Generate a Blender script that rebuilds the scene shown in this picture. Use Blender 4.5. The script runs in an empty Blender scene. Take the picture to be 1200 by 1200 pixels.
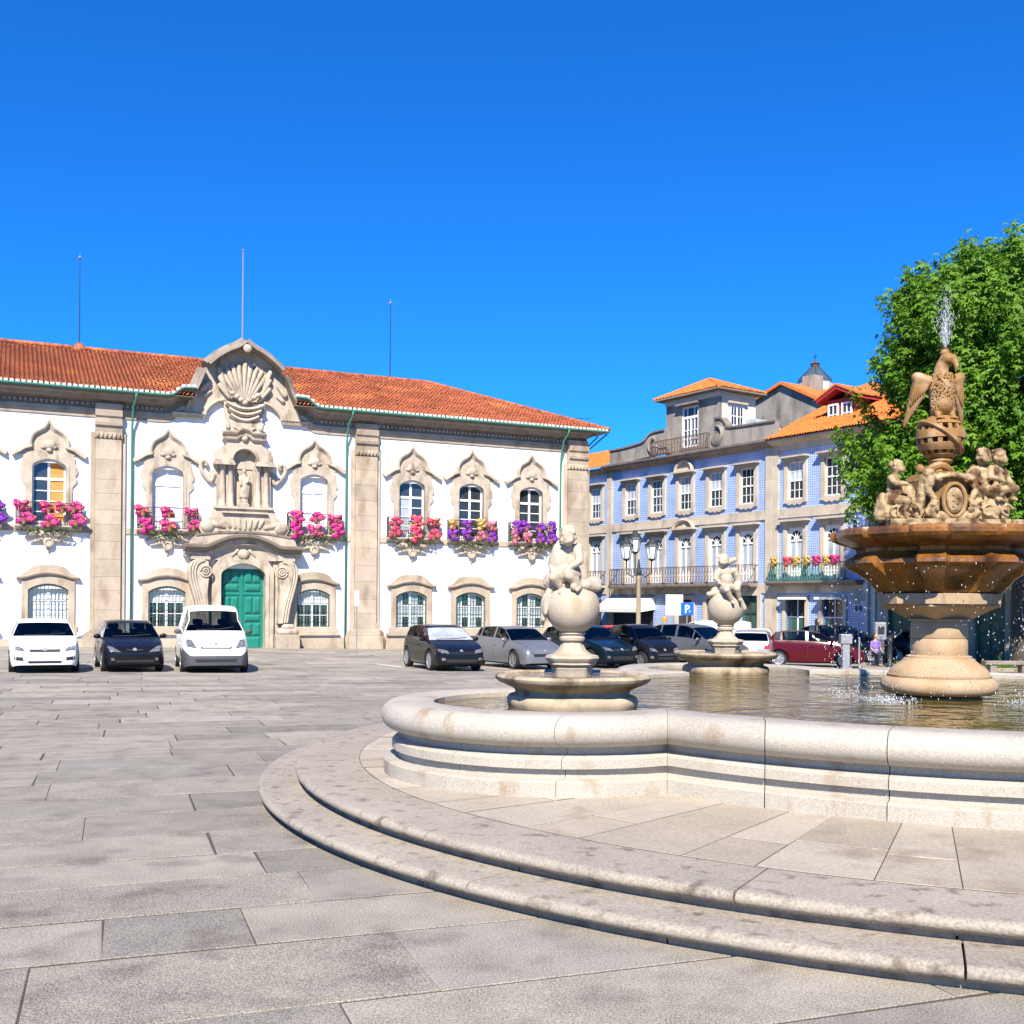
import bpy, bmesh, math, random
import numpy as np
from mathutils import Vector, Matrix
from mathutils.bvhtree import BVHTree
random.seed(11); np.random.seed(11)
PI = math.pi; rad = math.radians
sc = bpy.context.scene
COL = sc.collection

# ------------------------------------------------------------------ camera
F, YH, ROLL, CAMH = 1280.0, 710.0, 0.008, 1.87       # focal in photo pixels, horizon row, roll, eye height
cd = bpy.data.cameras.new('camera'); cam = bpy.data.objects.new('camera', cd); COL.objects.link(cam)
cd.sensor_width = 36.0; cd.sensor_height = 36.0; cd.lens = F/1200*36
cd.shift_y = (YH-600)/1200; cd.clip_end = 3000; cd.clip_start = 0.1
cam.matrix_world = Matrix.Translation((0, 0, CAMH)) @ Matrix.Rotation(PI/2, 4, 'X') @ Matrix.Rotation(ROLL, 4, 'Z')
sc.camera = cam
# ------------------------------------------------------------------ sky, sun, exposure
SUN_EL, SUN_AZ = rad(43), rad(-6)      # sun stands behind the camera, a touch to the left
w = bpy.data.worlds.new('World'); sc.world = w; w.use_nodes = True
nt = w.node_tree; bg = nt.nodes['Background']
sky = nt.nodes.new('ShaderNodeTexSky'); sky.sky_type = 'NISHITA'; sky.sun_disc = False
sky.sun_elevation = SUN_EL; sky.sun_rotation = PI - SUN_AZ
sky.altitude = 0; sky.air_density = 1.0; sky.dust_density = 0.0; sky.ozone_density = 2.0
gm = nt.nodes.new('ShaderNodeGamma'); gm.inputs['Gamma'].default_value = 1.0
tn = nt.nodes.new('ShaderNodeMix'); tn.data_type = 'RGBA'; tn.blend_type = 'MULTIPLY'; tn.inputs['Factor'].default_value = 1.0
tn.inputs['B'].default_value = (.075, .57, 1.32, 1)          # the photograph's deep polarised blue, the same all over the sky
nt.links.new(sky.outputs[0], gm.inputs['Color']); nt.links.new(gm.outputs[0], tn.inputs['A']); nt.links.new(tn.outputs['Result'], bg.inputs['Color'])
bg.inputs['Strength'].default_value = 0.085
sl = bpy.data.lights.new('sun', 'SUN'); so = bpy.data.objects.new('sun', sl); COL.objects.link(so)
sl.energy = 5.0; sl.angle = rad(0.5); sl.color = (1.0, 0.92, 0.80)
sd = Vector((math.sin(-SUN_AZ)*math.cos(SUN_EL), math.cos(SUN_AZ)*math.cos(SUN_EL), -math.sin(SUN_EL)))
so.rotation_euler = sd.to_track_quat('-Z', 'Y').to_euler(); so.location = (0, -20, 40)
vs = sc.view_settings; vs.view_transform = 'Standard'; vs.look = 'None'; vs.exposure = 0.88; vs.gamma = 1.0
vs.use_curve_mapping = False
cy = sc.cycles; cy.use_denoising = True; cy.max_bounces = 6; cy.transparent_max_bounces = 12

# ------------------------------------------------------------------ photo pixel -> place
def ray(x, y):
    dx = x-600; dy = y-YH
    return (dx+ROLL*dy)/F, -(dy-ROLL*dx)/F
def smooth(a, b, t):
    t = min(1, max(0, (t-a)/(b-a))); return t*t*(3-2*t)
def gz(X, Y): return -(.0115*max(0, Y-14)+.011*X*smooth(14, 30, Y))
def ground_at(x, y):
    a, b = ray(x, y); t = 30.0
    for i in range(60): t = (gz(a*t, t)-CAMH)/b
    return Vector((a*t, t, gz(a*t, t)))
def at_depth(x, y, Y):
    a, b = ray(x, y); return Vector((a*Y, Y, CAMH+b*Y))
def on_facade(fr, x, y, back=0.0):           # (u, z) where the pixel's ray meets the facade plane, set back by `back`
    O, ang = fr; c, s = math.cos(ang), math.sin(ang)
    Ox, Oy = O[0]-s*back, O[1]+c*back
    a, b = ray(x, y); u = (Oy*a-Ox)/(c-s*a); t = Oy+u*s
    return u, CAMH+b*t
CITY = ((ray(283, 759)[0]*54, 54.0), rad(24.6))
BLUE = ((ray(985, 600)[0]*60, 60.0), math.atan2(-1280, 860))

# ------------------------------------------------------------------ object helpers
def link(name, data, parent=None):
    o = bpy.data.objects.new(name, data); COL.objects.link(o)
    if parent is not None: o.parent = parent
    return o
def tag(o, label=None, cat=None, group=None, kind=None):
    if label: o['label'] = label
    if cat: o['category'] = cat
    if group: o['group'] = group
    if kind: o['kind'] = kind
    return o
def thing(name, label, cat, loc=(0, 0, 0), rotz=0, group=None):
    o = link(name, None); o.location = loc; o.rotation_euler = (0, 0, rotz); o.empty_display_size = .3
    return tag(o, label, cat, group)
def copy_tree(o, parent=None):
    c = o.copy(); COL.objects.link(c); c.parent = parent
    for ch in list(o.children): copy_tree(ch, c)
    return c

class MB:
    def __init__(s, zo=0.0): s.v = []; s.f = []; s.zo = zo
    def add(s, vs, fs):
        n = len(s.v); s.v += [tuple(p) for p in vs]; s.f += [tuple(i+n for i in f) for f in fs]; return s
    def box(s, x0, x1, y0, y1, z0, z1):
        return s.add([(x0,y0,z0),(x1,y0,z0),(x1,y1,z0),(x0,y1,z0),(x0,y0,z1),(x1,y0,z1),(x1,y1,z1),(x0,y1,z1)],
                     [(0,3,2,1),(4,5,6,7),(0,1,5,4),(1,2,6,5),(2,3,7,6),(3,0,4,7)])
    def cbox(s, c, h, rot=None):
        P = [Vector((i*h[0], j*h[1], k*h[2])) for k in (-1,1) for j in (-1,1) for i in (-1,1)]
        if rot is not None: P = [rot @ p for p in P]
        P = [p+Vector(c) for p in P]
        return s.add(P, [(0,2,3,1),(4,5,7,6),(0,1,5,4),(1,3,7,5),(3,2,6,7),(2,0,4,6)])
    def prism(s, pts, y0, y1):                    # outline in (u, z) pushed along y
        n = len(pts)
        return s.add([(u, y0, z) for u, z in pts]+[(u, y1, z) for u, z in pts],
                     [tuple(range(n)), tuple(range(2*n-1, n-1, -1))]+[(i, i+n, (i+1) % n+n, (i+1) % n) for i in range(n)])
    def ring(s, outer, inner, y0, y1, closed=False):
        n = len(outer); m = n if closed else n-1
        V = [(u, y0, z) for u, z in outer]+[(u, y0, z) for u, z in inner]+[(u, y1, z) for u, z in outer]+[(u, y1, z) for u, z in inner]
        Fc = []
        for i in range(m):
            j = (i+1) % n
            Fc += [(i, j, n+j, n+i), (i, 2*n+i, 2*n+j, j), (n+i, n+j, 3*n+j, 3*n+i), (2*n+i, 3*n+i, 3*n+j, 2*n+j)]
        if not closed:
            for i in (0, n-1): Fc.append((i, n+i, 3*n+i, 2*n+i))
        return s.add(V, Fc)
    def sweep(s, path, prof, closed=False, vert=False):       # path in (u, z), profile in (offset along the path's normal, y)
        n = len(path); m = len(prof); V = []
        for i in range(n):
            a = Vector(path[(i-1) % n] if closed or i > 0 else path[i]); b = Vector(path[i]); c = Vector(path[(i+1) % n] if closed or i < n-1 else path[i])
            d0 = (b-a); d1 = (c-b)
            d0 = d0.normalized() if d0.length > 1e-9 else d1.normalized(); d1 = d1.normalized() if d1.length > 1e-9 else d0
            n0 = Vector((-d0.y, d0.x)); n1 = Vector((-d1.y, d1.x)); nn = (n0+n1)
            nn = nn.normalized(); k = 1/max(.5, nn.dot(n0))
            if vert: nn = Vector((0, 1)); k = 1
            for (o, y) in prof: V.append((b.x+nn.x*o*k, y, b.y+nn.y*o*k))
        Fc = []
        for i in range(n if closed else n-1):
            for j in range(m-1):
                a = i*m+j; b = ((i+1) % n)*m+j; Fc.append((a, a+1, b+1, b))
        if not closed: Fc += [tuple(range(m)), tuple(range(n*m-1, (n-1)*m-1, -1))]
        return s.add(V, Fc)
    def lathe(s, prof, n=32, c=(0, 0), plan=None, cap=True):
        V = []; Fc = []
        for r, z in prof:
            for k in range(n):
                t = 2*PI*k/n; q = r*(plan(t, z) if plan else 1); V.append((c[0]+q*math.cos(t), c[1]+q*math.sin(t), z))
        for i in range(len(prof)-1):
            for k in range(n): Fc.append((i*n+k, i*n+(k+1) % n, (i+1)*n+(k+1) % n, (i+1)*n+k))
        if cap: Fc += [tuple(range(n-1, -1, -1)), tuple(range((len(prof)-1)*n, len(prof)*n))]
        return s.add(V, Fc)
    def tube(s, pts, r, n=8):
        pts = [Vector(p) for p in pts]; m = len(pts)
        rr = r if isinstance(r, (list, tuple)) else [r]*m
        V = []; Fc = []; up = None
        for i, p in enumerate(pts):
            d = (pts[min(i+1, m-1)]-pts[max(i-1, 0)]).normalized()
            if up is None: up = Vector((0, 0, 1)) if abs(d.z) < .9 else Vector((1, 0, 0))
            a = d.cross(up).normalized(); b = a.cross(d).normalized(); up = b
            for k in range(n):
                t = 2*PI*k/n; V.append(p+(a*math.cos(t)+b*math.sin(t))*rr[i])
        for i in range(m-1):
            for k in range(n): Fc.append((i*n+k, i*n+(k+1) % n, (i+1)*n+(k+1) % n, (i+1)*n+k))
        Fc += [tuple(range(n-1, -1, -1)), tuple(range((m-1)*n, m*n))]
        return s.add(V, Fc)
    def ell(s, c, r, rot=None, nu=12, nv=8):
        V = []; Fc = []; c = Vector(c)
        if isinstance(r, (int, float)): r = (r, r, r)
        for j in range(1, nv):
            ph = PI*j/nv
            for i in range(nu):
                t = 2*PI*i/nu; p = Vector((r[0]*math.sin(ph)*math.cos(t), r[1]*math.sin(ph)*math.sin(t), r[2]*math.cos(ph)))
                V.append(c+(rot @ p if rot is not None else p))
        top = Vector((0, 0, r[2])); bot = Vector((0, 0, -r[2]))
        V += [c+(rot @ top if rot is not None else top), c+(rot @ bot if rot is not None else bot)]; T = len(V)-2
        for i in range(nu):
            k = (i+1) % nu; Fc.append((T, i, k)); Fc.append((T+1, (nv-2)*nu+k, (nv-2)*nu+i))
            for j in range(nv-2): Fc.append((j*nu+i, (j+1)*nu+i, (j+1)*nu+k, j*nu+k))
        return s.add(V, Fc)
    def cap(s, p0, p1, r0, r1, n=10):             # tapered limb with round ends
        p0 = Vector(p0); p1 = Vector(p1); d = (p1-p0); L = d.length; d = d/L if L > 1e-6 else Vector((0, 0, 1))
        pts = [p0-d*r0*.95, p0-d*r0*.6, p0, p0.lerp(p1, .5), p1, p1+d*r1*.6, p1+d*r1*.95]
        return s.tube(pts, [r0*.3, r0*.8, r0, (r0+r1)/2, r1, r1*.8, r1*.3], n)
    def mesh(s, name, mat, smooth=False, recalc=True, angle=40):
        me = bpy.data.meshes.new(name); me.from_pydata([(x, y, z-s.zo) for x, y, z in s.v], [], s.f)
        if recalc:
            bm = bmesh.new(); bm.from_mesh(me); bmesh.ops.recalc_face_normals(bm, faces=bm.faces); bm.to_mesh(me); bm.free()
        if mat: me.materials.append(mat)
        if smooth:
            me.shade_smooth()
            if angle < 180: me.set_sharp_from_angle(angle=rad(angle))
        return me
    def build(s, name, mat, parent=None, smooth=False, recalc=True, angle=40, bevel=0):
        o = link(name, s.mesh(name, mat, smooth, recalc, angle), parent)
        if bevel:
            b = o.modifiers.new('edge', 'BEVEL'); b.width = bevel; b.segments = 2; b.limit_method = 'ANGLE'; b.angle_limit = rad(35)
        return o
CARVE = bpy.data.textures.new('carving', 'CLOUDS'); CARVE.noise_scale = .05; CARVE.noise_depth = 2
def sculpt(mb, name, mat, parent=None, voxel=.02, it=4, fac=.5, carve=0.0):     # closed pieces fused into one carved surface
    o = link(name, mb.mesh(name, mat, True, True, 180), parent)
    r = o.modifiers.new('fuse', 'REMESH'); r.mode = 'VOXEL'; r.voxel_size = voxel; r.use_smooth_shade = True
    m = o.modifiers.new('soften', 'SMOOTH'); m.iterations = it; m.factor = fac
    if carve: d = o.modifiers.new('chisel', 'DISPLACE'); d.texture = CARVE; d.strength = carve; d.mid_level = .5; d.texture_coords = 'LOCAL'
    return o
def big_mesh(name, V, Fq, mat, parent=None, smooth=False):          # numpy arrays, faces of one size
    V = np.asarray(V, dtype=np.float32); Fq = np.asarray(Fq, dtype=np.int32); k = Fq.shape[1]
    me = bpy.data.meshes.new(name); me.vertices.add(len(V)); me.vertices.foreach_set('co', V.ravel())
    me.loops.add(Fq.size); me.loops.foreach_set('vertex_index', Fq.ravel())
    me.polygons.add(len(Fq)); me.polygons.foreach_set('loop_start', np.arange(0, Fq.size, k, dtype=np.int32))
    me.polygons.foreach_set('use_smooth', np.full(len(Fq), smooth)); me.update(calc_edges=True); me.materials.append(mat)
    return link(name, me, parent)
def resample(path, n):
    P = [Vector(p) for p in path]; L = [0]
    for a, b in zip(P, P[1:]): L.append(L[-1]+(b-a).length)
    out = []; j = 0
    for i in range(n):
        t = L[-1]*i/(n-1)
        while j < len(P)-2 and L[j+1] < t: j += 1
        k = (t-L[j])/max(1e-9, L[j+1]-L[j]); out.append(tuple(P[j].lerp(P[j+1], min(1, k))))
    return out
def arc(cx, cz, r, a0, a1, n, rz=None):
    rz = rz or r
    return [(cx+r*math.cos(rad(a0+(a1-a0)*i/(n-1))), cz+rz*math.sin(rad(a0+(a1-a0)*i/(n-1)))) for i in range(n)]
def arch(hw, z0, spring, top, n=9, cx=0):        # opening outline, bottom left, over the head, bottom right
    P = [(cx-hw, z0)]
    for i in range(n):
        t = -1+2*i/(n-1); P.append((cx+hw*t, spring+(top-spring)*(1-t*t)))
    P[1] = (cx-hw, spring); P[-1] = (cx+hw, spring)
    return P+[(cx+hw, z0)]
def mirror(P): return P+[(-u, z) for u, z in reversed(P) if abs(u) > 1e-6]
def spl(P, n=6):                                  # Catmull-Rom through the points
    P = [Vector(p) for p in P]; out = []
    for i in range(len(P)-1):
        a = P[max(0, i-1)]; b = P[i]; c = P[i+1]; d = P[min(len(P)-1, i+2)]
        for k in range(n):
            t = k/n; out.append(tuple(.5*((2*b)+(c-a)*t+(2*a-5*b+4*c-d)*t*t+(3*b-a-3*c+d)*t**3)))
    return out+[tuple(P[-1])]

# ------------------------------------------------------------------ materials
def M(name, col, rough=.8, var=.12, vscale=1.5, fine=.0, fscale=40, bump=.0, bscale=40, rnd=0.0, metal=0.0, spec=.35,
      stain=None, local=False, tint=None, bdist=.01, edge=False):
    m = bpy.data.materials.new(name); m.use_nodes = True; t = m.node_tree; N = t.nodes; L = t.links
    b = N['Principled BSDF']; b.inputs['Roughness'].default_value = rough; b.inputs['Metallic'].default_value = metal
    b.inputs['Specular IOR Level'].default_value = spec
    if local: P = N.new('ShaderNodeTexCoord').outputs['Object']
    else: P = N.new('ShaderNodeNewGeometry').outputs['Position']
    def noise(scale, detail=5, vec=None):
        n = N.new('ShaderNodeTexNoise'); n.inputs['Scale'].default_value = scale; n.inputs['Detail'].default_value = detail
        L.new(vec or P, n.inputs['Vector']); return n.outputs['Fac']
    def math_(op, a, bb):
        q = N.new('ShaderNodeMath'); q.operation = op
        for i, v in enumerate((a, bb)):
            if isinstance(v, (int, float)): q.inputs[i].default_value = v
            else: L.new(v, q.inputs[i])
        return q.outputs[0]
    tot = 1.0
    def acc(sock, amt):
        nonlocal tot
        tot = math_('ADD', tot, math_('MULTIPLY', math_('SUBTRACT', sock, .5), 2*amt))
    if var: acc(noise(vscale), var*1.8)
    if fine: acc(noise(fscale, 3), fine*1.8)
    rv = N.new('ShaderNodeObjectInfo').outputs['Random'] if (rnd or tint) else None
    if rnd: acc(rv, rnd)
    colsock = None
    if tint:
        mx = N.new('ShaderNodeMix'); mx.data_type = 'RGBA'; mx.inputs['A'].default_value = (*col, 1); mx.inputs['B'].default_value = (*tint, 1)
        L.new(math_('FRACT', math_('MULTIPLY', rv, 7.31), 0), mx.inputs['Factor']); colsock = mx.outputs['Result']
    if stain:
        scol, sscale, lo, hi, stretch = stain
        mp = N.new('ShaderNodeMapping'); mp.inputs['Scale'].default_value = (1, 1, stretch); L.new(P, mp.inputs['Vector'])
        nz = noise(sscale, 6, mp.outputs[0]); mr = N.new('ShaderNodeMapRange'); mr.inputs['From Min'].default_value = lo; mr.inputs['From Max'].default_value = hi
        L.new(nz, mr.inputs['Value']); mx = N.new('ShaderNodeMix'); mx.data_type = 'RGBA'
        if colsock is not None: L.new(colsock, mx.inputs['A'])
        else: mx.inputs['A'].default_value = (*col, 1)
        mx.inputs['B'].default_value = (*scol, 1); L.new(mr.outputs[0], mx.inputs['Factor']); colsock = mx.outputs['Result']
    if edge:                                      # a second, lighter bloom of worn patches, each slab its own
        nz = N.new('ShaderNodeTexNoise'); nz.noise_dimensions = '4D'; nz.inputs['Scale'].default_value = 1.1; nz.inputs['Detail'].default_value = 7; L.new(P, nz.inputs['Vector']); L.new(math_('MULTIPLY', rv, 40.0), nz.inputs['W'])
        acc(nz.outputs['Fac'], .3)
    vm = N.new('ShaderNodeVectorMath'); vm.operation = 'SCALE'
    if colsock is not None: L.new(colsock, vm.inputs[0])
    else: vm.inputs[0].default_value = col
    if isinstance(tot, float): vm.inputs['Scale'].default_value = tot
    else: L.new(tot, vm.inputs['Scale'])
    L.new(vm.outputs[0], b.inputs['Base Color'])
    if bump:
        bp = N.new('ShaderNodeBump'); bp.inputs['Strength'].default_value = bump; bp.inputs['Distance'].default_value = bdist
        L.new(noise(bscale, 4), bp.inputs['Height']); L.new(bp.outputs[0], b.inputs['Normal'])
    return m
m_white = M('white_plaster', (.80, .79, .755), .9, .06, .5, .03, 12, .1, 20, stain=((.62, .58, .50), 1.3, .56, .85, .12))
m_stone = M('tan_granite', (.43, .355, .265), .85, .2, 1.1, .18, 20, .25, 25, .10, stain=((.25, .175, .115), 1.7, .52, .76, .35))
m_stone_d = M('weathered_shade_granite', (.26, .215, .17), .9, .2, 1.4, .08, 25, .3, 25, .05, stain=((.16, .13, .1), 2.2, .5, .75, .4))  # weathered stone, its colour darkened further to deepen the shade under the eaves
m_cream = M('carved_stone', (.46, .39, .30), .85, .22, 2.0, .2, 22, .3, 30, .03, stain=((.24, .18, .12), 2.6, .52, .74, .45))
m_slab = M('granite_paving', (.232, .212, .176), .8, .16, 3.4, .75, 95, .3, 90, .16, tint=(.295, .264, .21), stain=((.145, .12, .098), 2.2, .54, .78, 1), bdist=.004, edge=True)
m_joint = M('joint_sand', (.085, .066, .05), .95, .25, 3, .2, 40, .3, 60)
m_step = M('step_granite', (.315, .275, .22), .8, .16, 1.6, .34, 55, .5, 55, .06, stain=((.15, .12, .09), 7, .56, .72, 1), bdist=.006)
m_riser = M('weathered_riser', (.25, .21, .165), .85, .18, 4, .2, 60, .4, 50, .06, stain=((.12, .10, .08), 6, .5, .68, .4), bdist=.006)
m_plat = M('platform_granite', (.36, .305, .232), .75, .12, 1.6, .26, 60, .25, 70, .09, tint=(.41, .36, .285), stain=((.25, .195, .14), 2.2, .55, .78, 1), bdist=.004)
m_rim = M('basin_granite', (.385, .35, .29), .75, .12, 1.5, .3, 75, .3, 60, .05, stain=((.27, .18, .10), 4.5, .57, .8, .3), bdist=.006)
m_tilew = M('mortar_white', (.75, .72, .66), .9, .1, 4)
m_gutter = M('green_gutter', (.05, .21, .15), .5, .1, 2, spec=.5)
m_green = M('green_door_paint', (.012, .19, .135), .38, .1, 2, .06, 30, spec=.5)
m_frame = M('white_window_paint', (.80, .81, .80), .5, .04, 3)
m_iron = M('wrought_iron', (.022, .028, .03), .5, .2, 4, spec=.5)
m_irong = M('green_iron', (.05, .11, .07), .55, .2, 5)
m_teal = M('teal_iron', (.05, .2, .17), .55, .2, 6)
m_rust = M('rusty_iron', (.10, .06, .045), .75, .3, 6)
m_grey = M('grey_metal', (.28, .29, .30), .5, .08, 3, metal=.3)
m_dark = M('dark_interior', (.012, .012, .013), .9, .1, 3)
m_curt = M('orange_curtain', (.62, .27, .07), .8, .2, 5)
m_shut = M('white_shutter', (.72, .74, .76), .6, .05, 3)
m_asph = M('asphalt', (.07, .07, .072), .9, .15, 2, .15, 60)
def glass(name, col, rough=.04, spec=.8):
    return M(name, col, rough, .35, .9, spec=spec)
m_glass = glass('window_glass', (.035, .045, .055))
m_cglass = glass('car_glass', (.016, .021, .024), .03)
m_pale = glass('curtained_glass', (.40, .44, .48), .08)
# ================================================================== ground and paving
FC = Vector((4.81, 12.3)); R_STEP1, R_STEP2, Z_ST1, Z_PLAT = 7.46, 7.10, .135, .27
def sheet(name, x0, x1, y0, y1, dz, mat, nx=30, ny=30, pad=None):
    mb = MB(); V = []; Fc = []
    for j in range(ny+1):
        for i in range(nx+1):
            X = x0+(x1-x0)*i/nx; Y = y0+(y1-y0)*(j/ny); V.append((X, Y, gz(min(60, max(-60, X)), min(90, Y))+dz))
    for j in range(ny):
        for i in range(nx): a = j*(nx+1)+i; Fc.append((a, a+1, a+nx+2, a+nx+1))
    mb.add(V, Fc); o = mb.build(name, mat, pad, recalc=False, smooth=True); return o
ground = tag(sheet('ground', -60, 60, -20, 100, -.0045, m_joint, 60, 60), kind='structure')
far_ground = tag(sheet('far_ground', -900, 900, -900, 900, -1.9, m_asph, 8, 8), kind='structure')
far_ground.location.z = -.6
pavement = link('pavement', None); tag(pavement, kind='structure')
def make_paving():
    ang = rad(20); c, s = math.cos(ang), math.sin(ang)
    rng = random.Random(5); quads = []
    q = -14.0                                              # q runs across the rows, p along them
    while q < 74:
        wd = rng.uniform(.62, 1.02) if q < 30 else rng.uniform(.9, 1.4)
        p = -46+rng.uniform(0, 2)
        while p < 62:
            ln = rng.uniform(1.2, 3.0) if q < 30 else rng.uniform(2.0, 3.6)
            if rng.random() < .12: ln *= .5
            g = .006 if q < 14 else .010
            gq = .015 if q < 14 else .021; P = [(p+g, q+gq), (p+ln-g, q+gq), (p+ln-g, q+wd-gq), (p+g, q+wd-gq)]
            P = [(a+rng.uniform(-.009, .009), b+rng.uniform(-.011, .011)) for a, b in P]
            W = [(a*c-b*s, a*s+b*c) for a, b in P]; cx = sum(v[0] for v in W)/4; cyy = sum(v[1] for v in W)/4
            p += ln
            dist = math.hypot(cx-FC.x, cyy-FC.y)
            if all(math.hypot(x-FC.x, y-FC.y) < R_STEP1-.15 for x, y in W): continue
            if cyy < 2.2 or cyy > 70 or abs(cx) > .56*cyy+4: continue
            quads.append((cx, cyy, W, rng.uniform(0, .003), rng.uniform(-.0008, .0008)))
        q += wd
    quads.sort(key=lambda t: math.hypot(t[0], t[1]))
    def slab(mb, W, cx, cyy, dz, tl):
        ch = .008; n = 4; zt = [gz(x, y)+dz+tl*(x-cx) for x, y in W]
        ins = [(cx+(x-cx)*(1-ch/max(.2, abs(x-cx)+.3)), cyy+(y-cyy)*(1-ch/max(.2, abs(y-cyy)+.3))) for x, y in W]
        V = [(x, y, z-.028) for (x, y), z in zip(W, zt)]+[(x, y, z-.003) for (x, y), z in zip(W, zt)]+[(x, y, z) for (x, y), z in zip(ins, zt)]
        Fc = [(8, 9, 10, 11)]+[(i, (i+1) % 4, 4+(i+1) % 4, 4+i) for i in range(4)]+[(4+i, 4+(i+1) % 4, 8+(i+1) % 4, 8+i) for i in range(4)]
        mb.add(V, Fc)
    for cx, cyy, W, dz, tl in quads[:300]:
        mb = MB(); slab(mb, W, cx, cyy, dz, tl); mb.build('paving_slab', m_slab, pavement, recalc=False)
    # the far slabs, in five tones so that they differ as the near ones do
    far = MB()
    for cx, cyy, W, dz, tl in quads[300:]: slab(far, W, cx, cyy, dz, tl)
    o = far.build('far_paving_slabs', m_slabfar, pavement, recalc=False); tag(o, kind='stuff')
def island_random(m, amt):
    t = m.node_tree; N = t.nodes; L = t.links
    oi = [n for n in N if n.type == 'OBJECT_INFO'][0]; g = N.new('ShaderNodeNewGeometry')
    for l in list(oi.outputs['Random'].links): L.new(g.outputs['Random Per Island'], l.to_socket)
    return m
m_slabfar = island_random(M('granite_paving_far', (.245, .225, .187), .8, .18, 2.0, .4, 60, .3, 60, .16, tint=(.315, .282, .228), stain=((.15, .125, .103), .8, .52, .77, 1), bdist=.004, edge=True), 1)
make_paving()
# white parking lines on the square in front of the town hall
m_line = M('road_paint', (.74, .74, .71), .7, .15, 3, stain=((.4, .38, .35), 3, .5, .7, 1))
for (xa, ya, xb, yb) in ((440, 778, 472, 782), ):
    A = ground_at(xa, ya); B = ground_at(xb, yb); d = (B-A); nrm = Vector((-d.y, d.x, 0)).normalized()*.07
    mb = MB(); mb.add([A-nrm+Vector((0, 0, .006)), A+nrm+Vector((0, 0, .006)), B+nrm+Vector((0, 0, .006)), B-nrm+Vector((0, 0, .006))], [(0, 1, 2, 3)])
    tag(mb.build('parking_line', m_line, pavement, recalc=False))

# ================================================================== fountain: steps, platform, basin
fountain = thing('fountain', 'large round stepped granite fountain with lobed water basin', 'fountain', (FC.x, FC.y, 0))
def arc_stone(name, mat, R, prof, a0, a1, parent, seg=6, gap=.007):
    """a stone of a ring: profile (outward offset, z) swept about the fountain's axis"""
    g = gap/R; a0 += g; a1 -= g; V = []; m = len(prof)
    for i in range(seg+1):
        a = a0+(a1-a0)*i/seg
        for o, z in prof: V.append(((R+o)*math.cos(a), (R+o)*math.sin(a), z))
    Fc = []
    for i in range(seg):
        for j in range(m-1): Fc.append((i*m+j, i*m+j+1, (i+1)*m+j+1, (i+1)*m+j))
    Fc += [tuple(range(m)), tuple(range((seg+1)*m-1, seg*m-1, -1))]
    mb = MB(); mb.add(V, Fc); return mb.build(name, mat, parent, smooth=True, angle=45)
def nosing(z, h):        # tread of a step with its round lip
    return [(-.62, z-h*.9), (-.62, z), (-.06, z)]+[(-.02+.05*math.sin(t), z-.04+.04*math.cos(t)) for t in np.linspace(.2, PI*.85, 7)]+[(-.05, z-.085), (-.07, z-h*.9)]
def ring_of_stones(name, mat, R, prof, n, jit, parent, seg):
    rng = random.Random(n); cuts = [2*PI*(i+rng.uniform(-jit, jit))/n+.13 for i in range(n)]
    for i in range(n): arc_stone(name, mat, R, prof, cuts[i], cuts[i+1] if i < n-1 else cuts[0]+2*PI, parent, seg)
st1 = link('lower_step', None, fountain); st2 = link('upper_step', None, fountain); platform = link('platform', None, fountain)
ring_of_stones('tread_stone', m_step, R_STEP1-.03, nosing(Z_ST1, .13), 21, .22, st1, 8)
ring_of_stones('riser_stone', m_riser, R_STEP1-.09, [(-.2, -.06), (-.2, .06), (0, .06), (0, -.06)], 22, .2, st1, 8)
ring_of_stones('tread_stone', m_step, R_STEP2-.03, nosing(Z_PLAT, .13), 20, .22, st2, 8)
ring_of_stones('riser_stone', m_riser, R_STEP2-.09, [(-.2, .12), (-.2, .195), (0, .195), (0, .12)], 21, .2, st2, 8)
# platform slabs: radial bands, wide whole slabs next to narrow pairs
def platform_slabs():
    rng = random.Random(3); a = .03; end = 2*PI+.03; wide = True; R0, R1 = 4.3, R_STEP2-.645
    while a < end-.02:
        da = rng.uniform(.10, .13) if wide else rng.uniform(.07, .085)
        if a+da > end-.08: da = end-a
        cuts = [R0, R1] if wide and rng.random() < .8 else [R0, rng.uniform(5.35, 5.9), R1]
        for r0, r1 in zip(cuts, cuts[1:]):
            g = .004; seg = 4; mb = MB(); V = []; z = Z_PLAT+.006+rng.uniform(-.003, .002)
            for r, zz in ((r0+g, z-.06), (r0+g, z-.006), (r0+g+.008, z), (r1-g-.008, z), (r1-g, z-.006), (r1-g, z-.06)):
                for k in range(seg+1):
                    t = a+g/r+(da-2*g/r)*k/seg; V.append((r*math.cos(t), r*math.sin(t), zz))
            n = seg+1; Fc = [(j*n+k, (j+1)*n+k, (j+1)*n+k+1, j*n+k+1) for j in range(5) for k in range(seg)]
            mb.add(V, Fc); mb.build('platform_slab', m_plat, platform, recalc=False)
        a += da; wide = not wide
platform_slabs()
core = MB(); core.lathe([(7.2, -.1), (7.0, .05), (6.75, .1), (6.7, Z_PLAT-.05), (6.458, Z_PLAT-.04), (6.457, Z_PLAT+.002), (.2, Z_PLAT+.002)], 96); core.build('platform_bed', m_joint, platform)
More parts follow.
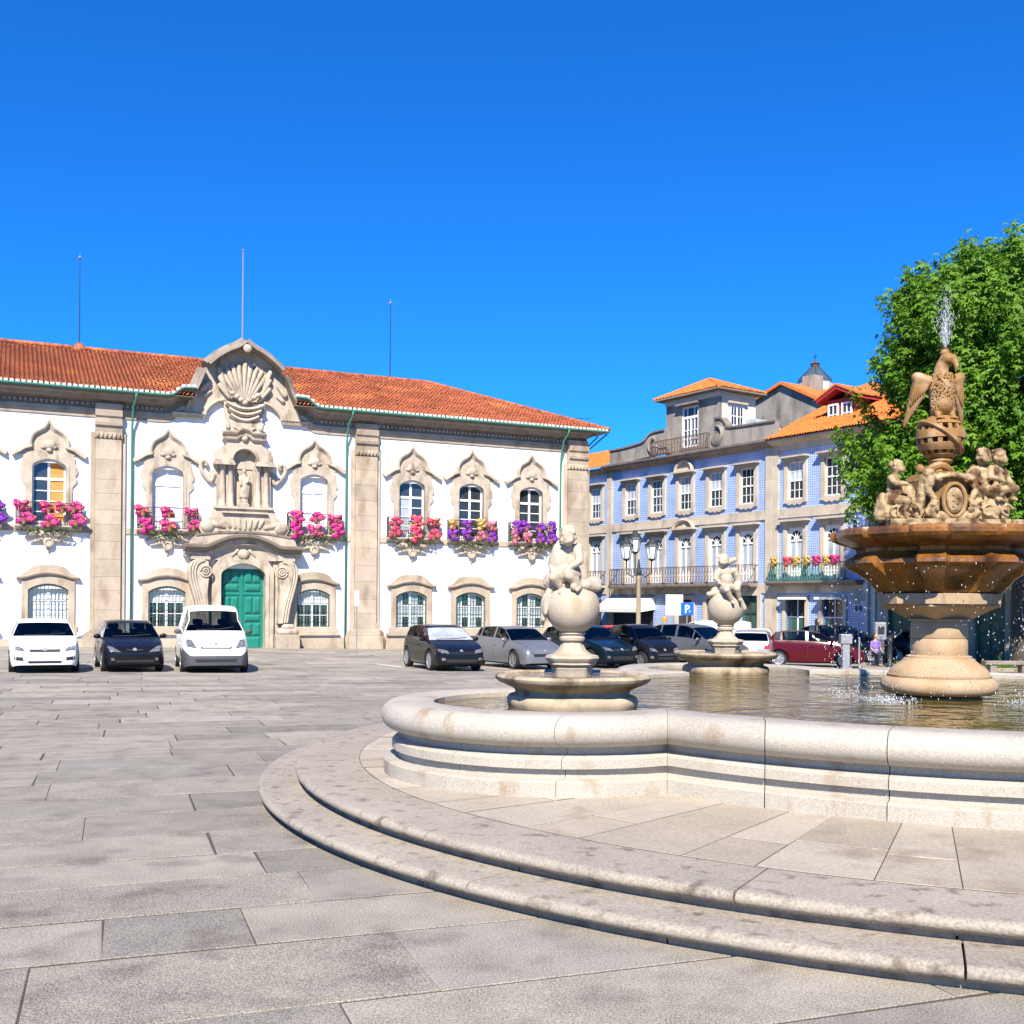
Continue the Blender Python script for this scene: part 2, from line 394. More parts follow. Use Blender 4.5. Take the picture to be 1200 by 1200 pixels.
# basin plan: a circle with four round lobes
R_MAIN, R_LOBE, D_LOBE, A_LOBE = 4.42, 1.55, 4.62, rad(199.2)
def plan_arcs(o):
    """list of (kind, points-function(t 0..1)) round the plan, offset outward by o"""
    R = R_MAIN+o; r = R_LOBE+o
    ca = (R*R+D_LOBE**2-r*r)/(2*R*D_LOBE); h = math.acos(max(-1, min(1, ca)))          # half angle the lobe covers, from the centre
    cb = (r*r+D_LOBE**2-R*R)/(2*r*D_LOBE); k = PI-math.acos(max(-1, min(1, cb)))         # half angle on the lobe
    out = []
    for q in range(4):
        al = A_LOBE+q*PI/2
        out.append(('lobe', lambda t, al=al, k=k, r=r: (D_LOBE*math.cos(al)+r*math.cos(al-k+2*k*t), D_LOBE*math.sin(al)+r*math.sin(al-k+2*k*t))))
        b0 = al+h; b1 = al+PI/2-h
        out.append(('main', lambda t, b0=b0, b1=b1, R=R: (R*math.cos(b0+(b1-b0)*t), R*math.sin(b0+(b1-b0)*t))))
    return out
basin = link('basin', None, fountain)
rim_prof = [(-.34, .70), (-.34, .93), (-.30, .95), (-.05, .95)]+[(.02+.15*math.sin(t), .815+.135*math.cos(t)) for t in np.linspace(.15, PI*.93, 9)]+[(-.02, .685), (-.1, .68)]
wall_prof = [(-.30, .24), (-.30, .68), (-.02, .68), (-.02, .615), (.035, .60), (.06, .575), (.06, .50), (.0, .49), (.0, .425), (.02, .415), (.12, .41), (.14, .395), (.14, .255)]
def plan_stones(name, mat, prof, counts, parent, gap=.0035):
    arcs = {o: plan_arcs(o) for o, z in prof}
    for ai in range(8):
        kind = arcs[prof[0][0]][ai][0]; n = counts[kind]
        for s_ in range(n):
            t0 = s_/n; t1 = (s_+1)/n; seg = 5 if kind == 'lobe' else 4
            gl = gap/(5.5 if kind == 'lobe' else 3.4)
            ta = t0+(gl if s_ > 0 or kind == 'main' else 0); tb = t1-(gl if s_ < n-1 or kind == 'main' else 0)
            V = []; m = len(prof)
            for i in range(seg+1):
                t = ta+(tb-ta)*i/seg
                for o, z in prof:
                    x, y = arcs[o][ai][1](t); V.append((x, y, z))
            Fc = [(i*m+j, i*m+j+1, (i+1)*m+j+1, (i+1)*m+j) for i in range(seg) for j in range(m-1)]
            Fc += [tuple(range(m)), tuple(range((seg+1)*m-1, seg*m-1, -1))]
            mb = MB(); mb.add(V, Fc); mb.build(name, mat, parent, smooth=True, angle=38)
plan_stones('rim_stone', m_rim, rim_prof, {'lobe': 6, 'main': 4}, basin)
plan_stones('wall_stone', m_rim, wall_prof, {'lobe': 6, 'main': 4}, basin)
# basin floor and water
def plan_poly(o, z, n=24):
    P = []
    for kind, f in plan_arcs(o): P += [(*f(i/n), z) for i in range(n)]
    return P
Z_WATER = .885
m_water = bpy.data.materials.new('pool_water'); m_water.use_nodes = True
def water_nodes():
    t = m_water.node_tree; N = t.nodes; L = t.links; b = N['Principled BSDF']
    b.inputs['Base Color'].default_value = (.085, .075, .022, 1); b.inputs['Roughness'].default_value = .04; b.inputs['IOR'].default_value = 1.33
    b.inputs['Specular IOR Level'].default_value = .28
    g = N.new('ShaderNodeNewGeometry').outputs['Position']
    n1 = N.new('ShaderNodeTexNoise'); n1.inputs['Scale'].default_value = 5.0; n1.inputs['Detail'].default_value = 3
    n2 = N.new('ShaderNodeTexNoise'); n2.inputs['Scale'].default_value = 1.6; n2.inputs['Detail'].default_value = 2
    for n in (n1, n2): L.new(g, n.inputs['Vector'])
    ad = N.new('ShaderNodeMath'); ad.operation = 'MULTIPLY_ADD'; ad.inputs[1].default_value = 1.8; L.new(n2.outputs[0], ad.inputs[0]); L.new(n1.outputs[0], ad.inputs[2])
    bp = N.new('ShaderNodeBump'); bp.inputs['Strength'].default_value = .55; bp.inputs['Distance'].default_value = .05
    L.new(ad.outputs[0], bp.inputs['Height']); L.new(bp.outputs[0], b.inputs['Normal'])
    mx = N.new('ShaderNodeMix'); mx.data_type = 'RGBA'; mx.inputs['A'].default_value = (.035, .034, .009, 1); mx.inputs['B'].default_value = (.17, .11, .022, 1)
    L.new(n2.outputs[0], mx.inputs['Factor']); L.new(mx.outputs['Result'], b.inputs['Base Color'])
water_nodes()
P = plan_poly(-.30, Z_WATER); mb = MB(); c0 = [(0, 0, Z_WATER)]
mb.add(c0+P, [(0, i+1, (i+1) % len(P)+1) for i in range(len(P))]); wt = mb.build('water', m_water, None, recalc=False); wt.location = (FC.x, FC.y, 0)
tag(wt, kind='structure')
# ================================================================== town hall
cg = -.40
city = thing('town_hall', 'long white baroque town hall with tan stone portal and red tiled hipped roof', 'building', (CITY[0][0], CITY[0][1], cg), CITY[1])
def C(): return MB(cg)
UW = [-12.2, -8.82, -3.57, 3.57, 8.82, 12.2, 15.78]           # window axes in view (and one cut by the frame)
def wall_with_openings(mb, u0, u1, z0, z1, ops, y0, y1):
    """flat wall between y0 (outer face) and y1, with rectangular openings (u0,u1,z0,z1)"""
    us = sorted({u0, u1, *[o[0] for o in ops], *[o[1] for o in ops]}); zs = sorted({z0, z1, *[o[2] for o in ops], *[o[3] for o in ops]})
    us = [u for u in us if u0 <= u <= u1]; zs = [z for z in zs if z0 <= z <= z1]
    hole = lambda u, z: any(o[0] < u < o[1] and o[2] < z < o[3] for o in ops)
    for a, b in zip(us, us[1:]):
        run = None
        for c, d in zip(zs, zs[1:]):
            if hole((a+b)/2, (c+d)/2): continue
            mb.add([(a, y0, c), (b, y0, c), (b, y0, d), (a, y0, d)], [(0, 1, 2, 3)])
    for a, b, c, d in ops:
        mb.add([(a, y0, c), (a, y1, c), (a, y1, d), (a, y0, d), (b, y0, c), (b, y1, c), (b, y1, d), (b, y0, d)],
               [(0, 1, 2, 3), (4, 7, 6, 5), (3, 2, 6, 7), (0, 4, 5, 1)])
    mb.add([(u0, y0, z0), (u0, y1, z0), (u0, y1, z1), (u0, y0, z1), (u1, y0, z0), (u1, y1, z0), (u1, y1, z1), (u1, y0, z1)], [(0, 1, 2, 3), (4, 7, 6, 5)])
    return mb
ops = [(-1.12, 1.12, -1.2, 3.6)]
for u in UW: ops += [(u-.76, u+.76, 5.35, 8.3), (u-.92, u+.92, .72, 2.5)]
mb = C(); wall_with_openings(mb, -19.2, 19.2, -1.4, 11.2, ops, 0, .45); mb.build('wall', m_white, city, recalc=False)
mb = C(); mb.box(-2.2, 2.2, 0, .3, 11.203, 11.95); mb.build('wall_head', m_white, city)
mb = C(); mb.box(-19.2, 19.2, .9, 14, -1.4, 11.4); mb.build('inner_volume', m_dark, city)
# stone band between the storeys, plinth
rngc = random.Random(4)
def segs(u0, u1, step):
    n = max(1, round((u1-u0)/step)); return [(u0+(u1-u0)*i/n, u0+(u1-u0)*(i+1)/n) for i in range(n)]
PIL = [(-18.6, 1.2), (-6.27, 1.15), (6.27, 1.15), (18.6, 1.2)]
for a, b in ((-18, -6.85), (-5.7, -2.6), (2.6, 5.7), (6.85, 18)):
    for p, q in segs(a, b, 1.9):
        mb = C(); mb.box(p+.004, q-.004, -.06, .02, 5.12, 5.40); mb.build('band_stone', m_stone, city)
    for p, q in segs(a, b, 2.1):
        mb = C(); mb.box(p+.004, q-.004, -.09, .02, -1.3, .18+rngc.uniform(-.01, .01)); mb.build('plinth_stone', m_stone, city)
# giant pilasters of stacked blocks
for pu, pw in PIL:
    pil = link('pilaster', None, city); h = pw/2
    z = -1.3; top = 9.55
    for z0, z1, ex in ((-1.3, .25, .34), (.25, .62, .22)):
        mb = C(); mb.box(pu-h-ex, pu+h+ex, -.28-ex*.5, .02, z0, z1); mb.build('base_stone', m_stone, pil, bevel=.03)
    for s_ in (-1, 1):
        mb = C(); mb.prism([(pu+s_*(h+.22), .6), (pu+s_*(h+.42), .45), (pu+s_*(h+.5), .1), (pu+s_*(h+.38), -1.2), (pu+s_*h, -1.2), (pu+s_*h, 1.0)], -.26, .02); mb.build('base_scroll', m_stone, pil, bevel=.03)
    z = .62
    while z < top-.05:
        hh = min(rngc.uniform(.62, .95), top-z); hh = top-z if top-z-hh < .35 else hh
        mb = C(); mb.box(pu-h, pu+h, -.28, .02, z+.003, z+hh-.003); mb.build('shaft_block', m_stone, pil, bevel=.012); z += hh
    mb = C(); mb.box(pu-h-.04, pu+h+.04, -.33, .02, 9.56, 9.86); mb.build('capital', m_stone, pil, bevel=.02)
    for k in range(6):
        mb = C(); uu = pu-h+pw*(k+.5)/6; mb.cap((uu, -.34, 9.66), (uu, -.36, 9.77), .07, .055, 7); mb.build('capital_leaf', m_stone, pil, smooth=True, angle=180)
    for s_ in (-1, 1):
        mb = C(); mb.box(pu+s_*(h+.1)-.1, pu+s_*(h+.1)+.1, -.14, .02, .62, 9.86); mb.build('side_strip', m_stone, pil, bevel=.02)
    mb = C(); mb.sweep([(pu-h-.02, 0), (pu+h+.02, 0)], [(9.87, .0), (9.87, -.3), (10.1, -.34), (10.16, -.44), (10.30, -.47), (10.34, -.32), (10.55, -.34), (10.6, -.42), (10.85, -.46), (10.9, -.3), (11.2, -.3), (11.2, 0)], vert=True)
    mb.build('entablature_block', m_stone, pil)
# cornice: architrave, frieze and eave, stepping up to the central pediment
def eave_path(sgn):
    P = [(20.2, 0), (12, 0), (7, 0), (3.75, 0), (3.5, .04), (3.3, .16), (3.15, .32), (2.95, .42), (2.45, .44)]
    P = [(sgn*u, z) for u, z in P]
    return P if sgn < 0 else P[::-1]
for sgn in (-1, 1):
    pa = eave_path(sgn)
    pw_ = [(max(-19.2, min(19.2, u)), z) for u, z in pa]
    mb = C(); mb.sweep(pw_, [(10.55, .02), (10.55, -.06), (10.72, -.07), (10.74, -.12), (10.95, -.13), (11.0, -.05), (11.0, .02)], vert=True); mb.build('architrave', m_stone, city)
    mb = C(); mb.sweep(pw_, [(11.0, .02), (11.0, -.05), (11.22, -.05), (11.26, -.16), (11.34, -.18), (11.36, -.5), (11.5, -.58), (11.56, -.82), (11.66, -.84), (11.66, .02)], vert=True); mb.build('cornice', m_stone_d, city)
    n = 0; us = np.arange(3.9, 18.9, .22); mb = C()
    for u in us: mb.box(sgn*u-.055, sgn*u+.055, -.2, -.04, 11.08, 11.2)
    mb.build('dentil_course', m_stone, city)
    # white bedded tile ends, gutter
    mb = C(); u = 2.5
    while u < 20.1:
        z = 11.72+np.interp(u, [2.45, 2.95, 3.15, 3.3, 3.5, 3.75, 21], [.44, .42, .32, .16, .04, 0, 0])
        mb.box(sgn*u-.08, sgn*u+.08, -1.02, -.7, z, z+.13); u += .24
    mb.build('bedded_tile_ends', m_tilew, city)
    mb = C(); mb.sweep(pa, [(11.64, -.86), (11.64, -.99), (11.68, -1.03), (11.745, -1.03), (11.745, -.98), (11.70, -.96), (11.70, -.88), (11.745, -.86)], vert=True); mb.build('gutter', m_gutter, city)
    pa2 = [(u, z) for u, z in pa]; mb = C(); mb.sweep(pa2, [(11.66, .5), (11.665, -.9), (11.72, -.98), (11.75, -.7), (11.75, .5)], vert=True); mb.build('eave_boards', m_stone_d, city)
for u in (-5.22, 5.22, 17.55):
    mb = C(); mb.tube([(u+.1, -.98, 11.66), (u+.1, -.9, 11.45), (u+.02, -.5, 11.1), (u, -.34, 10.6), (u, -.2, 10.2), (u, -.14, 9.5), (u, -.14, -.35)], .055, 8); mb.build('downpipe', m_gutter, city, smooth=True, angle=180)
# bracket under the corner of the eave
mb = C(); mb.tube([(19.3, -.1, 10.7), (20.1, -.9, 11.6)], .04, 6); mb.tube([(19.3, .5, 10.7), (20.1, .2, 11.6)], .04, 6); mb.build('eave_bracket', m_iron, city)

# ---- roof of real tile rows
m_roof = M('clay_tiles', (.34, .095, .04), .85, .35, .7, .7, 5, .0, 30, .0, stain=((.52, .18, .055), .5, .54, .72, 1), local=True)
def roof_tiles(name, mat, parent, A, U, Vv, wid, hmax, pitch=.2, course=.38, mbz=0.0, hmin=None):
    """corrugated tile rows: A corner, U unit vector along the eave, Vv unit vector up the slope, hmax(u) slope length at u"""
    A = np.array(A); U = np.array(U); Vv = np.array(Vv); N_ = np.cross(U, Vv); N_ = N_/np.linalg.norm(N_)
    V = []; Fq = []; rng = random.Random(9)
    prof = [(0, .0), (.12, .045), (.3, .075), (.5, .045), (.62, .0), (.8, -.015), (1.0, .0)]
    n = int(wid/pitch)
    for i in range(n):
        u0 = i*pitch; hm = hmax(u0+pitch/2)
        if hm < .1: continue
        ns = max(1, int(math.ceil(hm/course)))
        for k in range(ns):
            a = k*course; b = min(hm, a+course*1.02)
            if hmin and b < hmin(u0+pitch/2): continue
            dz = rng.uniform(-.012, .012); du = rng.uniform(-.012, .012)
            base = len(V)
            for (t, hgt) in prof:
                p = A+U*(u0+t*pitch+du)
                V.append(p+Vv*a+N_*(hgt+.035+dz)); V.append(p+Vv*b+N_*(hgt+dz))
            for j in range(len(prof)-1): q = base+2*j; Fq.append((q, q+2, q+3, q+1))
    V = np.array(V); V[:, 2] -= mbz
    return big_mesh(name, V, Fq, mat, parent)
def ridge_tiles(name, mat, parent, p, q, zo, r=.13):
    p = Vector(p); q = Vector(q); n = int((q-p).length/.42); mb = MB(zo)
    for i in range(n):
        a = p.lerp(q, i/n); b = p.lerp(q, (i+1.05)/n); mb.tube([a, b], [r, r*.82], 8)
    return mb.build(name, mat, parent, smooth=True, angle=50)
ZE, ZR, RS, EU = 11.76, 15.16, 7.0, 20.2              # eave height, ridge height, ridge setback, eave half length
sl_ = math.hypot(RS+1, ZR-ZE); ce, se = (RS+1)/sl_, (ZR-ZE)/sl_
roof = link('roof', None, city); roof.location = (0, 0, 0)
def hm_front(u):
    d = min(u, 2*EU-u); return max(0, min(d, RS+1))/ce
def hm_f(u):                                          # leaves the gap behind the central pediment's eave step
    return hm_front(u)
roof_tiles('front_slope', m_roof, roof, (-EU, -1.0, ZE), (1, 0, 0), (0, ce, se), 2*EU, hm_f, mbz=cg, hmin=lambda u: 2.0 if abs(u-EU) < 2.35 else 0)
def hm_side(u): d = min(u, 2*(RS+1)-u); return max(0, d)/ce
roof_tiles('hip_slope', m_roof, roof, (EU, -1.0, ZE), (0, 1, 0), (-ce, 0, se), 2*(RS+1), hm_side, mbz=cg)
roof_tiles('hip_slope', m_roof, roof, (-EU, 2*RS+1, ZE), (0, -1, 0), (ce, 0, se), 2*(RS+1), hm_side, mbz=cg)
mb = C(); ur = EU-RS-1
zn = ZE-.06+1.6*(ZR-ZE)/(RS+1)
mb.add([(-EU, -1, ZE-.06), (-2.4, -1, ZE-.06), (-2.4, .6, zn), (2.4, .6, zn), (2.4, -1, ZE-.06), (EU, -1, ZE-.06), (ur, RS, ZR-.06), (2.4, RS, ZR-.06), (-2.4, RS, ZR-.06), (-ur, RS, ZR-.06), (EU, 2*RS+1, ZE-.06), (-EU, 2*RS+1, ZE-.06)], [(0, 1, 8, 9), (1, 2, 8), (2, 3, 7, 8), (3, 4, 7), (4, 5, 6, 7), (5, 10, 6), (10, 11, 9, 8, 7, 6), (11, 0, 9)])
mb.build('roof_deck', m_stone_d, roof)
for p, q in (((-ur, RS, ZR), (ur, RS, ZR)), ((EU, -1, ZE), (ur, RS, ZR)), ((-EU, -1, ZE), (-ur, RS, ZR))):
    ridge_tiles('ridge_tiles', m_roof, roof, (p[0], p[1], p[2]+.06), (q[0], q[1], q[2]+.06), cg)

# ---- windows of the upper storey
def panes(win, cx, cols, rows, y, mats, zo):
    for ci, (ua, ub) in enumerate(cols):
        for ri, (za, zb) in enumerate(rows):
            mb = MB(zo); mb.box(cx+ua, cx+ub, y, y+.012, za, zb); mb.build('pane', mats(ci, ri), win, recalc=False)
def upper_window(cx, mats):
    win = link('window', None, city)
    inn = arch(.72, 5.36, 8.18, 8.46, 11, cx)
    out = mirror([(-1.0, 5.36), (-1.0, 7.2), (-1.06, 7.28), (-1.19, 7.42), (-1.2, 7.62), (-1.13, 7.72), (-1.24, 7.86), (-1.23, 8.1), (-1.12, 8.25), (-1.1, 8.6), (-.9, 8.78), (-.45, 8.95), (0, 9.0)])
    out = [(u+cx, z) for u, z in out]
    mb = C(); mb.ring(resample(out, 61), resample(inn, 61), -.08, .3); mb.build('surround', m_cream, win)
    o2 = arch(.86, 5.36, 8.22, 8.56, 11, cx); mb = C(); mb.ring(resample(o2, 41), resample(inn, 41), -.11, .02); mb.build('inner_moulding', m_cream, win)
    ty = spl([(-1.3, 8.62), (-.72, 9.02), (-.66, 9.35), (-.45, 9.62), (-.2, 9.78), (0, 9.98)], 4); ty = mirror(ty)+[(.7, 8.75), (0, 8.92), (-.7, 8.75)]
    mb = C(); mb.prism([(u+cx, z) for u, z in ty], -.06, .02); mb.build('tympanum', m_cream, win)
    prof = [(-.1, .0), (-.1, -.11), (-.04, -.13), (-.02, -.2), (.04, -.23), (.1, -.23), (.12, -.14), (.12, 0)]
    for s_ in (-1, 1):
        arm = spl([(-1.6, 8.62), (-1.35, 8.76), (-1.05, 8.96), (-.74, 9.07)], 5); arm = [(s_*u+cx, z) for u, z in arm]; arm = arm if s_ < 0 else arm[::-1]
        mb = C(); mb.sweep(arm, prof); mb.build('pediment_arm', m_cream, win)
    og = mirror(spl([(-.76, 9.02), (-.74, 9.3), (-.62, 9.55), (-.4, 9.72), (-.18, 9.86), (0, 10.12)], 4)); mb = C(); mb.sweep([(u+cx, z) for u, z in og], [(n_*.9, y) for n_, y in prof]); mb.build('pediment_crown', m_cream, win)
    mb = C(); mb.ell((cx, -.12, 9.12), (.3, .1, .22)); mb.ell((cx-.22, -.1, 9.0), (.16, .08, .1)); mb.ell((cx+.22, -.1, 9.0), (.16, .08, .1)); mb.ell((cx, -.12, 8.86), (.14, .1, .1)); mb.build('keystone_shell', m_cream, win, smooth=True, angle=180)
    fr = C(); fi = arch(.64, 5.44, 8.12, 8.38, 11, cx)
    fr.ring(resample(inn, 41), resample(fi, 41), .2, .27); fr.box(cx-.055, cx+.055, .19, .27, 5.4, 8.42); fr.box(cx-.66, cx+.66, .185, .26, 7.5, 7.62)
    for z in (6.05, 6.54, 7.02): fr.box(cx-.64, cx+.64, .21, .26, z-.022, z+.022)
    for s_ in (-1, 1): fr.box(cx+s_*.35-.3, cx+s_*.35-.25, .205, .26, 5.44, 8.3) if 0 else None
    fr.box(cx-.66, cx+.66, .2, .27, 5.36, 5.62); fr.build('frame', m_frame, win)
    panes(win, cx, [(-.64, -.05), (.05, .64)], [(5.6, 6.03), (6.07, 6.52), (6.56, 7.0), (7.04, 7.5), (7.62, 8.4)], .235, mats, cg)
    return win
W_DARK = lambda c, r: m_glass
for i, u in enumerate(UW):
    if i == 1: f = lambda c, r: m_curt if c == 1 else m_glass
    elif i in (2, 3): f = lambda c, r: m_shut
    elif i == 4: f = lambda c, r: m_pale if c == 0 and r < 4 else m_glass
    else: f = W_DARK
    upper_window(u, f)
# ---- balconies
def balcony(cx):
    b = link('balcony', None, city)
    mb = C(); mb.sweep([(cx-1.42, 0), (cx+1.42, 0)], [(5.2, 0), (5.2, -.26), (5.26, -.32), (5.34, -.38), (5.4, -.38), (5.4, 0)]); mb.build('slab', m_cream, b)
    c = C(); c.ell((cx, -.12, 5.0), (.75, .16, .2)); c.ell((cx, -.1, 4.78), (.45, .13, .22))
    for s_ in (-1, 1): c.cap((cx+s_*.5, -.14, 5.05), (cx+s_*.95, -.12, 4.86), .14, .06); c.cap((cx+s_*.3, -.12, 4.75), (cx+s_*.78, -.1, 4.62), .1, .04)
    c.cap((cx, -.1, 4.7), (cx, -.06, 4.15), .12, .03); c.build('console', m_cream, b, smooth=True, angle=180)
    c = C(); c.lathe([(.22, -.02), (.22, .06), (.15, .1), (.13, .05), (.0, .06)], 16)
    V = [(x+cx, -z_-.16, y+4.6) for x, y, z_ in c.v]; c.v = V; c.build('rosette', m_cream, b, smooth=True)
    r = C(); u0, u1, yo = cx-1.38, cx+1.38, -.34
    for z in (5.46, 6.42): r.box(u0, u1, yo-.012, yo+.012, z-.015, z+.015); r.box(u0-.012, u0+.012, yo, 0, z-.015, z+.015); r.box(u1-.012, u1+.012, yo, 0, z-.015, z+.015)
    for k in range(24):
        u = u0+(u1-u0)*k/23; r.box(u-.008, u+.008, yo-.008, yo+.008, 5.4, 6.42)
    for u in (u0, u1):
        r.box(u-.02, u+.02, yo-.02, yo+.02, 5.4, 6.5)
        for k in range(1, 5): r.box(u-.008, u+.008, yo*k/5-.008, yo*k/5+.008, 5.4, 6.42)
    r.build('railing', m_iron, b, recalc=False)
for u in UW: balcony(u)
# ---- lower windows
def lower_window(cx, dz, mats):
    win = link('window', None, city); z0, sp, tp = .72+dz, 2.38+dz, 2.66+dz
    inn = arch(.86, z0, sp, tp, 11, cx); out = arch(1.13, z0, 2.8+dz, 2.98+dz, 11, cx)
    mb = C(); mb.ring(resample(out, 51), resample(inn, 51), -.11, .3); mb.build('surround', m_stone, win)
    lin = mirror(spl([(-1.28, 2.86), (-1.22, 3.0), (-.98, 3.14), (-.75, 3.38), (-.4, 3.5), (0, 3.53)], 3))+mirror(spl([(1.28, 2.86), (.7, 2.95), (.35, 3.07), (0, 3.1)], 3))
    mb = C(); mb.prism([(u+cx, z+dz) for u, z in lin], -.16, .02); mb.build('lintel', m_stone, win)
    path = mirror(spl([(-1.34, 2.86), (-.95, 2.9), (-.5, 3.04), (0, 3.1)], 4)); mb = C(); mb.sweep([(u+cx, z+dz) for u, z in path], [(-.03, 0), (-.03, -.18), (.03, -.26), (.09, -.28), (.12, -.15), (.12, 0)]); mb.build('drip_moulding', m_stone, win)
    mb = C(); mb.box(cx-1.38, cx+1.38, -.22, .02, .30+dz, .44+dz); mb.box(cx-1.25, cx+1.25, -.12, .3, .44+dz, z0); mb.build('sill', m_stone, win, bevel=.02)
    fr = C(); fi = arch(.78, z0+.08, sp-.05, tp-.09, 11, cx)
    fr.ring(resample(inn, 41), resample(fi, 41), .18, .26); fr.box(cx-.06, cx+.06, .17, .26, z0, tp-.04); fr.box(cx-.8, cx+.8, .18, .25, 1.85+dz, 1.94+dz)
    for z in (1.33+dz, ): fr.box(cx-.78, cx+.78, .2, .25, z-.02, z+.02)
    for s_ in (-1, 1): fr.box(cx+s_*.42-.02, cx+s_*.42+.02, .2, .25, z0, sp)
    fr.build('frame', m_frame, win)
    panes(win, cx, [(-.78, -.44), (-.40, -.06), (.06, .40), (.44, .78)], [(z0+.05, 1.31+dz), (1.35+dz, 1.85+dz), (1.94+dz, tp-.08)], .225, mats, cg)
    g = C()
    for k in range(11):
        u = cx-.8+1.6*k/10; g.box(u-.011, u+.011, -.02, .0, z0, sp+(tp-sp)*(1-((u-cx)/.86)**2)-.03)
    for z in (z0+.06, 1.2+dz, 1.7+dz, 2.15+dz): g.box(cx-.84, cx+.84, -.03, -.005, z-.012, z+.012)
    ga = arch(.82, z0+.02, sp, tp-.03, 9, cx); g.ring(ga, [(cx+(u-cx)*.95, z-.03) for u, z in ga], -.035, -.005); g.build('grille', m_irong, win)
for i, u in enumerate(UW):
    if i == 1: f = lambda c, r: m_shut
    elif i in (2, 3): f = lambda c, r: m_shut if r == 2 else m_glass
    else: f = lambda c, r: (m_pale if (r == 1 or c in (0, 2)) else m_glass)
    lower_window(u, np.interp(u, [-9, 15], [.07, -.09]), f)

# ---- portal
portal = link('portal', None, city)
inn = arch(1.08, -1.0, 3.38, 3.86, 13)
def pb(name, mb, mat=None, **k): return mb.build(name, mat or m_cream, portal, **k)
out = mirror([(-1.5, -1.0), (-1.5, 3.6), (-1.38, 3.72), (-1.2, 4.0), (-.7, 4.22), (0, 4.3)])
mb = C(); mb.ring(resample(out, 61), resample(inn, 61), -.34, .45); pb('door_surround', mb)
o2 = mirror([(-1.26, -1.0), (-1.26, 3.5), (-1.0, 3.82), (-.5, 4.0), (0, 4.05)]); mb = C(); mb.ring(resample(o2, 61), resample(inn, 61), -.40, -.3); pb('door_moulding', mb)
for s_ in (-1, 1):
    X = lambda P: [(s_*u, z) for u, z in P]
    mb = C(); mb.prism(X([(1.5, -1), (2.62, -1), (2.62, .2), (2.5, .25), (2.5, 4.1), (1.5, 4.1)]), -.14, .02); pb('jamb_panel', mb)
    vol = spl([(1.72, 3.9), (2.15, 4.0), (2.5, 3.88), (2.66, 3.5), (2.62, 3.0), (2.46, 2.4), (2.3, 1.8), (2.2, 1.2), (2.16, .9)], 5)+[(1.68, .9), (1.7, 1.6), (1.76, 2.4), (1.7, 3.1)]
    mb = C(); mb.prism(X(vol), -.62, .02); pb('volute', mb)
    for k, d in enumerate((.06, .2, .34)):
        rib = [(s_*(u-d*.9), -.64, z-d*.15) for u, z in spl([(2.2, 4.0), (2.5, 3.86), (2.64, 3.5), (2.6, 3.0), (2.45, 2.4), (2.3, 1.8), (2.2, 1.2), (2.17, .95)], 4)]
        mb = C(); mb.tube(rib, .06, 6); pb('volute_rib', mb, smooth=True, angle=180)
    for rr in (.26, .13):
        t = C(); t.tube([(s_*(1.84+rr*math.cos(a)), -.64, 3.42+rr*math.sin(a)) for a in np.linspace(0, 2*PI*.97, 22)], .05, 6); pb('volute_spiral', t, smooth=True, angle=180)
    mb = C(); mb.ell((s_*1.84, -.62, 3.42), (.07, .08, .07)); pb('volute_eye', mb, smooth=True, angle=180)
    mb = C(); mb.box(*sorted((s_*1.55, s_*2.75)), -.72, .02, -1.2, .35); pb('portal_plinth', mb, m_stone, bevel=.03)
    mb = C(); mb.cap((s_*1.8, -.5, .5), (s_*2.5, -.5, .48), .2, .22); mb.cap((s_*2.0, -.55, .75), (s_*2.35, -.52, .72), .15, .16); pb('foot_scroll', mb, smooth=True, angle=180)
    mb = C(); mb.box(*sorted((s_*1.62, s_*2.52)), -.5, .02, 4.0, 4.14); mb.box(*sorted((s_*1.66, s_*2.46)), -.46, .02, 4.14, 4.32); pb('console_block', mb)
fill = mirror([(-1.7, 4.0), (-1.7, 4.36), (-1.2, 4.6), (-.6, 4.8), (0, 4.86)])+[(1.2, 4.0), (.7, 4.22), (0, 4.3), (-.7, 4.22), (-1.2, 4.0)]
mb = C(); mb.prism(fill, -.3, .02); pb('frieze', mb)
mb = C(); mb.ell((0, -.36, 4.3), (.3, .12, .25)); mb.cap((-.3, -.36, 4.48), (-.55, -.34, 4.2), .08, .05); mb.cap((.3, -.36, 4.48), (.55, -.34, 4.2), .08, .05); pb('keystone_cartouche', mb, smooth=True, angle=180)
path = mirror(spl([(-2.85, 4.36), (-1.95, 4.36), (-1.6, 4.42), (-1.1, 4.66), (-.6, 4.84), (0, 4.9)], 4))
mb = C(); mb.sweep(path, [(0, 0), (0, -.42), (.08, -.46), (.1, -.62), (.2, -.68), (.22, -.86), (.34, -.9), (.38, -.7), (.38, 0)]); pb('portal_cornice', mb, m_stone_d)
mb = C(); mb.sweep(path, [(-.2, 0), (-.2, -.34), (-.1, -.36), (-.06, -.42), (.02, -.42), (.02, 0)]); pb('portal_architrave', mb)
att = mirror([(-2.6, 4.75), (-2.5, 5.0), (-2.25, 5.2), (-2.05, 5.28)]+spl([(-2.05, 5.3), (-2.16, 5.5), (-2.08, 5.82), (-1.8, 5.98), (-1.6, 6.1), (-1.52, 6.35), (-1.4, 6.5)], 3)+[(-1.35, 6.62), (0, 6.62)])
mb = C(); mb.prism(att, -.55, .02); pb('attic', mb)
mb = C()
for s_ in (-1, 1): mb.ell((s_*1.78, -.5, 5.62), (.36, .25, .33)); mb.cap((s_*1.0, -.52, 5.6), (s_*1.5, -.52, 5.75), .12, .16)
for k in range(-3, 4): mb.cap((k*.24, -.55, 5.55+.03*abs(k)), (k*.3, -.58, 5.95), .1, .07)
pb('attic_carving', mb, smooth=True, angle=180)
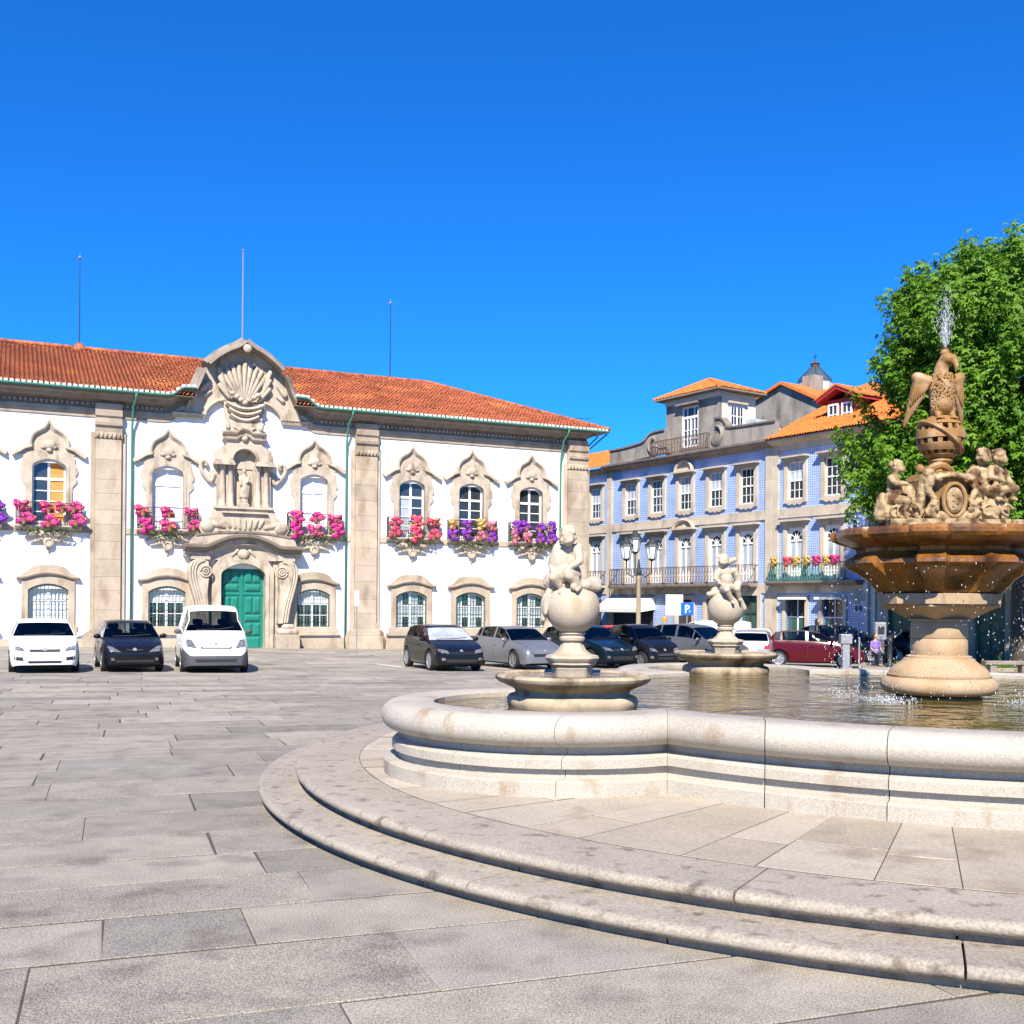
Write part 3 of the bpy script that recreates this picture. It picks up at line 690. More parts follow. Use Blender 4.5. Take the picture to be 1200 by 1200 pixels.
mb = C(); mb.sweep(mirror([(-2.3, 5.12), (-1.2, 5.28), (0, 5.34)]), [(0, 0), (0, -.6), (.1, -.66), (.14, 0)]); pb('attic_moulding', mb)
mb = C(); mb.box(-1.45, 1.45, -.68, .02, 6.5, 6.62); mb.box(-1.1, 1.1, -.72, -.5, 6.28, 6.36); pb('niche_ledge', mb)
for s_ in (-1, 1):
    mb = C(); mb.box(*sorted((s_*.46, s_*1.3)), -.35, .02, 6.62, 8.62); pb('niche_pier', mb)
    for uu in (.66, 1.06):
        mb = C(); mb.lathe([(.19, 6.62), (.19, 6.72), (.14, 6.78), (.135, 7.5), (.12, 8.38), (.17, 8.46), (.17, 8.62)], 12, (s_*uu, -.42)); pb('niche_column', mb, smooth=True)
    mb = C(); mb.box(*sorted((s_*.5, s_*1.48)), -.78, .02, 8.62, 8.74); mb.box(*sorted((s_*.55, s_*1.42)), -.7, .02, 8.74, 8.86); pb('niche_entablature', mb)
    sw = spl([(1.42, 8.2), (1.5, 7.9), (1.62, 7.85), (1.86, 8.1), (2.05, 8.42), (2.04, 8.72), (1.88, 8.8), (1.76, 8.68), (1.82, 8.56)], 4)
    mb = C(); mb.tube([(s_*u, -.16, z) for u, z in sw], [.10]*len(sw), 7); mb.prism([(s_*1.3, 8.5), (s_*1.62, 8.3), (s_*1.66, 7.98), (s_*1.3, 7.7)], -.14, .02); pb('side_scroll', mb, smooth=True)
hs_ = resample(arc(0, 8.86, .56, 180, 0, 15), 41); ho = resample([(-1.4, 8.86), (-1.4, 9.2), (-1.28, 9.42), (-1.0, 9.58), (-.8, 9.68), (.8, 9.68), (1.0, 9.58), (1.28, 9.42), (1.4, 9.2), (1.4, 8.86)], 41)
mb = C(); mb.ring(ho, hs_, -.48, .02); pb('niche_hood', mb)
mb = C(); mb.tube([(u, -.52, z) for u, z in arc(0, 8.86, .62, 180, 0, 17)], .07, 6); pb('hood_moulding', mb, smooth=True, angle=180)
mb = C(); mb.box(-.56, .56, -.10, .02, 6.62, 9.3); pb('niche_back', mb, m_cream)
mb = C(); mb.box(-.55, .55, -.16, -.02, 8.5, 8.86); pb('niche_soffit', mb, m_cream)
mb = C(); mb.lathe([(.3, 6.62), (.3, 6.75), (.22, 6.8), (.2, 7.02), (.26, 7.08)], 8, (0, -.34)); pb('statue_pedestal', mb)
mb = C(); mb.cap((0, -.36, 7.12), (0, -.36, 7.62), .2, .16); mb.cap((0, -.36, 7.6), (0, -.36, 7.86), .17, .12); mb.ell((0, -.38, 8.06), (.1, .11, .13)); mb.cap((-.18, -.36, 7.84), (-.16, -.5, 7.55), .07, .06); mb.cap((.18, -.36, 7.84), (.1, -.52, 7.66), .07, .06); mb.cap((.1, -.4, 7.1), (.16, -.38, 7.5), .1, .08)
mb.v = [(x*1.15, -.36+(y+.36)*1.1, 7.06+(z-7.06)*1.3) for x, y, z in mb.v]
sculpt(mb, 'niche_statue', m_cream, portal, .035, 2)
mb = C(); mb.box(-.86, .86, -.36, .02, 9.68, 10.75); pb('crest_block', mb)
for z0, h_ in ((9.86, .12), (10.16, .13)):
    for s_ in (-1, 1): mb = C(); mb.sweep([(-1.04, z0), (-.36, z0), (-.2, z0+.14), (0, z0+.2)] if s_ < 0 else [(0, z0+.2), (.2, z0+.14), (.36, z0), (1.04, z0)], [(0, 0), (0, -.42), (h_*.5, -.54), (h_, -.56), (h_+.03, 0)]); pb('crest_moulding', mb)
mb = C(); mb.ell((0, -.42, 9.98), (.17, .14, .17)); mb.cap((-.5, -.4, 10.52), (-.2, -.4, 10.36), .06, .05); mb.cap((.5, -.4, 10.52), (.2, -.4, 10.36), .06, .05); mb.cap((-.8, -.36, 10.5), (-.86, -.36, 10.7), .12, .1); mb.cap((.8, -.36, 10.5), (.86, -.36, 10.7), .12, .1); pb('crest_carving', mb, smooth=True, angle=180)
for k, z0 in enumerate((10.82, 11.1, 11.36)):
    hw = .72+.1*k; mb = C(); mb.sweep([(hw*t, z0+.26*t*t) for t in np.linspace(-1, 1, 13)], [(-.06, 0), (-.06, -.36-.06*k), (.04, -.48-.06*k), (.14, -.42-.06*k), (.14, 0)]); pb('swag_moulding', mb)
mb = C(); mb.prism(mirror([(-.8, 10.7), (-.95, 11.3), (-1.0, 11.75), (0, 11.75)]), -.28, .02); pb('swag_block', mb)
# ---- pediment over the centre
ped = link('pediment', None, city)
top = spl([(-2.5, 11.95), (-2.3, 12.35), (-2.12, 12.8), (-1.95, 13.2)], 4)+spl([(-1.8, 13.42), (-1.35, 13.84), (-.85, 14.18), (-.4, 14.4), (0, 14.68)], 4)
low = [(-3.4, 10.6), (-2.95, 10.95), (-1.95, 10.95), (-1.85, 11.15), (-1.6, 11.5), (-1.3, 11.72), (-.95, 11.8)]
body = top+[(-u, z) for u, z in top[::-1][1:]]+[(-u, z) for u, z in low[1:]]+low[::-1][:-1]
mb = C(); mb.prism(body, -.16, .6); mb.build('tympanum', m_cream, ped)
prof = [(-.32, -.0), (-.32, -.3), (-.24, -.4), (-.18, -.55), (-.08, -.6), (-.06, -.88), (.08, -.94), (.1, -.5), (.1, .7), (-.2, .7)]
for s_ in (-1, 1):
    for a, b in ((0, 13), (13, len(top))):
        P = [(s_*u, z) for u, z in top[a:b]]; P = P if s_ < 0 else P[::-1]
        ex = .0 if a else -.12
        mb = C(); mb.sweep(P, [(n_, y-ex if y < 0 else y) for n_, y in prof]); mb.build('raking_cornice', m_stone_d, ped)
    P = spl([(1.88, 11.0), (1.82, 11.25), (1.6, 11.52), (1.3, 11.74), (.95, 11.84)], 4); P = [(s_*u, z) for u, z in P]; P = P if s_ > 0 else P
    mb = C(); mb.tube([(u, -.2, z) for u, z in P], .09, 6); mb.build('arch_moulding', m_cream, ped, smooth=True, angle=180)
    mb = C(); mb.sweep([(-3.4, 10.98), (-1.9, 10.98)] if s_ < 0 else [(1.9, 10.98), (3.4, 10.98)], [(-.14, 0), (-.14, -.18), (0, -.24), (.06, -.3), (.08, 0)]); mb.build('base_moulding', m_cream, ped)
    mb = C(); mb.cap((s_*2.0, -.2, 12.3), (s_*1.65, -.24, 12.7), .16, .08); mb.cap((s_*1.9, -.2, 12.0), (s_*1.6, -.22, 12.2), .12, .05); mb.build('corner_leaf', m_cream, ped, smooth=True, angle=180)
for k in range(9):
    a = rad(90+(k-4)*8.2); L_ = 2.15-.05*abs(k-4); p0 = (0+.25*math.cos(a), -.22, 11.5+.25*math.sin(a)); p1 = (math.cos(a)*L_, -.24+.01*abs(k-4), 11.5+math.sin(a)*L_)
    mb = C(); mb.cap(p0, p1, .05, .135, 9); mb.build('shell_rib', m_cream, ped, smooth=True, angle=180)
for k in range(7):
    t = (k-3)/3; mb = C(); mb.ell((t*.62, -.46, 11.72+.42*abs(t)), (.16, .14, .13)); mb.build('shell_bead', m_cream, ped, smooth=True, angle=180)
for s_ in (-1, 1):
    for k in range(3): mb = C(); mb.cap((s_*(.75+.1*k), -.3, 11.95+.28*k), (s_*(1.2+.02*k), -.32, 12.5+.42*k), .1, .12); mb.build('shell_leaf', m_cream, ped, smooth=True, angle=180)
mb = C(); mb.lathe([(.2, 0), (.2, .06), (.12, .12), (0, .12)], 16); mb.v = [(x, -.9-z, y+14.3) for x, y, z in mb.v]; mb.build('boss', m_cream, ped, smooth=True)
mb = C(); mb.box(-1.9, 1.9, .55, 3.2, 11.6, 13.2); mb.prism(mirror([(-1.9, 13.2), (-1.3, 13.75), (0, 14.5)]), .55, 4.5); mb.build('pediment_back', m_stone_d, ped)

# ---- door of two leaves with raised panels
door = link('door', None, portal)
for s_ in (-1, 1):
    leaf = link('leaf', None, door)
mb = C(); P = arch(1.08, -1.0, 3.38, 3.86, 13); mb.prism(P, .16, .24); mb.build('door_boards', m_green, door)
mb = C(); mb.box(-.06, .06, .1, .17, -.6, 3.8); mb.box(-1.08, 1.08, .12, .17, 2.3, 2.42); mb.build('cover_strip', m_green, door)
for lf in [o for o in door.children if o.name.startswith('leaf')]: bpy.data.objects.remove(lf)
rows = [(-.38, .22, 1), (.3, .9, 2), (1.0, 1.32, 1), (1.4, 2.2, 2), (2.5, 2.82, 1), (2.92, 3.5, 2)]
for s_ in (-1, 1):
    for z0, z1, n in rows:
        for k in range(n):
            w_ = .8/n; a = .14+k*w_+.02; b = .14+(k+1)*w_-.02; u0, u1 = sorted((s_*a, s_*b)); i_ = min(.09, (u1-u0)*.28)
            mb = C(); mb.add([(u0, .16, z0), (u1, .16, z0), (u1, .16, z1), (u0, .16, z1), (u0, .12, z0), (u1, .12, z0), (u1, .12, z1), (u0, .12, z1),
                              (u0+i_, .07, z0+i_), (u1-i_, .07, z0+i_), (u1-i_, .07, z1-i_), (u0+i_, .07, z1-i_)],
                             [(0, 1, 5, 4), (1, 2, 6, 5), (2, 3, 7, 6), (3, 0, 4, 7), (4, 5, 9, 8), (5, 6, 10, 9), (6, 7, 11, 10), (7, 4, 8, 11), (8, 9, 10, 11)])
            mb.build('panel', m_green, door)
# ---- rods and flagpole on the roof
def roof_rod(name, label, cat, pxb, pxt, back, r, mat, foot, group=None):
    u, z = on_facade(CITY, *pxb, back); u2, z2 = on_facade(CITY, *pxt, back)
    c, s_ = math.cos(CITY[1]), math.sin(CITY[1]); X = CITY[0][0]+u*c-back*s_; Y = CITY[0][1]+u*s_+back*c
    t = thing(name, label, cat, (X, Y, z-.1), 0, group); H_ = z2-z
    mb = MB(); mb.tube([(0, 0, -.15), (0, 0, H_*.5), (0, 0, H_)], [r, r*.8, r*.55], 8); mb.build('pole', mat, t, smooth=True)
    if foot:
        mb = MB(); mb.lathe([(.32, -.15), (.28, .1), (.12, .28), (.03, .32)], 12); mb.build('foot', m_roof, t, smooth=True)
        mb = MB(); mb.ell((0, 0, H_), .07); mb.tube([(-.12, 0, H_-.04), (.12, 0, H_-.04)], .015, 5); mb.tube([(0, 0, H_), (0, 0, H_+.22)], .012, 5); mb.build('tip', m_grey, t, smooth=True)
    else:
        mb = MB(); mb.ell((0, 0, H_), (.07, .07, .05)); mb.build('finial', m_grey, t, smooth=True)
roof_rod('lightning_rod', 'thin dark lightning rod on the roof ridge, over the orange-curtained window', 'lightning rod', (93, 406), (92, 299), 7.0, .035, m_iron, True)
roof_rod('lightning_rod', 'thin dark lightning rod on the roof ridge, over the three-window wing', 'lightning rod', (457, 445), (457, 353), 7.0, .035, m_iron, True)
roof_rod('flagpole', 'tall bare grey flagpole rising behind the peaked stone pediment', 'flagpole', (284, 420), (285.5, 291), 1.5, .055, m_grey, False)
# ================================================================== row of tiled houses on the far side
m_azul = bpy.data.materials.new('blue_azulejo'); m_azul.use_nodes = True
def azul_nodes():
    t = m_azul.node_tree; N = t.nodes; L = t.links; b = N['Principled BSDF']; b.inputs['Roughness'].default_value = .35
    tc = N.new('ShaderNodeTexCoord').outputs['Object']; mp = N.new('ShaderNodeMapping'); mp.inputs['Rotation'].default_value = (rad(90), 0, 0); L.new(tc, mp.inputs['Vector'])
    br = N.new('ShaderNodeTexBrick'); br.offset = 0.0; br.inputs['Scale'].default_value = 1.0; br.inputs['Brick Width'].default_value = .14; br.inputs['Row Height'].default_value = .14
    br.inputs['Mortar Size'].default_value = .028; br.inputs['Mortar Smooth'].default_value = .4; br.inputs['Bias'].default_value = -.2
    br.inputs['Color1'].default_value = (.15, .27, .56, 1); br.inputs['Color2'].default_value = (.22, .36, .66, 1); br.inputs['Mortar'].default_value = (.48, .57, .74, 1)
    L.new(mp.outputs[0], br.inputs['Vector'])
    nz = N.new('ShaderNodeTexNoise'); nz.inputs['Scale'].default_value = .7; nz.inputs['Detail'].default_value = 4; L.new(tc, nz.inputs['Vector'])
    mr = N.new('ShaderNodeMapRange'); mr.inputs['To Min'].default_value = .7; mr.inputs['To Max'].default_value = 1.2; L.new(nz.outputs[0], mr.inputs['Value'])
    vm = N.new('ShaderNodeVectorMath'); vm.operation = 'SCALE'; L.new(br.outputs['Color'], vm.inputs[0]); L.new(mr.outputs[0], vm.inputs['Scale']); L.new(vm.outputs[0], b.inputs['Base Color'])
azul_nodes()
m_hstone = M('house_granite', (.50, .43, .335), .85, .15, 1.0, .07, 20, .2, 25, .05, stain=((.27, .22, .17), 1.5, .55, .8, .4))
m_render = M('weathered_render', (.30, .27, .23), .95, .25, .9, .12, 9, .2, 20, stain=((.13, .115, .10), 1.0, .48, .7, .3))
m_cwall = M('cream_render', (.62, .58, .48), .9, .08, .8)
m_oroof = M('orange_tiles', (.62, .17, .035), .8, .18, 1.2, .25, 9, local=True)
m_redp = M('red_paint', (.30, .03, .03), .5, .1, 3)
m_shop = M('shop_glass', (.05, .11, .095), .06, .4, 1.1, spec=.8)
m_door_d = M('dark_door', (.05, .045, .04), .6, .2, 2)
m_awn = M('awning_canvas', (.66, .66, .64), .8, .08, 2)
m_awnw = M('white_canvas', (.80, .80, .78), .8, .05, 2)
bgz = -1.0
def Bm(): return MB(bgz)
def house(name, label, u_axis):
    c, s_ = math.cos(BLUE[1]), math.sin(BLUE[1]); X = BLUE[0][0]+u_axis*c; Y = BLUE[0][1]+u_axis*s_
    h = thing(name, label, 'house', (X, Y, bgz), BLUE[1]); h['u0'] = u_axis; return h
class HB(MB):                        # builds in row coordinates, shifted to the house's own axis
    def __init__(s, h): super().__init__(bgz); s.u = h['u0']
    def build(s, *a, **k):
        s.v = [(x-s.u, y, z) for x, y, z in s.v]; return super().build(*a, **k)
TOPW = [-21.6, -17.75, -15.08, -12.37, -9.6, -6.96, -3.18, -.5]
def top_window(h, u, z0=8.12, z1=10.28, arched=False):
    w_ = link('window', None, h)
    mb = HB(h); mb.ring([(u-.84, z0-.1), (u-.84, z1+.2), (u+.84, z1+.2), (u+.84, z0-.1)], [(u-.58, z0), (u-.58, z1), (u+.58, z1), (u+.58, z0)], -.1, .25, True); mb.build('surround', m_hstone, w_)
    mb = HB(h); mb.box(u-.98, u+.98, -.42, 0, z1+.22, z1+.32); mb.box(u-.9, u+.9, -.25, 0, z1+.12, z1+.22); mb.build('lintel', m_hstone, w_)
    sill = [(u-.84, z0-.1), (u+.84, z0-.1), (u+.84, z0-.2), (u+.6, z0-.22), (u+.4, z0-.34), (u+.15, z0-.26), (u, z0-.38), (u-.15, z0-.26), (u-.4, z0-.34), (u-.6, z0-.22), (u-.84, z0-.2)]
    mb = HB(h); mb.prism(sill, -.13, .02); mb.build('sill', m_hstone, w_)
    if arched:
        mb = HB(h); mb.prism(arc(u, z1+.32, .72, 0, 180, 15, .62), -.12, 0); mb.build('lunette', m_hstone, w_)
        mb = HB(h); mb.tube([(a, -.2, b) for a, b in arc(u, z1+.32, .78, 0, 180, 15, .68)], .12, 6); mb.build('lunette_moulding', m_hstone, w_, smooth=True)
    fr = HB(h); fr.ring([(u-.58, z0), (u-.58, z1), (u+.58, z1), (u+.58, z0)], [(u-.5, z0+.08), (u-.5, z1-.08), (u+.5, z1-.08), (u+.5, z0+.08)], .06, .14, True)
    zm = (z0+z1)/2; fr.box(u-.5, u+.5, .05, .12, zm-.045, zm+.045)
    for k in (-1, 1): fr.box(u+k*.17-.02, u+k*.17+.02, .08, .12, z0+.08, z1-.08)
    for k in (1, 3): fr.box(u-.5, u+.5, .08, .12, z0+(z1-z0)*k/4-.018, z0+(z1-z0)*k/4+.018)
    fr.build('frame', m_frame, w_)
    pal = (int(u*7) % 3 != 0)
    for i, (za, zb) in enumerate(((z0+.08, zm-.045), (zm+.045, z1-.08))):
        for ua, ub in ((-.5, -.19), (-.15, .15), (.19, .5)):
            mb = HB(h); mb.box(u+ua, u+ub, .1, .11, za, zb); mb.build('pane', m_pale if (i == 1 and pal) else m_glass, w_, recalc=False)
def french_window(h, u, z0=3.46, z1=6.5, arched=False, pal=True):
    w_ = link('window', None, h)
    mb = HB(h); mb.ring([(u-.86, z0), (u-.86, z1+.22), (u+.86, z1+.22), (u+.86, z0)], [(u-.6, z0), (u-.6, z1), (u+.6, z1), (u+.6, z0)], -.1, .25); mb.build('surround', m_hstone, w_)
    if arched:
        mb = HB(h); mb.prism(arc(u, z1+.3, .9, 0, 180, 15, .62), -.12, 0); mb.build('lunette', m_hstone, w_)
        mb = HB(h); mb.tube([(a, -.2, b) for a, b in arc(u, z1+.3, .95, 0, 180, 15, .66)], .13, 6); mb.build('lunette_moulding', m_hstone, w_, smooth=True)
        mb = HB(h); mb.ell((u, -.14, z1+.52), (.12, .08, .18)); mb.build('boss', m_hstone, w_, smooth=True)
    mb = HB(h); mb.box(u-1.08, u+1.08, -.42, 0, z1+.34, z1+.46); mb.box(u-.95, u+.95, -.25, 0, z1+.22, z1+.34); mb.build('lintel', m_hstone, w_)
    fr = HB(h); zt = z1-.75
    fr.ring([(u-.6, z0), (u-.6, z1), (u+.6, z1), (u+.6, z0)], [(u-.52, z0+.1), (u-.52, z1-.06), (u+.52, z1-.06), (u+.52, z0+.1)], .06, .14, True)
    fr.box(u-.52, u+.52, .04, .13, zt-.05, zt+.05); fr.box(u-.05, u+.05, .05, .13, z0+.1, zt); fr.box(u-.52, u+.52, .07, .12, z0+.1, z0+.7)
    for k in (-1, 1): fr.box(u+k*.52-.1*(k > 0), u+k*.52+.1*(k < 0), .06, .12, z0+.1, zt)
    # fanlight: white board round a half round light with bars
    out = resample([(u-.52, zt+.05), (u-.52, z1-.06), (u+.52, z1-.06), (u+.52, zt+.05)], 25); fr.ring(out, resample(arc(u, zt+.07, .44, 180, 0, 13, .5), 25), .07, .12)
    for a in (36, 72, 108, 144): fr.tube([(u, .08, zt+.07), (u+.44*math.cos(rad(a)), .08, zt+.07+.5*math.sin(rad(a)))], .022, 4)
    fr.tube([(a, .08, b) for a, b in arc(u, zt+.07, .17, 180, 0, 7)], .03, 4)
    fr.build('frame', m_frame, w_)
    for ua, ub in ((-.42, -.05), (.05, .42)):
        mb = HB(h); mb.box(u+ua, u+ub, .1, .11, z0+.7, zt-.05); mb.build('pane', m_pale if pal else m_glass, w_, recalc=False)
    mb = HB(h); mb.box(u-.44, u+.44, .1, .11, zt+.05, z1-.1); mb.build('fanlight_pane', m_glass, w_, recalc=False)
def scroll_rail(h, u0, u1, yo, z0, z1, mat, parent, name='railing', step=.26):
    r = HB(h)
    for z in (z0+.06, z1): r.box(u0, u1, yo-.02, yo+.02, z-.022, z+.022)
    n = max(2, int((u1-u0)/step))
    for k in range(n+1):
        u = u0+(u1-u0)*k/n; r.box(u-.012, u+.012, yo-.012, yo+.012, z0, z1)
        if k < n:
            uc = u+(u1-u0)/n/2; hh = (z1-z0-.06)/2
            for zc in (z0+.06+hh*.5, z0+.06+hh*1.5): r.tube([(uc+.09*math.cos(t), yo, zc+hh*.42*math.sin(t)) for t in np.linspace(.4, 2*PI, 8)], .016, 4)
    for uu in (u0, u1):
        for z in (z0+.06, z1): r.box(uu-.02, uu+.02, yo, 0, z-.022, z+.022)
        for k in range(1, 4): r.box(uu-.012, uu+.012, yo*k/4-.012, yo*k/4+.012, z0, z1)
    return r.build(name, mat, parent, recalc=False)
def facade(h, u0, u1, tops, frenchs, doors, top_z, wallmat=m_azul):
    ops = [(u-.6, u+.6, 8.1, 10.3) for u in tops]+[(u-.62, u+.62, 3.46, 6.52) for u in frenchs]+[(u-d, u+d, -1.6, zt) for u, d, zt in doors]
    mb = HB(h); wall_with_openings(mb, u0, u1, -1.6, top_z, ops, 0, .3); mb.build('wall', wallmat, h, recalc=False)
    mb = HB(h); mb.box(u0+.05, u1-.05, .5, 9, -1.6, top_z-.1); mb.build('inner_volume', m_dark, h)
    for a, b in segs(u0, u1, 1.9):
        mb = HB(h); mb.box(a+.004, b-.004, -.1, .02, 7.08, 7.32); mb.box(a+.004, b-.004, -.07, .02, 7.32, 7.62); mb.build('band_stone', m_hstone, h)
        mb = HB(h); mb.box(a+.004, b-.004, -.08, .02, 2.75, 3.28); mb.build('band_stone', m_hstone, h)
        mb = HB(h); mb.box(a+.004, b-.004, -.14, .02, -1.6, -.1); mb.build('plinth_stone', m_hstone, h)
# --- sliver of a house next to the town hall
hA = house('tiled_house', 'narrow end of a blue tiled house tucked behind the town hall corner', -23.0)
facade(hA, -27, -20.25, [-21.6, -24.6], [-21.6, -24.6], [(-21.6, .7, 2.4)], 11.3)
for u in (-21.6,): top_window(hA, u); french_window(hA, u)
mb = HB(hA); mb.sweep([(-27.2, 0), (-20.25, 0)], [(11.2, 0), (11.2, -.1), (11.35, -.3), (11.42, -.55), (11.55, -.6), (11.55, .3)], vert=True); mb.build('cornice', m_stone_d, hA)
A_ = np.array((-27.4-hA['u0'], -.7, 11.6)); o = roof_tiles('roof', m_oroof, hA, A_, (1, 0, 0), (0, .9, .436), 7.2, lambda u: 4.5, mbz=bgz)
mb = HB(hA); mb.box(-22.3, -20.9, -.02, .2, -1.6, 2.4); mb.build('door', m_door_d, hA)
mb = HB(hA); mb.box(-22.6, -20.4, -.5, 0, 3.2, 3.34); mb.build('balcony_slab', m_hstone, hA); scroll_rail(hA, -22.5, -20.5, -.45, 3.34, 4.36, m_rust, hA)
# --- wide blue house with attic tower
hB = house('tiled_house', 'wide blue tiled house with scrolled parapet, attic tower and long iron balcony', -12.4)
U0, U1 = -20.25, -4.9
facade(hB, U0, U1, TOPW[1:6], TOPW[1:6], [(-12.37, .74, 2.36), (-9.6, .74, 2.4), (-6.75, .74, 2.6), (-17.6, 2.2, 2.3)], 11.4)
for i, u in enumerate(TOPW[1:6]): top_window(hB, u, arched=(i == 2)); french_window(hB, u, arched=(i == 2))
for a, w_ in ((-20.0, .5), (-5.15, .5)):
    z = -1.6
    while z < 11.3:
        z1 = min(11.3, z+rngc.uniform(.8, 1.2)); mb = HB(hB); mb.box(a-w_/2, a+w_/2, -.14, .02, z+.003, z1-.003); mb.build('quoin_stone', m_hstone, hB); z = z1
mb = HB(hB); mb.sweep([(U0-.1, 0), (U1+.05, 0)], [(11.25, 0), (11.25, -.12), (11.4, -.25), (11.46, -.55), (11.6, -.65), (11.72, -.68), (11.74, .4)], vert=True); mb.build('cornice', m_stone_d, hB)
par = spl([(-19.9, 12.72), (-18.2, 12.74), (-16.6, 12.86), (-16.1, 13.0), (-15.7, 13.3), (-15.3, 13.42), (-14.2, 13.45)], 3)+[(-14.0, 13.45), (-14.0, 12.0), (-19.9, 12.0)]
mb = HB(hB); mb.prism(par[:-1]+[(-19.9, 11.7)], -.2, .15); mb.build('parapet', m_render, hB)
mb = HB(hB); mb.sweep(par[:-3], [(0, .25), (0, -.3), (.1, -.32), (.1, .25)]); mb.build('parapet_coping', m_stone_d, hB)
par2 = [(-9.6, 13.5)]+spl([(-9.6, 13.55), (-9.0, 13.5), (-8.6, 13.1), (-8.2, 12.85), (-4.6, 12.75)], 3)+[(-4.6, 11.7), (-10.4, 11.7), (-10.4, 12.6)]
mb = HB(hB); mb.prism(par2, -.2, .15); mb.build('parapet', m_render, hB)
mb = HB(hB); mb.sweep(par2[1:-3], [(0, .25), (0, -.3), (.1, -.32), (.1, .25)]); mb.build('parapet_coping', m_stone_d, hB)
for u, s_ in ((-15.2, -1), (-9.4, 1)):
    mb = HB(hB); mb.tube([(u+s_*.5*math.cos(t), -.24, 12.6+.5*math.sin(t)) for t in np.linspace(-1.5, 1.6, 9)], .13, 6); mb.ell((u, -.2, 12.25), (.5, .15, .4)); mb.build('parapet_scroll', m_render, hB, smooth=True)
scroll_rail(hB, -15.3, -10.0, -.5, 11.78, 12.75, m_rust, hB, 'attic_railing')
# attic tower
tower = link('attic_tower', None, hB); ty0, ty1, tu0, tu1, tz = .3, 3.4, -14.6, -9.78, 15.4
wu0, wu1, wz0, wz1 = -13.1, -11.55, 12.2, 14.85
mb = HB(hB); wall_with_openings(mb, tu0, tu1, 11.4, tz, [(wu0, wu1, wz0, wz1)], ty0, ty0+.3); mb.build('front_wall', m_render, tower, recalc=False)
mb = HB(hB); mb.box(tu1-.3, tu1, ty0+.01, ty1, 11.4, tz); mb.box(tu0, tu0+.2, ty0+.01, ty1, 11.4, tz); mb.box(tu0, tu1, ty1, ty1+.2, 11.4, tz); mb.build('side_wall', m_cwall, tower)
mb = HB(hB); mb.box(tu0-.05, tu1+.04, ty0-.08, ty1+.1, tz-.3, tz+.03); mb.build('tower_cornice', m_cwall, tower)
fr = HB(hB); ya = ty0+.05; wm = (wu0+wu1)/2; zt_ = wz1-.72
fr.ring([(wu0, wz0), (wu0, wz1), (wu1, wz1), (wu1, wz0)], [(wu0+.14, wz0+.1), (wu0+.14, wz1-.12), (wu1-.14, wz1-.12), (wu1-.14, wz0+.1)], ya, ya+.15, True); fr.box(wu0+.14, wu1-.14, ya+.01, ya+.13, zt_-.08, zt_+.08); fr.box(wm-.06, wm+.06, ya+.01, ya+.13, wz0, zt_)
for u in (wm-.32, wm+.32): fr.box(u-.03, u+.03, ya+.02, ya+.12, wz0+.1, wz1-.12)
for z in (wz0+.55, wz0+1.1): fr.box(wu0+.14, wu1-.14, ya+.02, ya+.12, z-.025, z+.025)
fr.build('window_frame', m_frame, tower)
mb = HB(hB); mb.box(wu0+.14, wu1-.14, ya+.08, ya+.1, wz0, wz1); mb.build('window_pane', m_glass, tower)
mb = HB(hB); mb.box(wu0-.25, wu1+.25, ty0-.4, ty0, wz1+.06, wz1+.17); mb.build('window_hood', m_stone_d, tower)
fr = HB(hB)
def sidebox(mbx, y0, y1, z0, z1, d=.05): mbx.box(tu1, tu1+d, y0, y1, z0, z1)
sidebox(fr, 1.25, 2.55, 13.25, 14.75, .03); fr.build('side_window_frame', m_frame, tower)
for ya_, yb_ in ((1.42, 1.58), (1.65, 1.82), (1.98, 2.15), (2.22, 2.38)):
    for za, zb in ((13.45, 13.95), (14.02, 14.55)):
        mb = HB(hB); sidebox(mb, ya_, yb_, za, zb, .04); mb.build('side_window_pane', m_glass, tower)
mb = HB(hB); sidebox(mb, 1.05, 2.75, 14.75, 14.88, .2); mb.build('side_window_hood', m_hstone, tower)
ov = .6; ez = tz+.05; cu, cyy_ = (tu0+tu1)/2, (ty0+ty1)/2; hu = (tu1-tu0)/2+ov; hv = (ty1-ty0)/2+ov; rz = ez+1.25
troof = link('tower_roof', None, tower)
V = [(cu-hu, cyy_-hv, ez), (cu+hu, cyy_-hv, ez), (cu+hu, cyy_+hv, ez), (cu-hu, cyy_+hv, ez), (cu-hu, cyy_-hv, ez+.08), (cu+hu, cyy_-hv, ez+.08), (cu+hu, cyy_+hv, ez+.08), (cu-hu, cyy_+hv, ez+.08), (cu, cyy_, rz)]
mb = HB(hB); mb.add(V, [(3, 2, 1, 0), (0, 1, 5, 4), (1, 2, 6, 5), (2, 3, 7, 6), (3, 0, 4, 7), (4, 5, 8), (5, 6, 8), (6, 7, 8), (7, 4, 8)]); mb.build('roof_deck', m_stone_d, tower)
def hip_tiles(p0, p1, apex, parent):
    p0 = np.array(p0); p1 = np.array(p1); apex = np.array(apex); W_ = np.linalg.norm(p1-p0); U_ = (p1-p0)/W_; mid = apex-(p0+U_*np.dot(apex-p0, U_)); Ls = np.linalg.norm(mid); Vv = mid/Ls; um = np.dot(apex-p0, U_)
    roof_tiles('roof_slope', m_oroof, parent, p0, U_, Vv, W_, lambda u: Ls*max(0, min(u/um, (W_-u)/(W_-um))), .24, .4, mbz=bgz)
us = hB['u0']; ap = (cu-us, cyy_, rz+.02)
hip_tiles((cu-hu-us, cyy_-hv, ez+.1), (cu+hu-us, cyy_-hv, ez+.1), ap, tower); hip_tiles((cu+hu-us, cyy_-hv, ez+.1), (cu+hu-us, cyy_+hv, ez+.1), ap, tower)
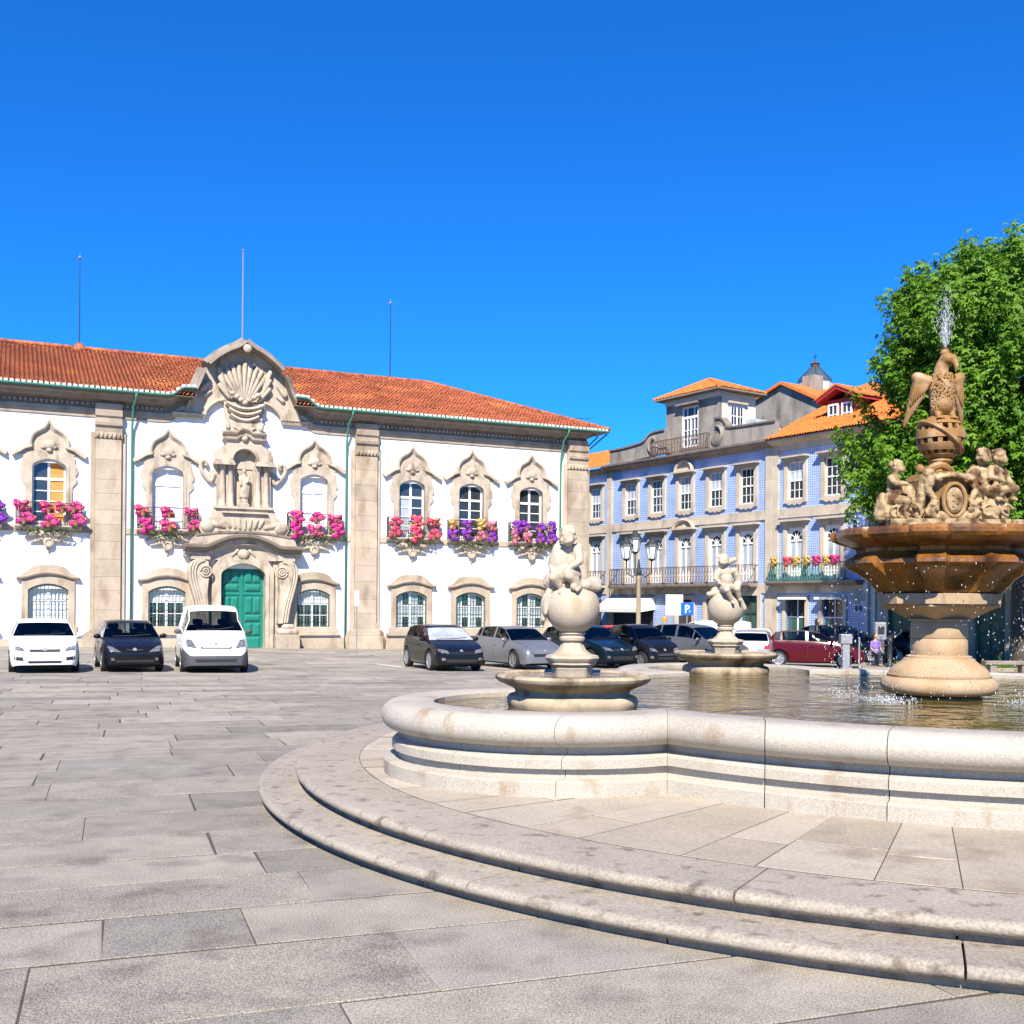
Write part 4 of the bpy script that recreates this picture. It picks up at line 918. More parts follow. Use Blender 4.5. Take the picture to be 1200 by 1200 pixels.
for sx, sy in ((-1, -1), (1, -1), (1, 1)): ridge_tiles('hip_ridge', m_oroof, tower, (cu+sx*hu-us, cyy_+sy*hv, ez+.14), (cu-us, cyy_, rz+.06), bgz, .1)
bpy.data.objects.remove(troof)
# glazed lean-to beside the tower
mb = HB(hB); mb.prism([(-9.7, 11.7), (-7.6, 11.7), (-8.9, 13.8), (-9.7, 13.8)], 2.6, 4.6); mb.build('glazed_lean_to', m_pale, hB)
# long balcony on brackets
bal = link('balcony', None, hB); mb = HB(hB); mb.sweep([(-19.2, 0), (-6.0, 0)], [(3.12, 0), (3.12, -.7), (3.2, -.82), (3.34, -.85), (3.34, 0)], vert=True); mb.build('slab', m_stone_d, bal)
scroll_rail(hB, -19.1, -6.1, -.78, 3.34, 4.42, m_rust, bal)
for u in np.arange(-18.9, -6, 1.35): mb = HB(hB); mb.prism([(u-.1, 3.12), (u+.1, 3.12), (u+.1, 2.7), (u-.1, 2.7)], -.45, 0); mb.build('bracket', m_hstone, bal)
for u, d, zt in ((-12.37, .74, 2.36), (-9.6, .74, 2.4), (-6.75, .74, 2.6)):
    mb = HB(hB); mb.ring([(u-d-.25, -1.6), (u-d-.25, zt+.25), (u+d+.25, zt+.25), (u+d+.25, -1.6)], [(u-d, -1.6), (u-d, zt), (u+d, zt), (u+d, -1.6)], -.12, .28); mb.build('door_surround', m_hstone, hB)
    mb = HB(hB); mb.box(u-d, u+d, .18, .24, -1.6, zt); mb.build('door', m_door_d if u < -7 else m_shop, hB)
    mb = HB(hB); mb.box(u-.04, u+.04, .12, .18, -1.6, zt); mb.box(u-d, u+d, .12, .18, 1.5, 1.6); mb.build('door_rail', m_door_d, hB)
mb = HB(hB); mb.box(-19.8, -15.4, .2, .3, -1.6, 2.3); mb.build('shop_window', m_door_d, hB)
aw = link('awning', None, hB); mb = HB(hB); a0, a1 = -19.9, -15.2
mb.add([(a0, -.02, 2.62), (a1, -.02, 2.62), (a1+.0, -1.5, 1.75), (a0, -1.5, 1.75), (a0, -1.5, 1.5), (a1, -1.5, 1.5), (a0, .0, 2.55), (a1, 0, 2.55), (a1, -1.48, 1.7), (a0, -1.48, 1.7)], [(0, 1, 2, 3), (3, 2, 5, 4), (6, 9, 8, 7)]); mb.build('canvas', m_awn, aw, recalc=False)
mb = HB(hB); mb.add([(a1, -.02, 2.6), (a1, -1.5, 1.74), (a1, -1.5, 1.5), (a1, -.02, 1.7)], [(0, 1, 2, 3)]); mb.build('side_flap', m_awnw, aw, recalc=False)
mb = HB(hB); mb.tube([(a0, -1.49, 1.5), (a1, -1.49, 1.5)], .025, 6); mb.build('front_bar', m_grey, aw)
# --- house with green balconies
hC = house('tiled_house', 'blue tiled house with orange roof, red dormer and two teal flower balconies', -1.5)
facade(hC, -4.9, 2.4, TOPW[6:], TOPW[6:], [(-3.12, .72, 2.4), (-.45, .72, 2.4)], 11.4)
for u in TOPW[6:]: top_window(hC, u); french_window(hC, u)
z = -1.6
while z < 11.3:
    z1 = min(11.3, z+rngc.uniform(.8, 1.2)); mb = HB(hC); mb.box(-4.9, -4.45, -.12, .02, z+.003, z1-.003); mb.build('quoin_stone', m_hstone, hC)
    mb = HB(hC); mb.box(1.75, 2.4, -.12, .02, z+.003, z1-.003); mb.build('quoin_stone', m_cwall, hC); z = z1
mb = HB(hC); mb.sweep([(-4.85, 0), (2.5, 0)], [(11.0, 0), (11.0, -.08), (11.3, -.1), (11.4, -.35), (11.5, -.6), (11.62, -.62), (11.62, .4)], vert=True); mb.build('cornice', m_hstone, hC)
rC = link('roof', None, hC); roof_tiles('front_slope', m_oroof, rC, (-4.9+1.5, -.75, 11.66), (1, 0, 0), (0, .90, .436), 9, lambda u: 6.5, mbz=bgz)
mb = HB(hC); mb.add([(-4.9, -.7, 11.6), (4, -.7, 11.6), (4, 5.2, 14.45), (-4.9, 5.2, 14.45), (-4.9, 5.2, 11.6), (4, 5.2, 11.6)], [(0, 1, 2, 3), (0, 3, 4), (1, 5, 2), (0, 4, 5, 1)]); mb.build('roof_deck', m_stone_d, rC)
# red dormer
dm = link('dormer', None, hC); uD, zD = on_facade(BLUE, 985, 495, 1.6); du = .95
mb = HB(hC); mb.box(uD-du, uD+du, 1.6, 4.0, zD-.4, zD+1.35); mb.build('dormer_wall', m_redp, dm)
mb = HB(hC); mb.prism([(uD-du-.45, zD+1.2), (uD, zD+1.85), (uD+du+.45, zD+1.2), (uD+du+.4, zD+1.38), (uD, zD+2.05), (uD-du-.4, zD+1.38)], 1.15, 4.2); mb.build('dormer_gable', m_redp, dm)
mb = HB(hC); mb.prism([(uD-du-.5, zD+1.4), (uD, zD+2.07), (uD+du+.5, zD+1.4), (uD+du+.5, zD+1.48), (uD, zD+2.18), (uD-du-.5, zD+1.48)], 1.1, 4.3); mb.build('dormer_roof', m_oroof, dm)
for s_ in (-.48, .48):
    fr = HB(hC); fr.ring([(uD+s_-.36, zD-.1), (uD+s_-.36, zD+1.1), (uD+s_+.36, zD+1.1), (uD+s_+.36, zD-.1)], [(uD+s_-.27, zD), (uD+s_-.27, zD+1.0), (uD+s_+.27, zD+1.0), (uD+s_+.27, zD)], 1.5, 1.62, True); fr.box(uD+s_-.03, uD+s_+.03, 1.52, 1.6, zD, zD+1); fr.box(uD+s_-.27, uD+s_+.27, 1.52, 1.6, zD+.46, zD+.52); f_ = fr.build('window_frame', m_frame, dm)
    mb = HB(hC); mb.box(uD+s_-.27, uD+s_+.27, 1.56, 1.59, zD, zD+1); mb.build('window_pane', m_glass, dm)
bC = link('balcony', None, hC); mb = HB(hC); mb.sweep([(-4.8, 0), (1.6, 0)], [(3.15, 0), (3.15, -.6), (3.3, -.75), (3.42, -.78), (3.42, 0)], vert=True); mb.build('slab', m_stone_d, bC)
for a, b in ((-4.6, -2.28), (-2.1, .5)): scroll_rail(hC, a, b, -.72, 3.42, 4.42, m_teal, bC, step=.2)
for u in TOPW[6:]:
    ds = -3.12 if u < -2 else -.45
    mb = HB(hC); mb.ring([(ds-.95, -1.6), (ds-.95, 2.62), (ds+.95, 2.62), (ds+.95, -1.6)], [(ds-.72, -1.6), (ds-.72, 2.4), (ds+.72, 2.4), (ds+.72, -1.6)], -.1, .28); mb.build('shop_surround', m_hstone, hC)
    mb = HB(hC); mb.box(ds-.72, ds+.72, .2, .24, -1.6, 1.35); mb.build('shop_pane', m_shop, hC); mb = HB(hC); mb.box(ds-.72, ds+.72, .2, .24, 1.38, 2.4); mb.build('shop_pane', m_glass, hC)
    mb = HB(hC); mb.box(ds-.03, ds+.03, .16, .2, -1.6, 2.4); mb.box(ds-.72, ds+.72, .16, .2, 1.33, 1.4); mb.build('shop_frame', m_frame, hC)
    mb = HB(hC); mb.prism([(0, 0)]*0 or [(ds-.9, 2.36), (ds+.9, 2.36), (ds+.9, 2.5), (ds-.9, 2.5)], -.55, 0); mb.build('shop_awning', m_awnw, hC)
mb = HB(hC); mb.tube([(2.05, -.2, 11.2), (2.05, -.2, -.6)], .06, 6); mb.build('downpipe', m_grey, hC)
# --- plain stone house beyond, seen under the fountain bowl
hD = house('stone_house', 'plain beige stone house with tall green doors behind the fountain bowl', 8.0)
dd = [(4.0, .8, 2.6), (9.0, .8, 2.6), (12.0, .8, 2.6), (15.5, .8, 2.6), (19.0, .8, 2.6), (22.5, .8, 2.6)]
mb = HB(hD); wall_with_openings(mb, 2.42, 26, -1.8, 9.6, [(u-d, u+d, -1.8, zt) for u, d, zt in dd]+[(u-.6, u+.6, 5, 7.4) for u, d, zt in dd], 0, .35); mb.build('wall', m_hstone, hD, recalc=False)
m_gdoor = M('olive_green_door', (.13, .16, .09), .6, .15, 3)
mb = HB(hD); mb.box(2.5, 25.99, .6, 9, -1.8, 9.5); mb.build('rear_volume', m_hstone, hD)
for u, d, zt in dd:
    dr = link('door', None, hD); mb = HB(hD); mb.box(u-d, u+d, .2, .28, -1.8, zt); mb.build('boards', m_gdoor, dr)
    for k in (-1, 1):
        for za, zb in ((-.6, .6), (.75, 2.3)): mb = HB(hD); mb.box(u+k*.4-.28, u+k*.4+.28, .15, .2, za, zb); mb.build('panel', m_gdoor, dr, bevel=.03)
    mb = HB(hD); mb.ring([(u-d-.25, -1.8), (u-d-.25, zt+.28), (u+d+.25, zt+.28), (u+d+.25, -1.8)], [(u-d, -1.8), (u-d, zt), (u+d, zt), (u+d, -1.8)], -.1, .3); mb.build('door_surround', m_stone, hD)
    mb = HB(hD); mb.box(u-.6, u+.6, .2, .26, 5, 7.4); mb.build('window_pane', m_glass, hD)
mb = HB(hD); mb.add([(2.42, -.6, 9.6), (26.2, -.6, 9.6), (26.2, 5, 12), (2.42, 5, 12), (2.42, 10, 9.6), (26.2, 10, 9.6)], [(0, 1, 2, 3), (3, 2, 5, 4), (0, 3, 4), (1, 5, 2), (0, 4, 5, 1)]); mb.build('roof', m_oroof, hD)
# --- grey gabled house behind and a glass roof lantern
def behind(name, label, cat, px, back):
    u, z = on_facade(BLUE, *px, back); c, s_ = math.cos(BLUE[1]), math.sin(BLUE[1])
    X = BLUE[0][0]+u*c-back*s_; Y = BLUE[0][1]+u*s_+back*c
    t = thing(name, label, cat, (X, Y, gz(20, 75)), BLUE[1]); t['u0'] = u; t['zb'] = z; t['bk'] = back; return t
gb = behind('gabled_house', 'grey rendered gable house with orange roof behind the red dormer', 'house', (918, 450), 9.0)
G = lambda x, y, bk=9.0: on_facade(BLUE, x, y, bk)
class GB(MB):
    def __init__(s, h): super().__init__(gz(20, 75)); s.u = h['u0']; s.bk = h['bk']
    def build(s, *a, **k): s.v = [(x-s.u, y-s.bk, z) for x, y, z in s.v]; return super().build(*a, **k)
pl, pa, pr = G(884, 472), G(918, 451), G(962, 470)
mb = GB(gb); mb.prism([(pl[0], -1), (pr[0], -1), pr, pa, pl], 9.0, 9.4); mb.build('gable_wall', m_render, gb)
mb = GB(gb); mb.box(pl[0]+.02, pr[0]-.02, 9.41, 20, -1, min(pl[1], pr[1])-.2); mb.build('side_wall', m_render, gb)
for a, b in ((pl, pa), (pa, pr)):
    mb = GB(gb); d = Vector((b[0]-a[0], b[1]-a[1])).normalized(); n_ = Vector((-d.y, d.x)); ex = .35
    a_ = Vector(a)-(d*ex if a is pl else Vector((0, 0))); b_ = Vector(b)+(d*ex if b is pr else Vector((0, 0)))
    mb.prism([tuple(a_), tuple(b_), tuple(b_+n_*.2), tuple(a_+n_*.2)], 8.7, 20); mb.build('roof_slope', m_oroof, gb)
g2 = GB(gb); q = G(958, 452, 12); g2.box(q[0]-.5, q[0]+.5, 11, 12, 10, q[1]+.6); g2.build('chimney', m_render, gb)
# neighbouring roof with skylight lantern
rf = behind('rooftop', 'small orange tiled roof with cornice beside the grey gable', 'roof', (985, 460), 8.0)
q = G(985, 462, 8.0); q2 = G(1010, 462, 8.0)
mb = GB(rf); mb.box(q[0]-1.2, q[0]+3, 8.0, 12, -1, q[1]-.2); mb.build('wall', m_cwall, rf)
mb = GB(rf); mb.add([(q[0]-1.8, 7.4, q[1]-.2), (q[0]+3.6, 7.4, q[1]-.2), (q[0]+3.6, 12.6, q[1]-.2), (q[0]-1.8, 12.6, q[1]-.2), (q[0]+.9, 10, q[1]+.9)], [(0, 1, 4), (1, 2, 4), (2, 3, 4), (3, 0, 4), (3, 2, 1, 0)]); mb.build('tiled_roof', m_oroof, rf)
lt = behind('roof_lantern', 'dark glazed roof lantern topped by a small cross', 'skylight', (955, 450), 16.0)
q = G(955, 452, 16.0); lt.location.z = q[1]+.1; lt.scale = (.62,)*3
m_lant = M('lead_glass', (.06, .09, .11), .25, .2, 2, spec=.7)
mb = MB(); mb.lathe([(2.0, 0), (2.0, .5), (1.75, .75), (.75, 1.85), (.5, 2.0)], 8); mb.build('glass_cone', m_lant, lt)
mb = MB()
for k in range(8): a = 2*PI*k/8; mb.tube([(2.02*math.cos(a), 2.02*math.sin(a), .5), (1.77*math.cos(a), 1.77*math.sin(a), .77), (.6*math.cos(a), .6*math.sin(a), 1.98)], .05, 5)
mb.build('glazing_bars', m_iron, lt)
mb = MB(); mb.lathe([(.5, 1.95), (.5, 2.4), (.62, 2.45), (.2, 2.8)], 8); mb.build('cap', m_rust, lt)
mb = MB(); mb.tube([(0, 0, 2.7), (0, 0, 3.7)], .05, 5); mb.tube([(-.3, 0, 3.35), (.3, 0, 3.35)], .05, 5); mb.build('cross', m_iron, lt)
lt_b = MB(); lt_b.lathe([(2.1, -14), (2.1, .05)], 8); lt_b.build('drum', m_cwall, lt)
# ================================================================== putti on globes
m_putto = M('pale_sculpture_stone', (.42, .355, .27), .8, .12, 3, .1, 45, .35, 40, .03, stain=((.34, .24, .14), 4, .57, .8, .6), bdist=.006)
m_bowl = M('lichened_bowl', (.42, .34, .23), .8, .16, 3, .12, 40, .4, 35, stain=((.10, .065, .035), 3.2, .47, .66, .8), bdist=.008)
m_gold = M('wet_ochre_stone', (.25, .10, .018), .3, .35, 4, .25, 25, .5, 30, spec=.6, stain=((.06, .026, .008), 3.2, .44, .64, .35), bdist=.01)
m_ochre = M('ochre_sculpture', (.27, .145, .045), .6, .22, 5, .12, 45, .4, 40, stain=((.42, .29, .17), 6, .5, .72, .7), bdist=.006)
m_cartw = M('pale_ochre_carving', (.37, .27, .145), .65, .25, 7, .2, 45, .4, 40, stain=((.10, .045, .015), 8, .46, .62, .6), bdist=.006)
def lobed(amp, n, sharp=3.0, ph=0):
    return lambda t, z: 1+amp*(math.tanh(sharp*math.cos(n*(t-ph)))*.5-.5)
def putto_pose(mb, s=1.0, at_=(0, 0, 0), rz=0.0, lean=0.0, arms=((.1, -.14, .14), (-.1, -.14, .14)), head=(0, -.04, .47), legs=((.1, -.2, -.1), (-.09, -.17, -.13))):
    M4 = Matrix.Translation(at_) @ Matrix.Rotation(rz, 4, 'Z') @ Matrix.Rotation(lean, 4, 'X') @ Matrix.Scale(s, 4)
    T = lambda p: M4 @ Vector(p)
    E = lambda c, r: mb.ell(T(c), tuple(q*s for q in r) if not isinstance(r, float) else r*s, (Matrix.Rotation(rz, 3, 'Z') @ Matrix.Rotation(lean, 3, 'X')))
    Cc = lambda a, b, r0, r1: mb.cap(T(a), T(b), r0*s, r1*s)
    E((0, 0, .09), (.125, .11, .10)); E((0, -.015, .19), (.105, .10, .12)); E((0, 0, .30), (.105, .085, .09))
    Cc((0, 0, .36), (head[0]*.6, head[1]*.6, .41), .045, .04)
    hx, hy, hz = head; E((hx, hy, hz), (.078, .088, .092)); E((hx, hy-.075, hz-.035), (.045, .03, .035)); E((hx, hy-.092, hz-.005), (.014, .018, .018))
    for sx in (-1, 1): E((hx+sx*.04, hy-.065, hz-.03), (.03, .025, .03)); E((hx+sx*.078, hy, hz-.01), (.014, .022, .026))
    rr = random.Random(int(abs(hx*1000)+3))
    for k in range(16):
        a = rr.uniform(0, 2*PI); e = rr.uniform(.2, 1.35); p = Vector((math.cos(a)*math.cos(e)*.075, math.sin(a)*math.cos(e)*.08+.02, math.sin(e)*.085)); E((hx+p.x, hy+p.y, hz+p.z+.008), (.03, .03, .028))
    for i, (sx, hd) in enumerate(((1, arms[0]), (-1, arms[1]))):
        sh = Vector((sx*.105, 0, .335)); hd = Vector(hd); el = (sh+hd)/2+Vector((sx*.055, .02, -.04))
        Cc(sh, el, .05, .04); Cc(el, hd, .04, .03); Cc(hd, hd+Vector((0, -.03, -.015)), .032, .024)
        for f in range(4): Cc(hd+Vector(((f-1.5)*.014, -.03, -.01)), hd+Vector(((f-1.5)*.017, -.065, -.03)), .011, .008)
    for i, (sx, ft) in enumerate(((1, legs[0]), (-1, legs[1]))):
        hp = Vector((sx*.065, -.02, .06)); ft = Vector(ft); kn = Vector((hp.x*1.25, min(hp.y, ft.y)-.06, max(.03, (hp.z+ft.z)/2+.07)))
        Cc(hp, kn, .075, .055); Cc(kn, ft, .052, .032); Cc(ft+Vector((0, .01, -.01)), ft+Vector((0, -.07, -.025)), .032, .022)
def wing(mb, root, tip, w, n=6):
    root = Vector(root); tip = Vector(tip)
    for k in range(n):
        t = k/(n-1); p = root.lerp(tip, .25+.4*t)+Vector((0, 0, .03)); q = root.lerp(tip, .6+.4*t)+Vector((0, .0, -w*(1-.4*t))); mb.cap(p, q, .035, .018, 7)
    mb.cap(root, tip, .045, .025)
def putto_fountain(name, label, X, Y, variant, rz):
    t = thing(name, label, 'statue', (X, Y, Z_WATER-.02)); zb = Z_WATER-.02
    def D(): return MB(zb)
    pl = lobed(.055, 4, 4, rz+PI/4)
    pl8 = lambda th, z: 1/max(.93, max(abs(math.cos(th-rz-k*PI/4)) for k in range(8)))*.985
    mb = D(); mb.lathe([(.55, zb-.12), (.62, zb-.02), (.655, .91), (.66, .95), (.64, .985), (.615, 1.0)], 64, plan=pl); mb.build('base_ring', m_bowl, t, smooth=True)
    mb = D(); mb.lathe([(.6, .99), (.57, 1.02), (.585, 1.05), (.64, 1.075), (.70, 1.10), (.745, 1.12), (.775, 1.145), (.785, 1.175), (.77, 1.20), (.72, 1.205), (.68, 1.18), (.3, 1.165)], 64, plan=pl); mb.build('bowl', m_bowl, t, smooth=True)
    sq = lambda th, z: 1/max(abs(math.cos(th-rz)), abs(math.sin(th-rz)))*.93 if True else 1
    ped = [(.19, 1.15), (.195, 1.24), (.205, 1.26), (.195, 1.275), (.235, 1.30), (.23, 1.315), (.25, 1.335), (.262, 1.36), (.25, 1.385), (.18, 1.40), (.135, 1.44), (.105, 1.50), (.095, 1.525)]
    oct_ = lambda th, z: (1/max(abs(math.cos(th-rz)), abs(math.sin(th-rz)), abs(math.cos(th-rz-PI/4)), abs(math.sin(th-rz-PI/4))))*.97
    mb = D(); mb.lathe(ped, 48, plan=oct_); mb.build('pedestal', m_putto, t, smooth=True, angle=30)
    mb = D(); mb.lathe([(.09, 1.52), (.125, 1.535), (.13, 1.56), (.115, 1.58), (.135, 1.60), (.12, 1.62)], 32); mb.build('collar', m_putto, t, smooth=True)
    mb = D(); mb.ell((0, 0, 1.862), .272, nu=40, nv=24); mb.build('globe', m_putto, t, smooth=True, angle=180)
    b = D(); zt = 2.10
    if variant == 0:
        putto_pose(b, 1.0, (-.03, .03, zt+.02), -.35, .18, arms=((.06, -.2, .16), (-.1, -.19, .12)), head=(.03, -.07, .455), legs=((.16, -.2, -.02), (-.02, -.19, -.05)))
        b.cap((-.08, -.1, zt+.1), (-.2, -.02, zt+.02), .09, .1); b.ell((-.12, -.04, zt+.2), (.12, .1, .16)); b.cap((.12, -.14, zt-.02), (.24, -.06, zt-.04), .06, .05); b.ell((.2, 0, zt), (.1, .09, .07)); b.cap((.02, -.2, zt+.03), (.0, -.24, zt-.04), .04, .04)
        rr = random.Random(2)                        # scaly cloth falling down the side of the globe
        sc_m = D()
        for k in range(90):
            u = k/89; a = rad(190+22*math.sin(k*2.1)); el = rad(62-75*u); r_ = .285
            p = Vector((r_*math.cos(el)*math.cos(a)*1.04, r_*math.cos(el)*math.sin(a), 1.862+r_*math.sin(el))); sc_m.ell(p, (.026, .02, .034), nu=8, nv=6)
        b.cap((-.25, -.05, 1.97), (-.29, -.06, 1.74), .035, .03); b.cap((-.23, -.12, 1.97), (-.27, -.12, 1.80), .03, .02); b.cap((-.27, .02, 1.93), (-.30, .0, 1.70), .03, .025)
    else:
        putto_pose(b, .98, (0, .0, zt), .1, .0, arms=((.17, .03, .3), (-.14, -.1, .16)), head=(-.06, -.03, .49), legs=((.14, -.24, -.1), (.02, -.26, -.14)))
        b.cap((.13, .02, zt+.33), (.2, .05, zt+.18), .05, .06); b.cap((.2, .05, zt+.15), (.12, -.06, zt+.02), .06, .07); b.cap((.1, -.05, zt+.05), (.26, -.08, 1.86), .06, .045)
        b.ell((-.14, 0, zt), (.1, .09, .09)); b.cap((-.1, -.05, zt), (-.27, -.06, zt-.03), .05, .04); b.ell((.1, .04, zt+.02), (.12, .1, .1)); b.cap((.0, .06, zt+.45), (.14, .08, zt+.5), .06, .04)
    sculpt(b, 'putto', m_putto, t, .008, 1, .5, .008)
    if variant == 0: sc_m.build('scaly_cloth', m_putto, t, smooth=True, angle=180, recalc=False)
    # pool held by the bowl
    mb = D(); mb.lathe([(.69, 1.183), (.02, 1.184)], 40, plan=pl); mb.build('bowl_water', m_water, t)
    return t
putto_fountain('putto_fountain', 'stone globe with hunched putto and scaly cloth, in the lobe before the silver car', .60, 10.84, 0, rad(18))
putto_fountain('putto_fountain', 'stone globe with upright putto raising one arm, before the blue tiled house', 3.23, 16.5, 1, rad(8))
# ================================================================== central column
colm = thing('fountain_column', 'tall ochre stone fountain column with wide bowl, carved cartouche, globe and eagle', 'fountain column', (FC.x, FC.y, Z_WATER-.03)); zc = Z_WATER-.03
def K(): return MB(zc)
oc8 = lambda th, z: (1/max(abs(math.cos(th-.3)), abs(math.sin(th-.3)), abs(math.cos(th-.3-PI/4)), abs(math.sin(th-.3-PI/4))))*.97
mb = K(); mb.lathe([(.46, zc-.1), (.46, .90), (.44, .915), (.4, .93)], 48, plan=oc8); mb.build('foot', m_ochre, colm, smooth=True, angle=30)
m_colst = M('column_granite', (.42, .30, .18), .7, .14, 3, .14, 60, .3, 50, stain=((.33, .20, .09), 3, .5, .75, .6), bdist=.005)
mb = K(); mb.lathe([(.45, .93)]+[(.53+.095*math.cos(t), 1.02+.095*math.sin(t)) for t in np.linspace(-1.3, 1.35, 11)]+[(.555, 1.118), (.555, 1.14), (.535, 1.145), (.53, 1.17), (.505, 1.205), (.465, 1.24), (.42, 1.27), (.385, 1.30), (.375, 1.32), (.35, 1.325), (.35, 1.345), (.3, 1.36)], 56); mb.build('base', m_colst, colm, smooth=True)
mb = K(); mb.lathe([(.298, 1.355), (.305, 1.37), (.305, 1.53), (.298, 1.542)], 48); mb.build('drum', m_colst, colm, smooth=True)
mb = K(); mb.lathe([(.298, 1.545), (.305, 1.556), (.30, 1.70), (.29, 1.735), (.33, 1.74), (.33, 1.76), (.28, 1.77)], 48); mb.build('drum', m_colst, colm, smooth=True)
sq4 = lambda th, z: (1/max(abs(math.cos(th-.3)), abs(math.sin(th-.3))))*.86+.1*(abs(math.cos(2*(th-.3)))**3)*0
mb = K(); mb.lathe([(.30, 1.765), (.34, 1.79), (.44, 1.85), (.54, 1.90), (.545, 1.92)], 48, plan=sq4); mb.build('neck_block', m_colst, colm, smooth=True, angle=30)
zig = lambda amp: (lambda th, z: 1+amp*(math.tanh(9*(math.cos(8*(th-.33))-.25))*.5-.5)*(1.0 if z < 2.57 else .45))
mb = K(); mb.lathe([(.5, 1.915), (.64, 1.93), (.655, 2.04), (.60, 2.05)], 96, plan=zig(.08)); mb.build('corbel', m_colst, colm, smooth=True, angle=30)
mb = K(); mb.lathe([(.6, 2.045), (.66, 2.06), (.70, 2.10), (.78, 2.2), (.92, 2.29), (1.0, 2.33), (1.035, 2.37), (1.03, 2.41), (1.0, 2.44), (.94, 2.46), (.90, 2.50), (.91, 2.54), (.96, 2.57), (1.02, 2.585), (1.10, 2.61), (1.165, 2.64), (1.19, 2.675), (1.19, 2.72), (1.17, 2.75), (1.13, 2.755), (1.08, 2.72), (.3, 2.70)], 224, plan=zig(.12)); mb.build('bowl', m_gold, colm, smooth=True, angle=28)
mb = K(); mb.lathe([(1.1, 2.735), (.3, 2.737)], 64, plan=zig(.075)); mb.build('bowl_water', m_water, colm)
mb = K(); mb.lathe([(.70, 2.70), (.70, 2.80), (.66, 2.815), (.66, 2.84), (.6, 2.85)], 64, plan=oc8); mb.build('plinth', m_cartw, colm, smooth=True, angle=30)
for s_ in (-1, 1): mb = K(); mb.cbox((s_*.5+.03, -.32, 2.80), (.22, .12, .055), Matrix.Rotation(.1*s_, 3, 'Z')); mb.build('plinth_block', m_cartw, colm, bevel=.012)
# central carved block with cartouche
cart = link('cartouche', None, colm)
mb = K(); mb.lathe([(.30, 2.82), (.34, 2.86), (.33, 3.2), (.36, 3.3), (.34, 3.36), (.2, 3.4)], 48, plan=oc8); mb.build('block', m_ochre, cart, smooth=True, angle=30)
b = K(); y0 = -.36
b.ell((0, y0, 3.08), (.135, .05, .18))
for s_ in (-1, 1):
    b.cap((s_*.22, y0+.02, 3.30), (s_*.27, y0+.02, 3.2), .055, .05); b.cap((s_*.27, y0+.02, 3.18), (s_*.2, y0, 3.08), .04, .035); b.cap((s_*.2, y0, 3.05), (s_*.26, y0+.01, 2.95), .04, .04); b.cap((s_*.26, y0, 2.93), (s_*.17, y0, 2.88), .05, .035); b.cap((s_*.12, y0-.01, 2.9), (s_*.06, y0-.02, 2.85), .05, .045)
    b.ell((s_*.15, y0-.01, 3.31), (.05, .045, .05)); b.ell((s_*.25, y0+.03, 3.36), (.07, .05, .06)); b.cap((s_*.3, y0+.06, 3.3), (s_*.34, y0+.1, 2.9), .05, .06); b.ell((s_*.22, y0-.01, 3.01), (.05, .04, .035)); b.ell((s_*.19, y0-.02, 2.96), (.035, .04, .03))
for k in range(7): b.ell(((k-3)*.062, y0-.03, 3.335-.004*(k-3)**2), (.034, .035, .034))
sculpt(b, 'scrollwork', m_cartw, cart, .009, 1, .4, .03)
mb = K(); mb.lathe([(.0, .0), (.085, .0), (.09, .02), (.075, .035), (0, .04)], 28); mb.v = [(x, y0-.035-z, 3.06+y*1.55) for x, y, z in mb.v]; mb.build('shield', m_cartw, cart, smooth=True, angle=25)
mb = K(); mb.tube([(.12*math.cos(a), y0-.05, 3.06+.18*math.sin(a)) for a in np.linspace(0, 2*PI, 30)], .022, 7); mb.build('shield_rim', m_ochre, cart, smooth=True)
for k in range(5): mb = K(); mb.cbox((((k % 2)-.5)*.045, y0-.078, 3.0+.03*k), (.014, .006, .011)); mb.build('shield_charge', m_cartw, cart)
# seated putti at either side
b = K(); putto_pose(b, .86, (-.60, -.18, 3.02), .9, .05, arms=((.1, -.16, .12), (-.04, -.16, .28)), head=(.02, -.03, .485), legs=((.1, -.18, -.08), (-.06, -.17, -.1)))
b.ell((-.62, -.15, 2.93), (.17, .16, .11)); b.cap((-.72, -.2, 3.1), (-.74, -.2, 2.9), .06, .08); b.ell((-.50, -.24, 2.93), (.09, .08, .1)); b.cap((-.58, -.2, 3.05), (-.44, -.22, 3.02), .09, .08)
b.cap((-.40, -.12, 3.2), (-.36, -.14, 2.9), .07, .1)
for k in range(5): b.tube([(-.6+.04*k+(.06+.008*k)*math.cos(t), -.31-.01*k, 2.94+(.06+.008*k)*math.sin(t)) for t in np.linspace(0, 5, 9)], .016, 5) if k % 2 == 0 else None
sculpt(b, 'seated_putto', m_cartw, colm, .009, 1, .4, .014)
b = K()
for hx, hz, hs_, rz_ in ((.25, 2.98, .74, -.3), (.38, 3.11, .95, .05), (.53, 3.12, .92, .5)):
    putto_pose(b, hs_, (hx, -.18-.05*(hs_ > 1.22), hz), rz_, .08, arms=((.1, -.15, .16), (-.1, -.16, .2)), head=(.0, -.03, .47), legs=((.1, -.16, .0), (-.09, -.14, -.02)))
b.ell((.46, -.15, 2.99), (.19, .19, .17)); b.ell((.36, -.25, 2.96), (.1, .09, .12)); b.cap((.60, -.18, 3.12), (.60, -.2, 2.92), .085, .09); b.ell((.46, -.3, 2.98), (.1, .06, .12))
for k in range(4): b.tube([(.30+.1*k+.06*math.cos(t), -.34-.01*(k%2), 2.93+.03*k%.06+.06*math.sin(t)) for t in np.linspace(0, 5, 9)], .018, 5)
sculpt(b, 'putto_group', m_cartw, colm, .009, 1, .4, .014)
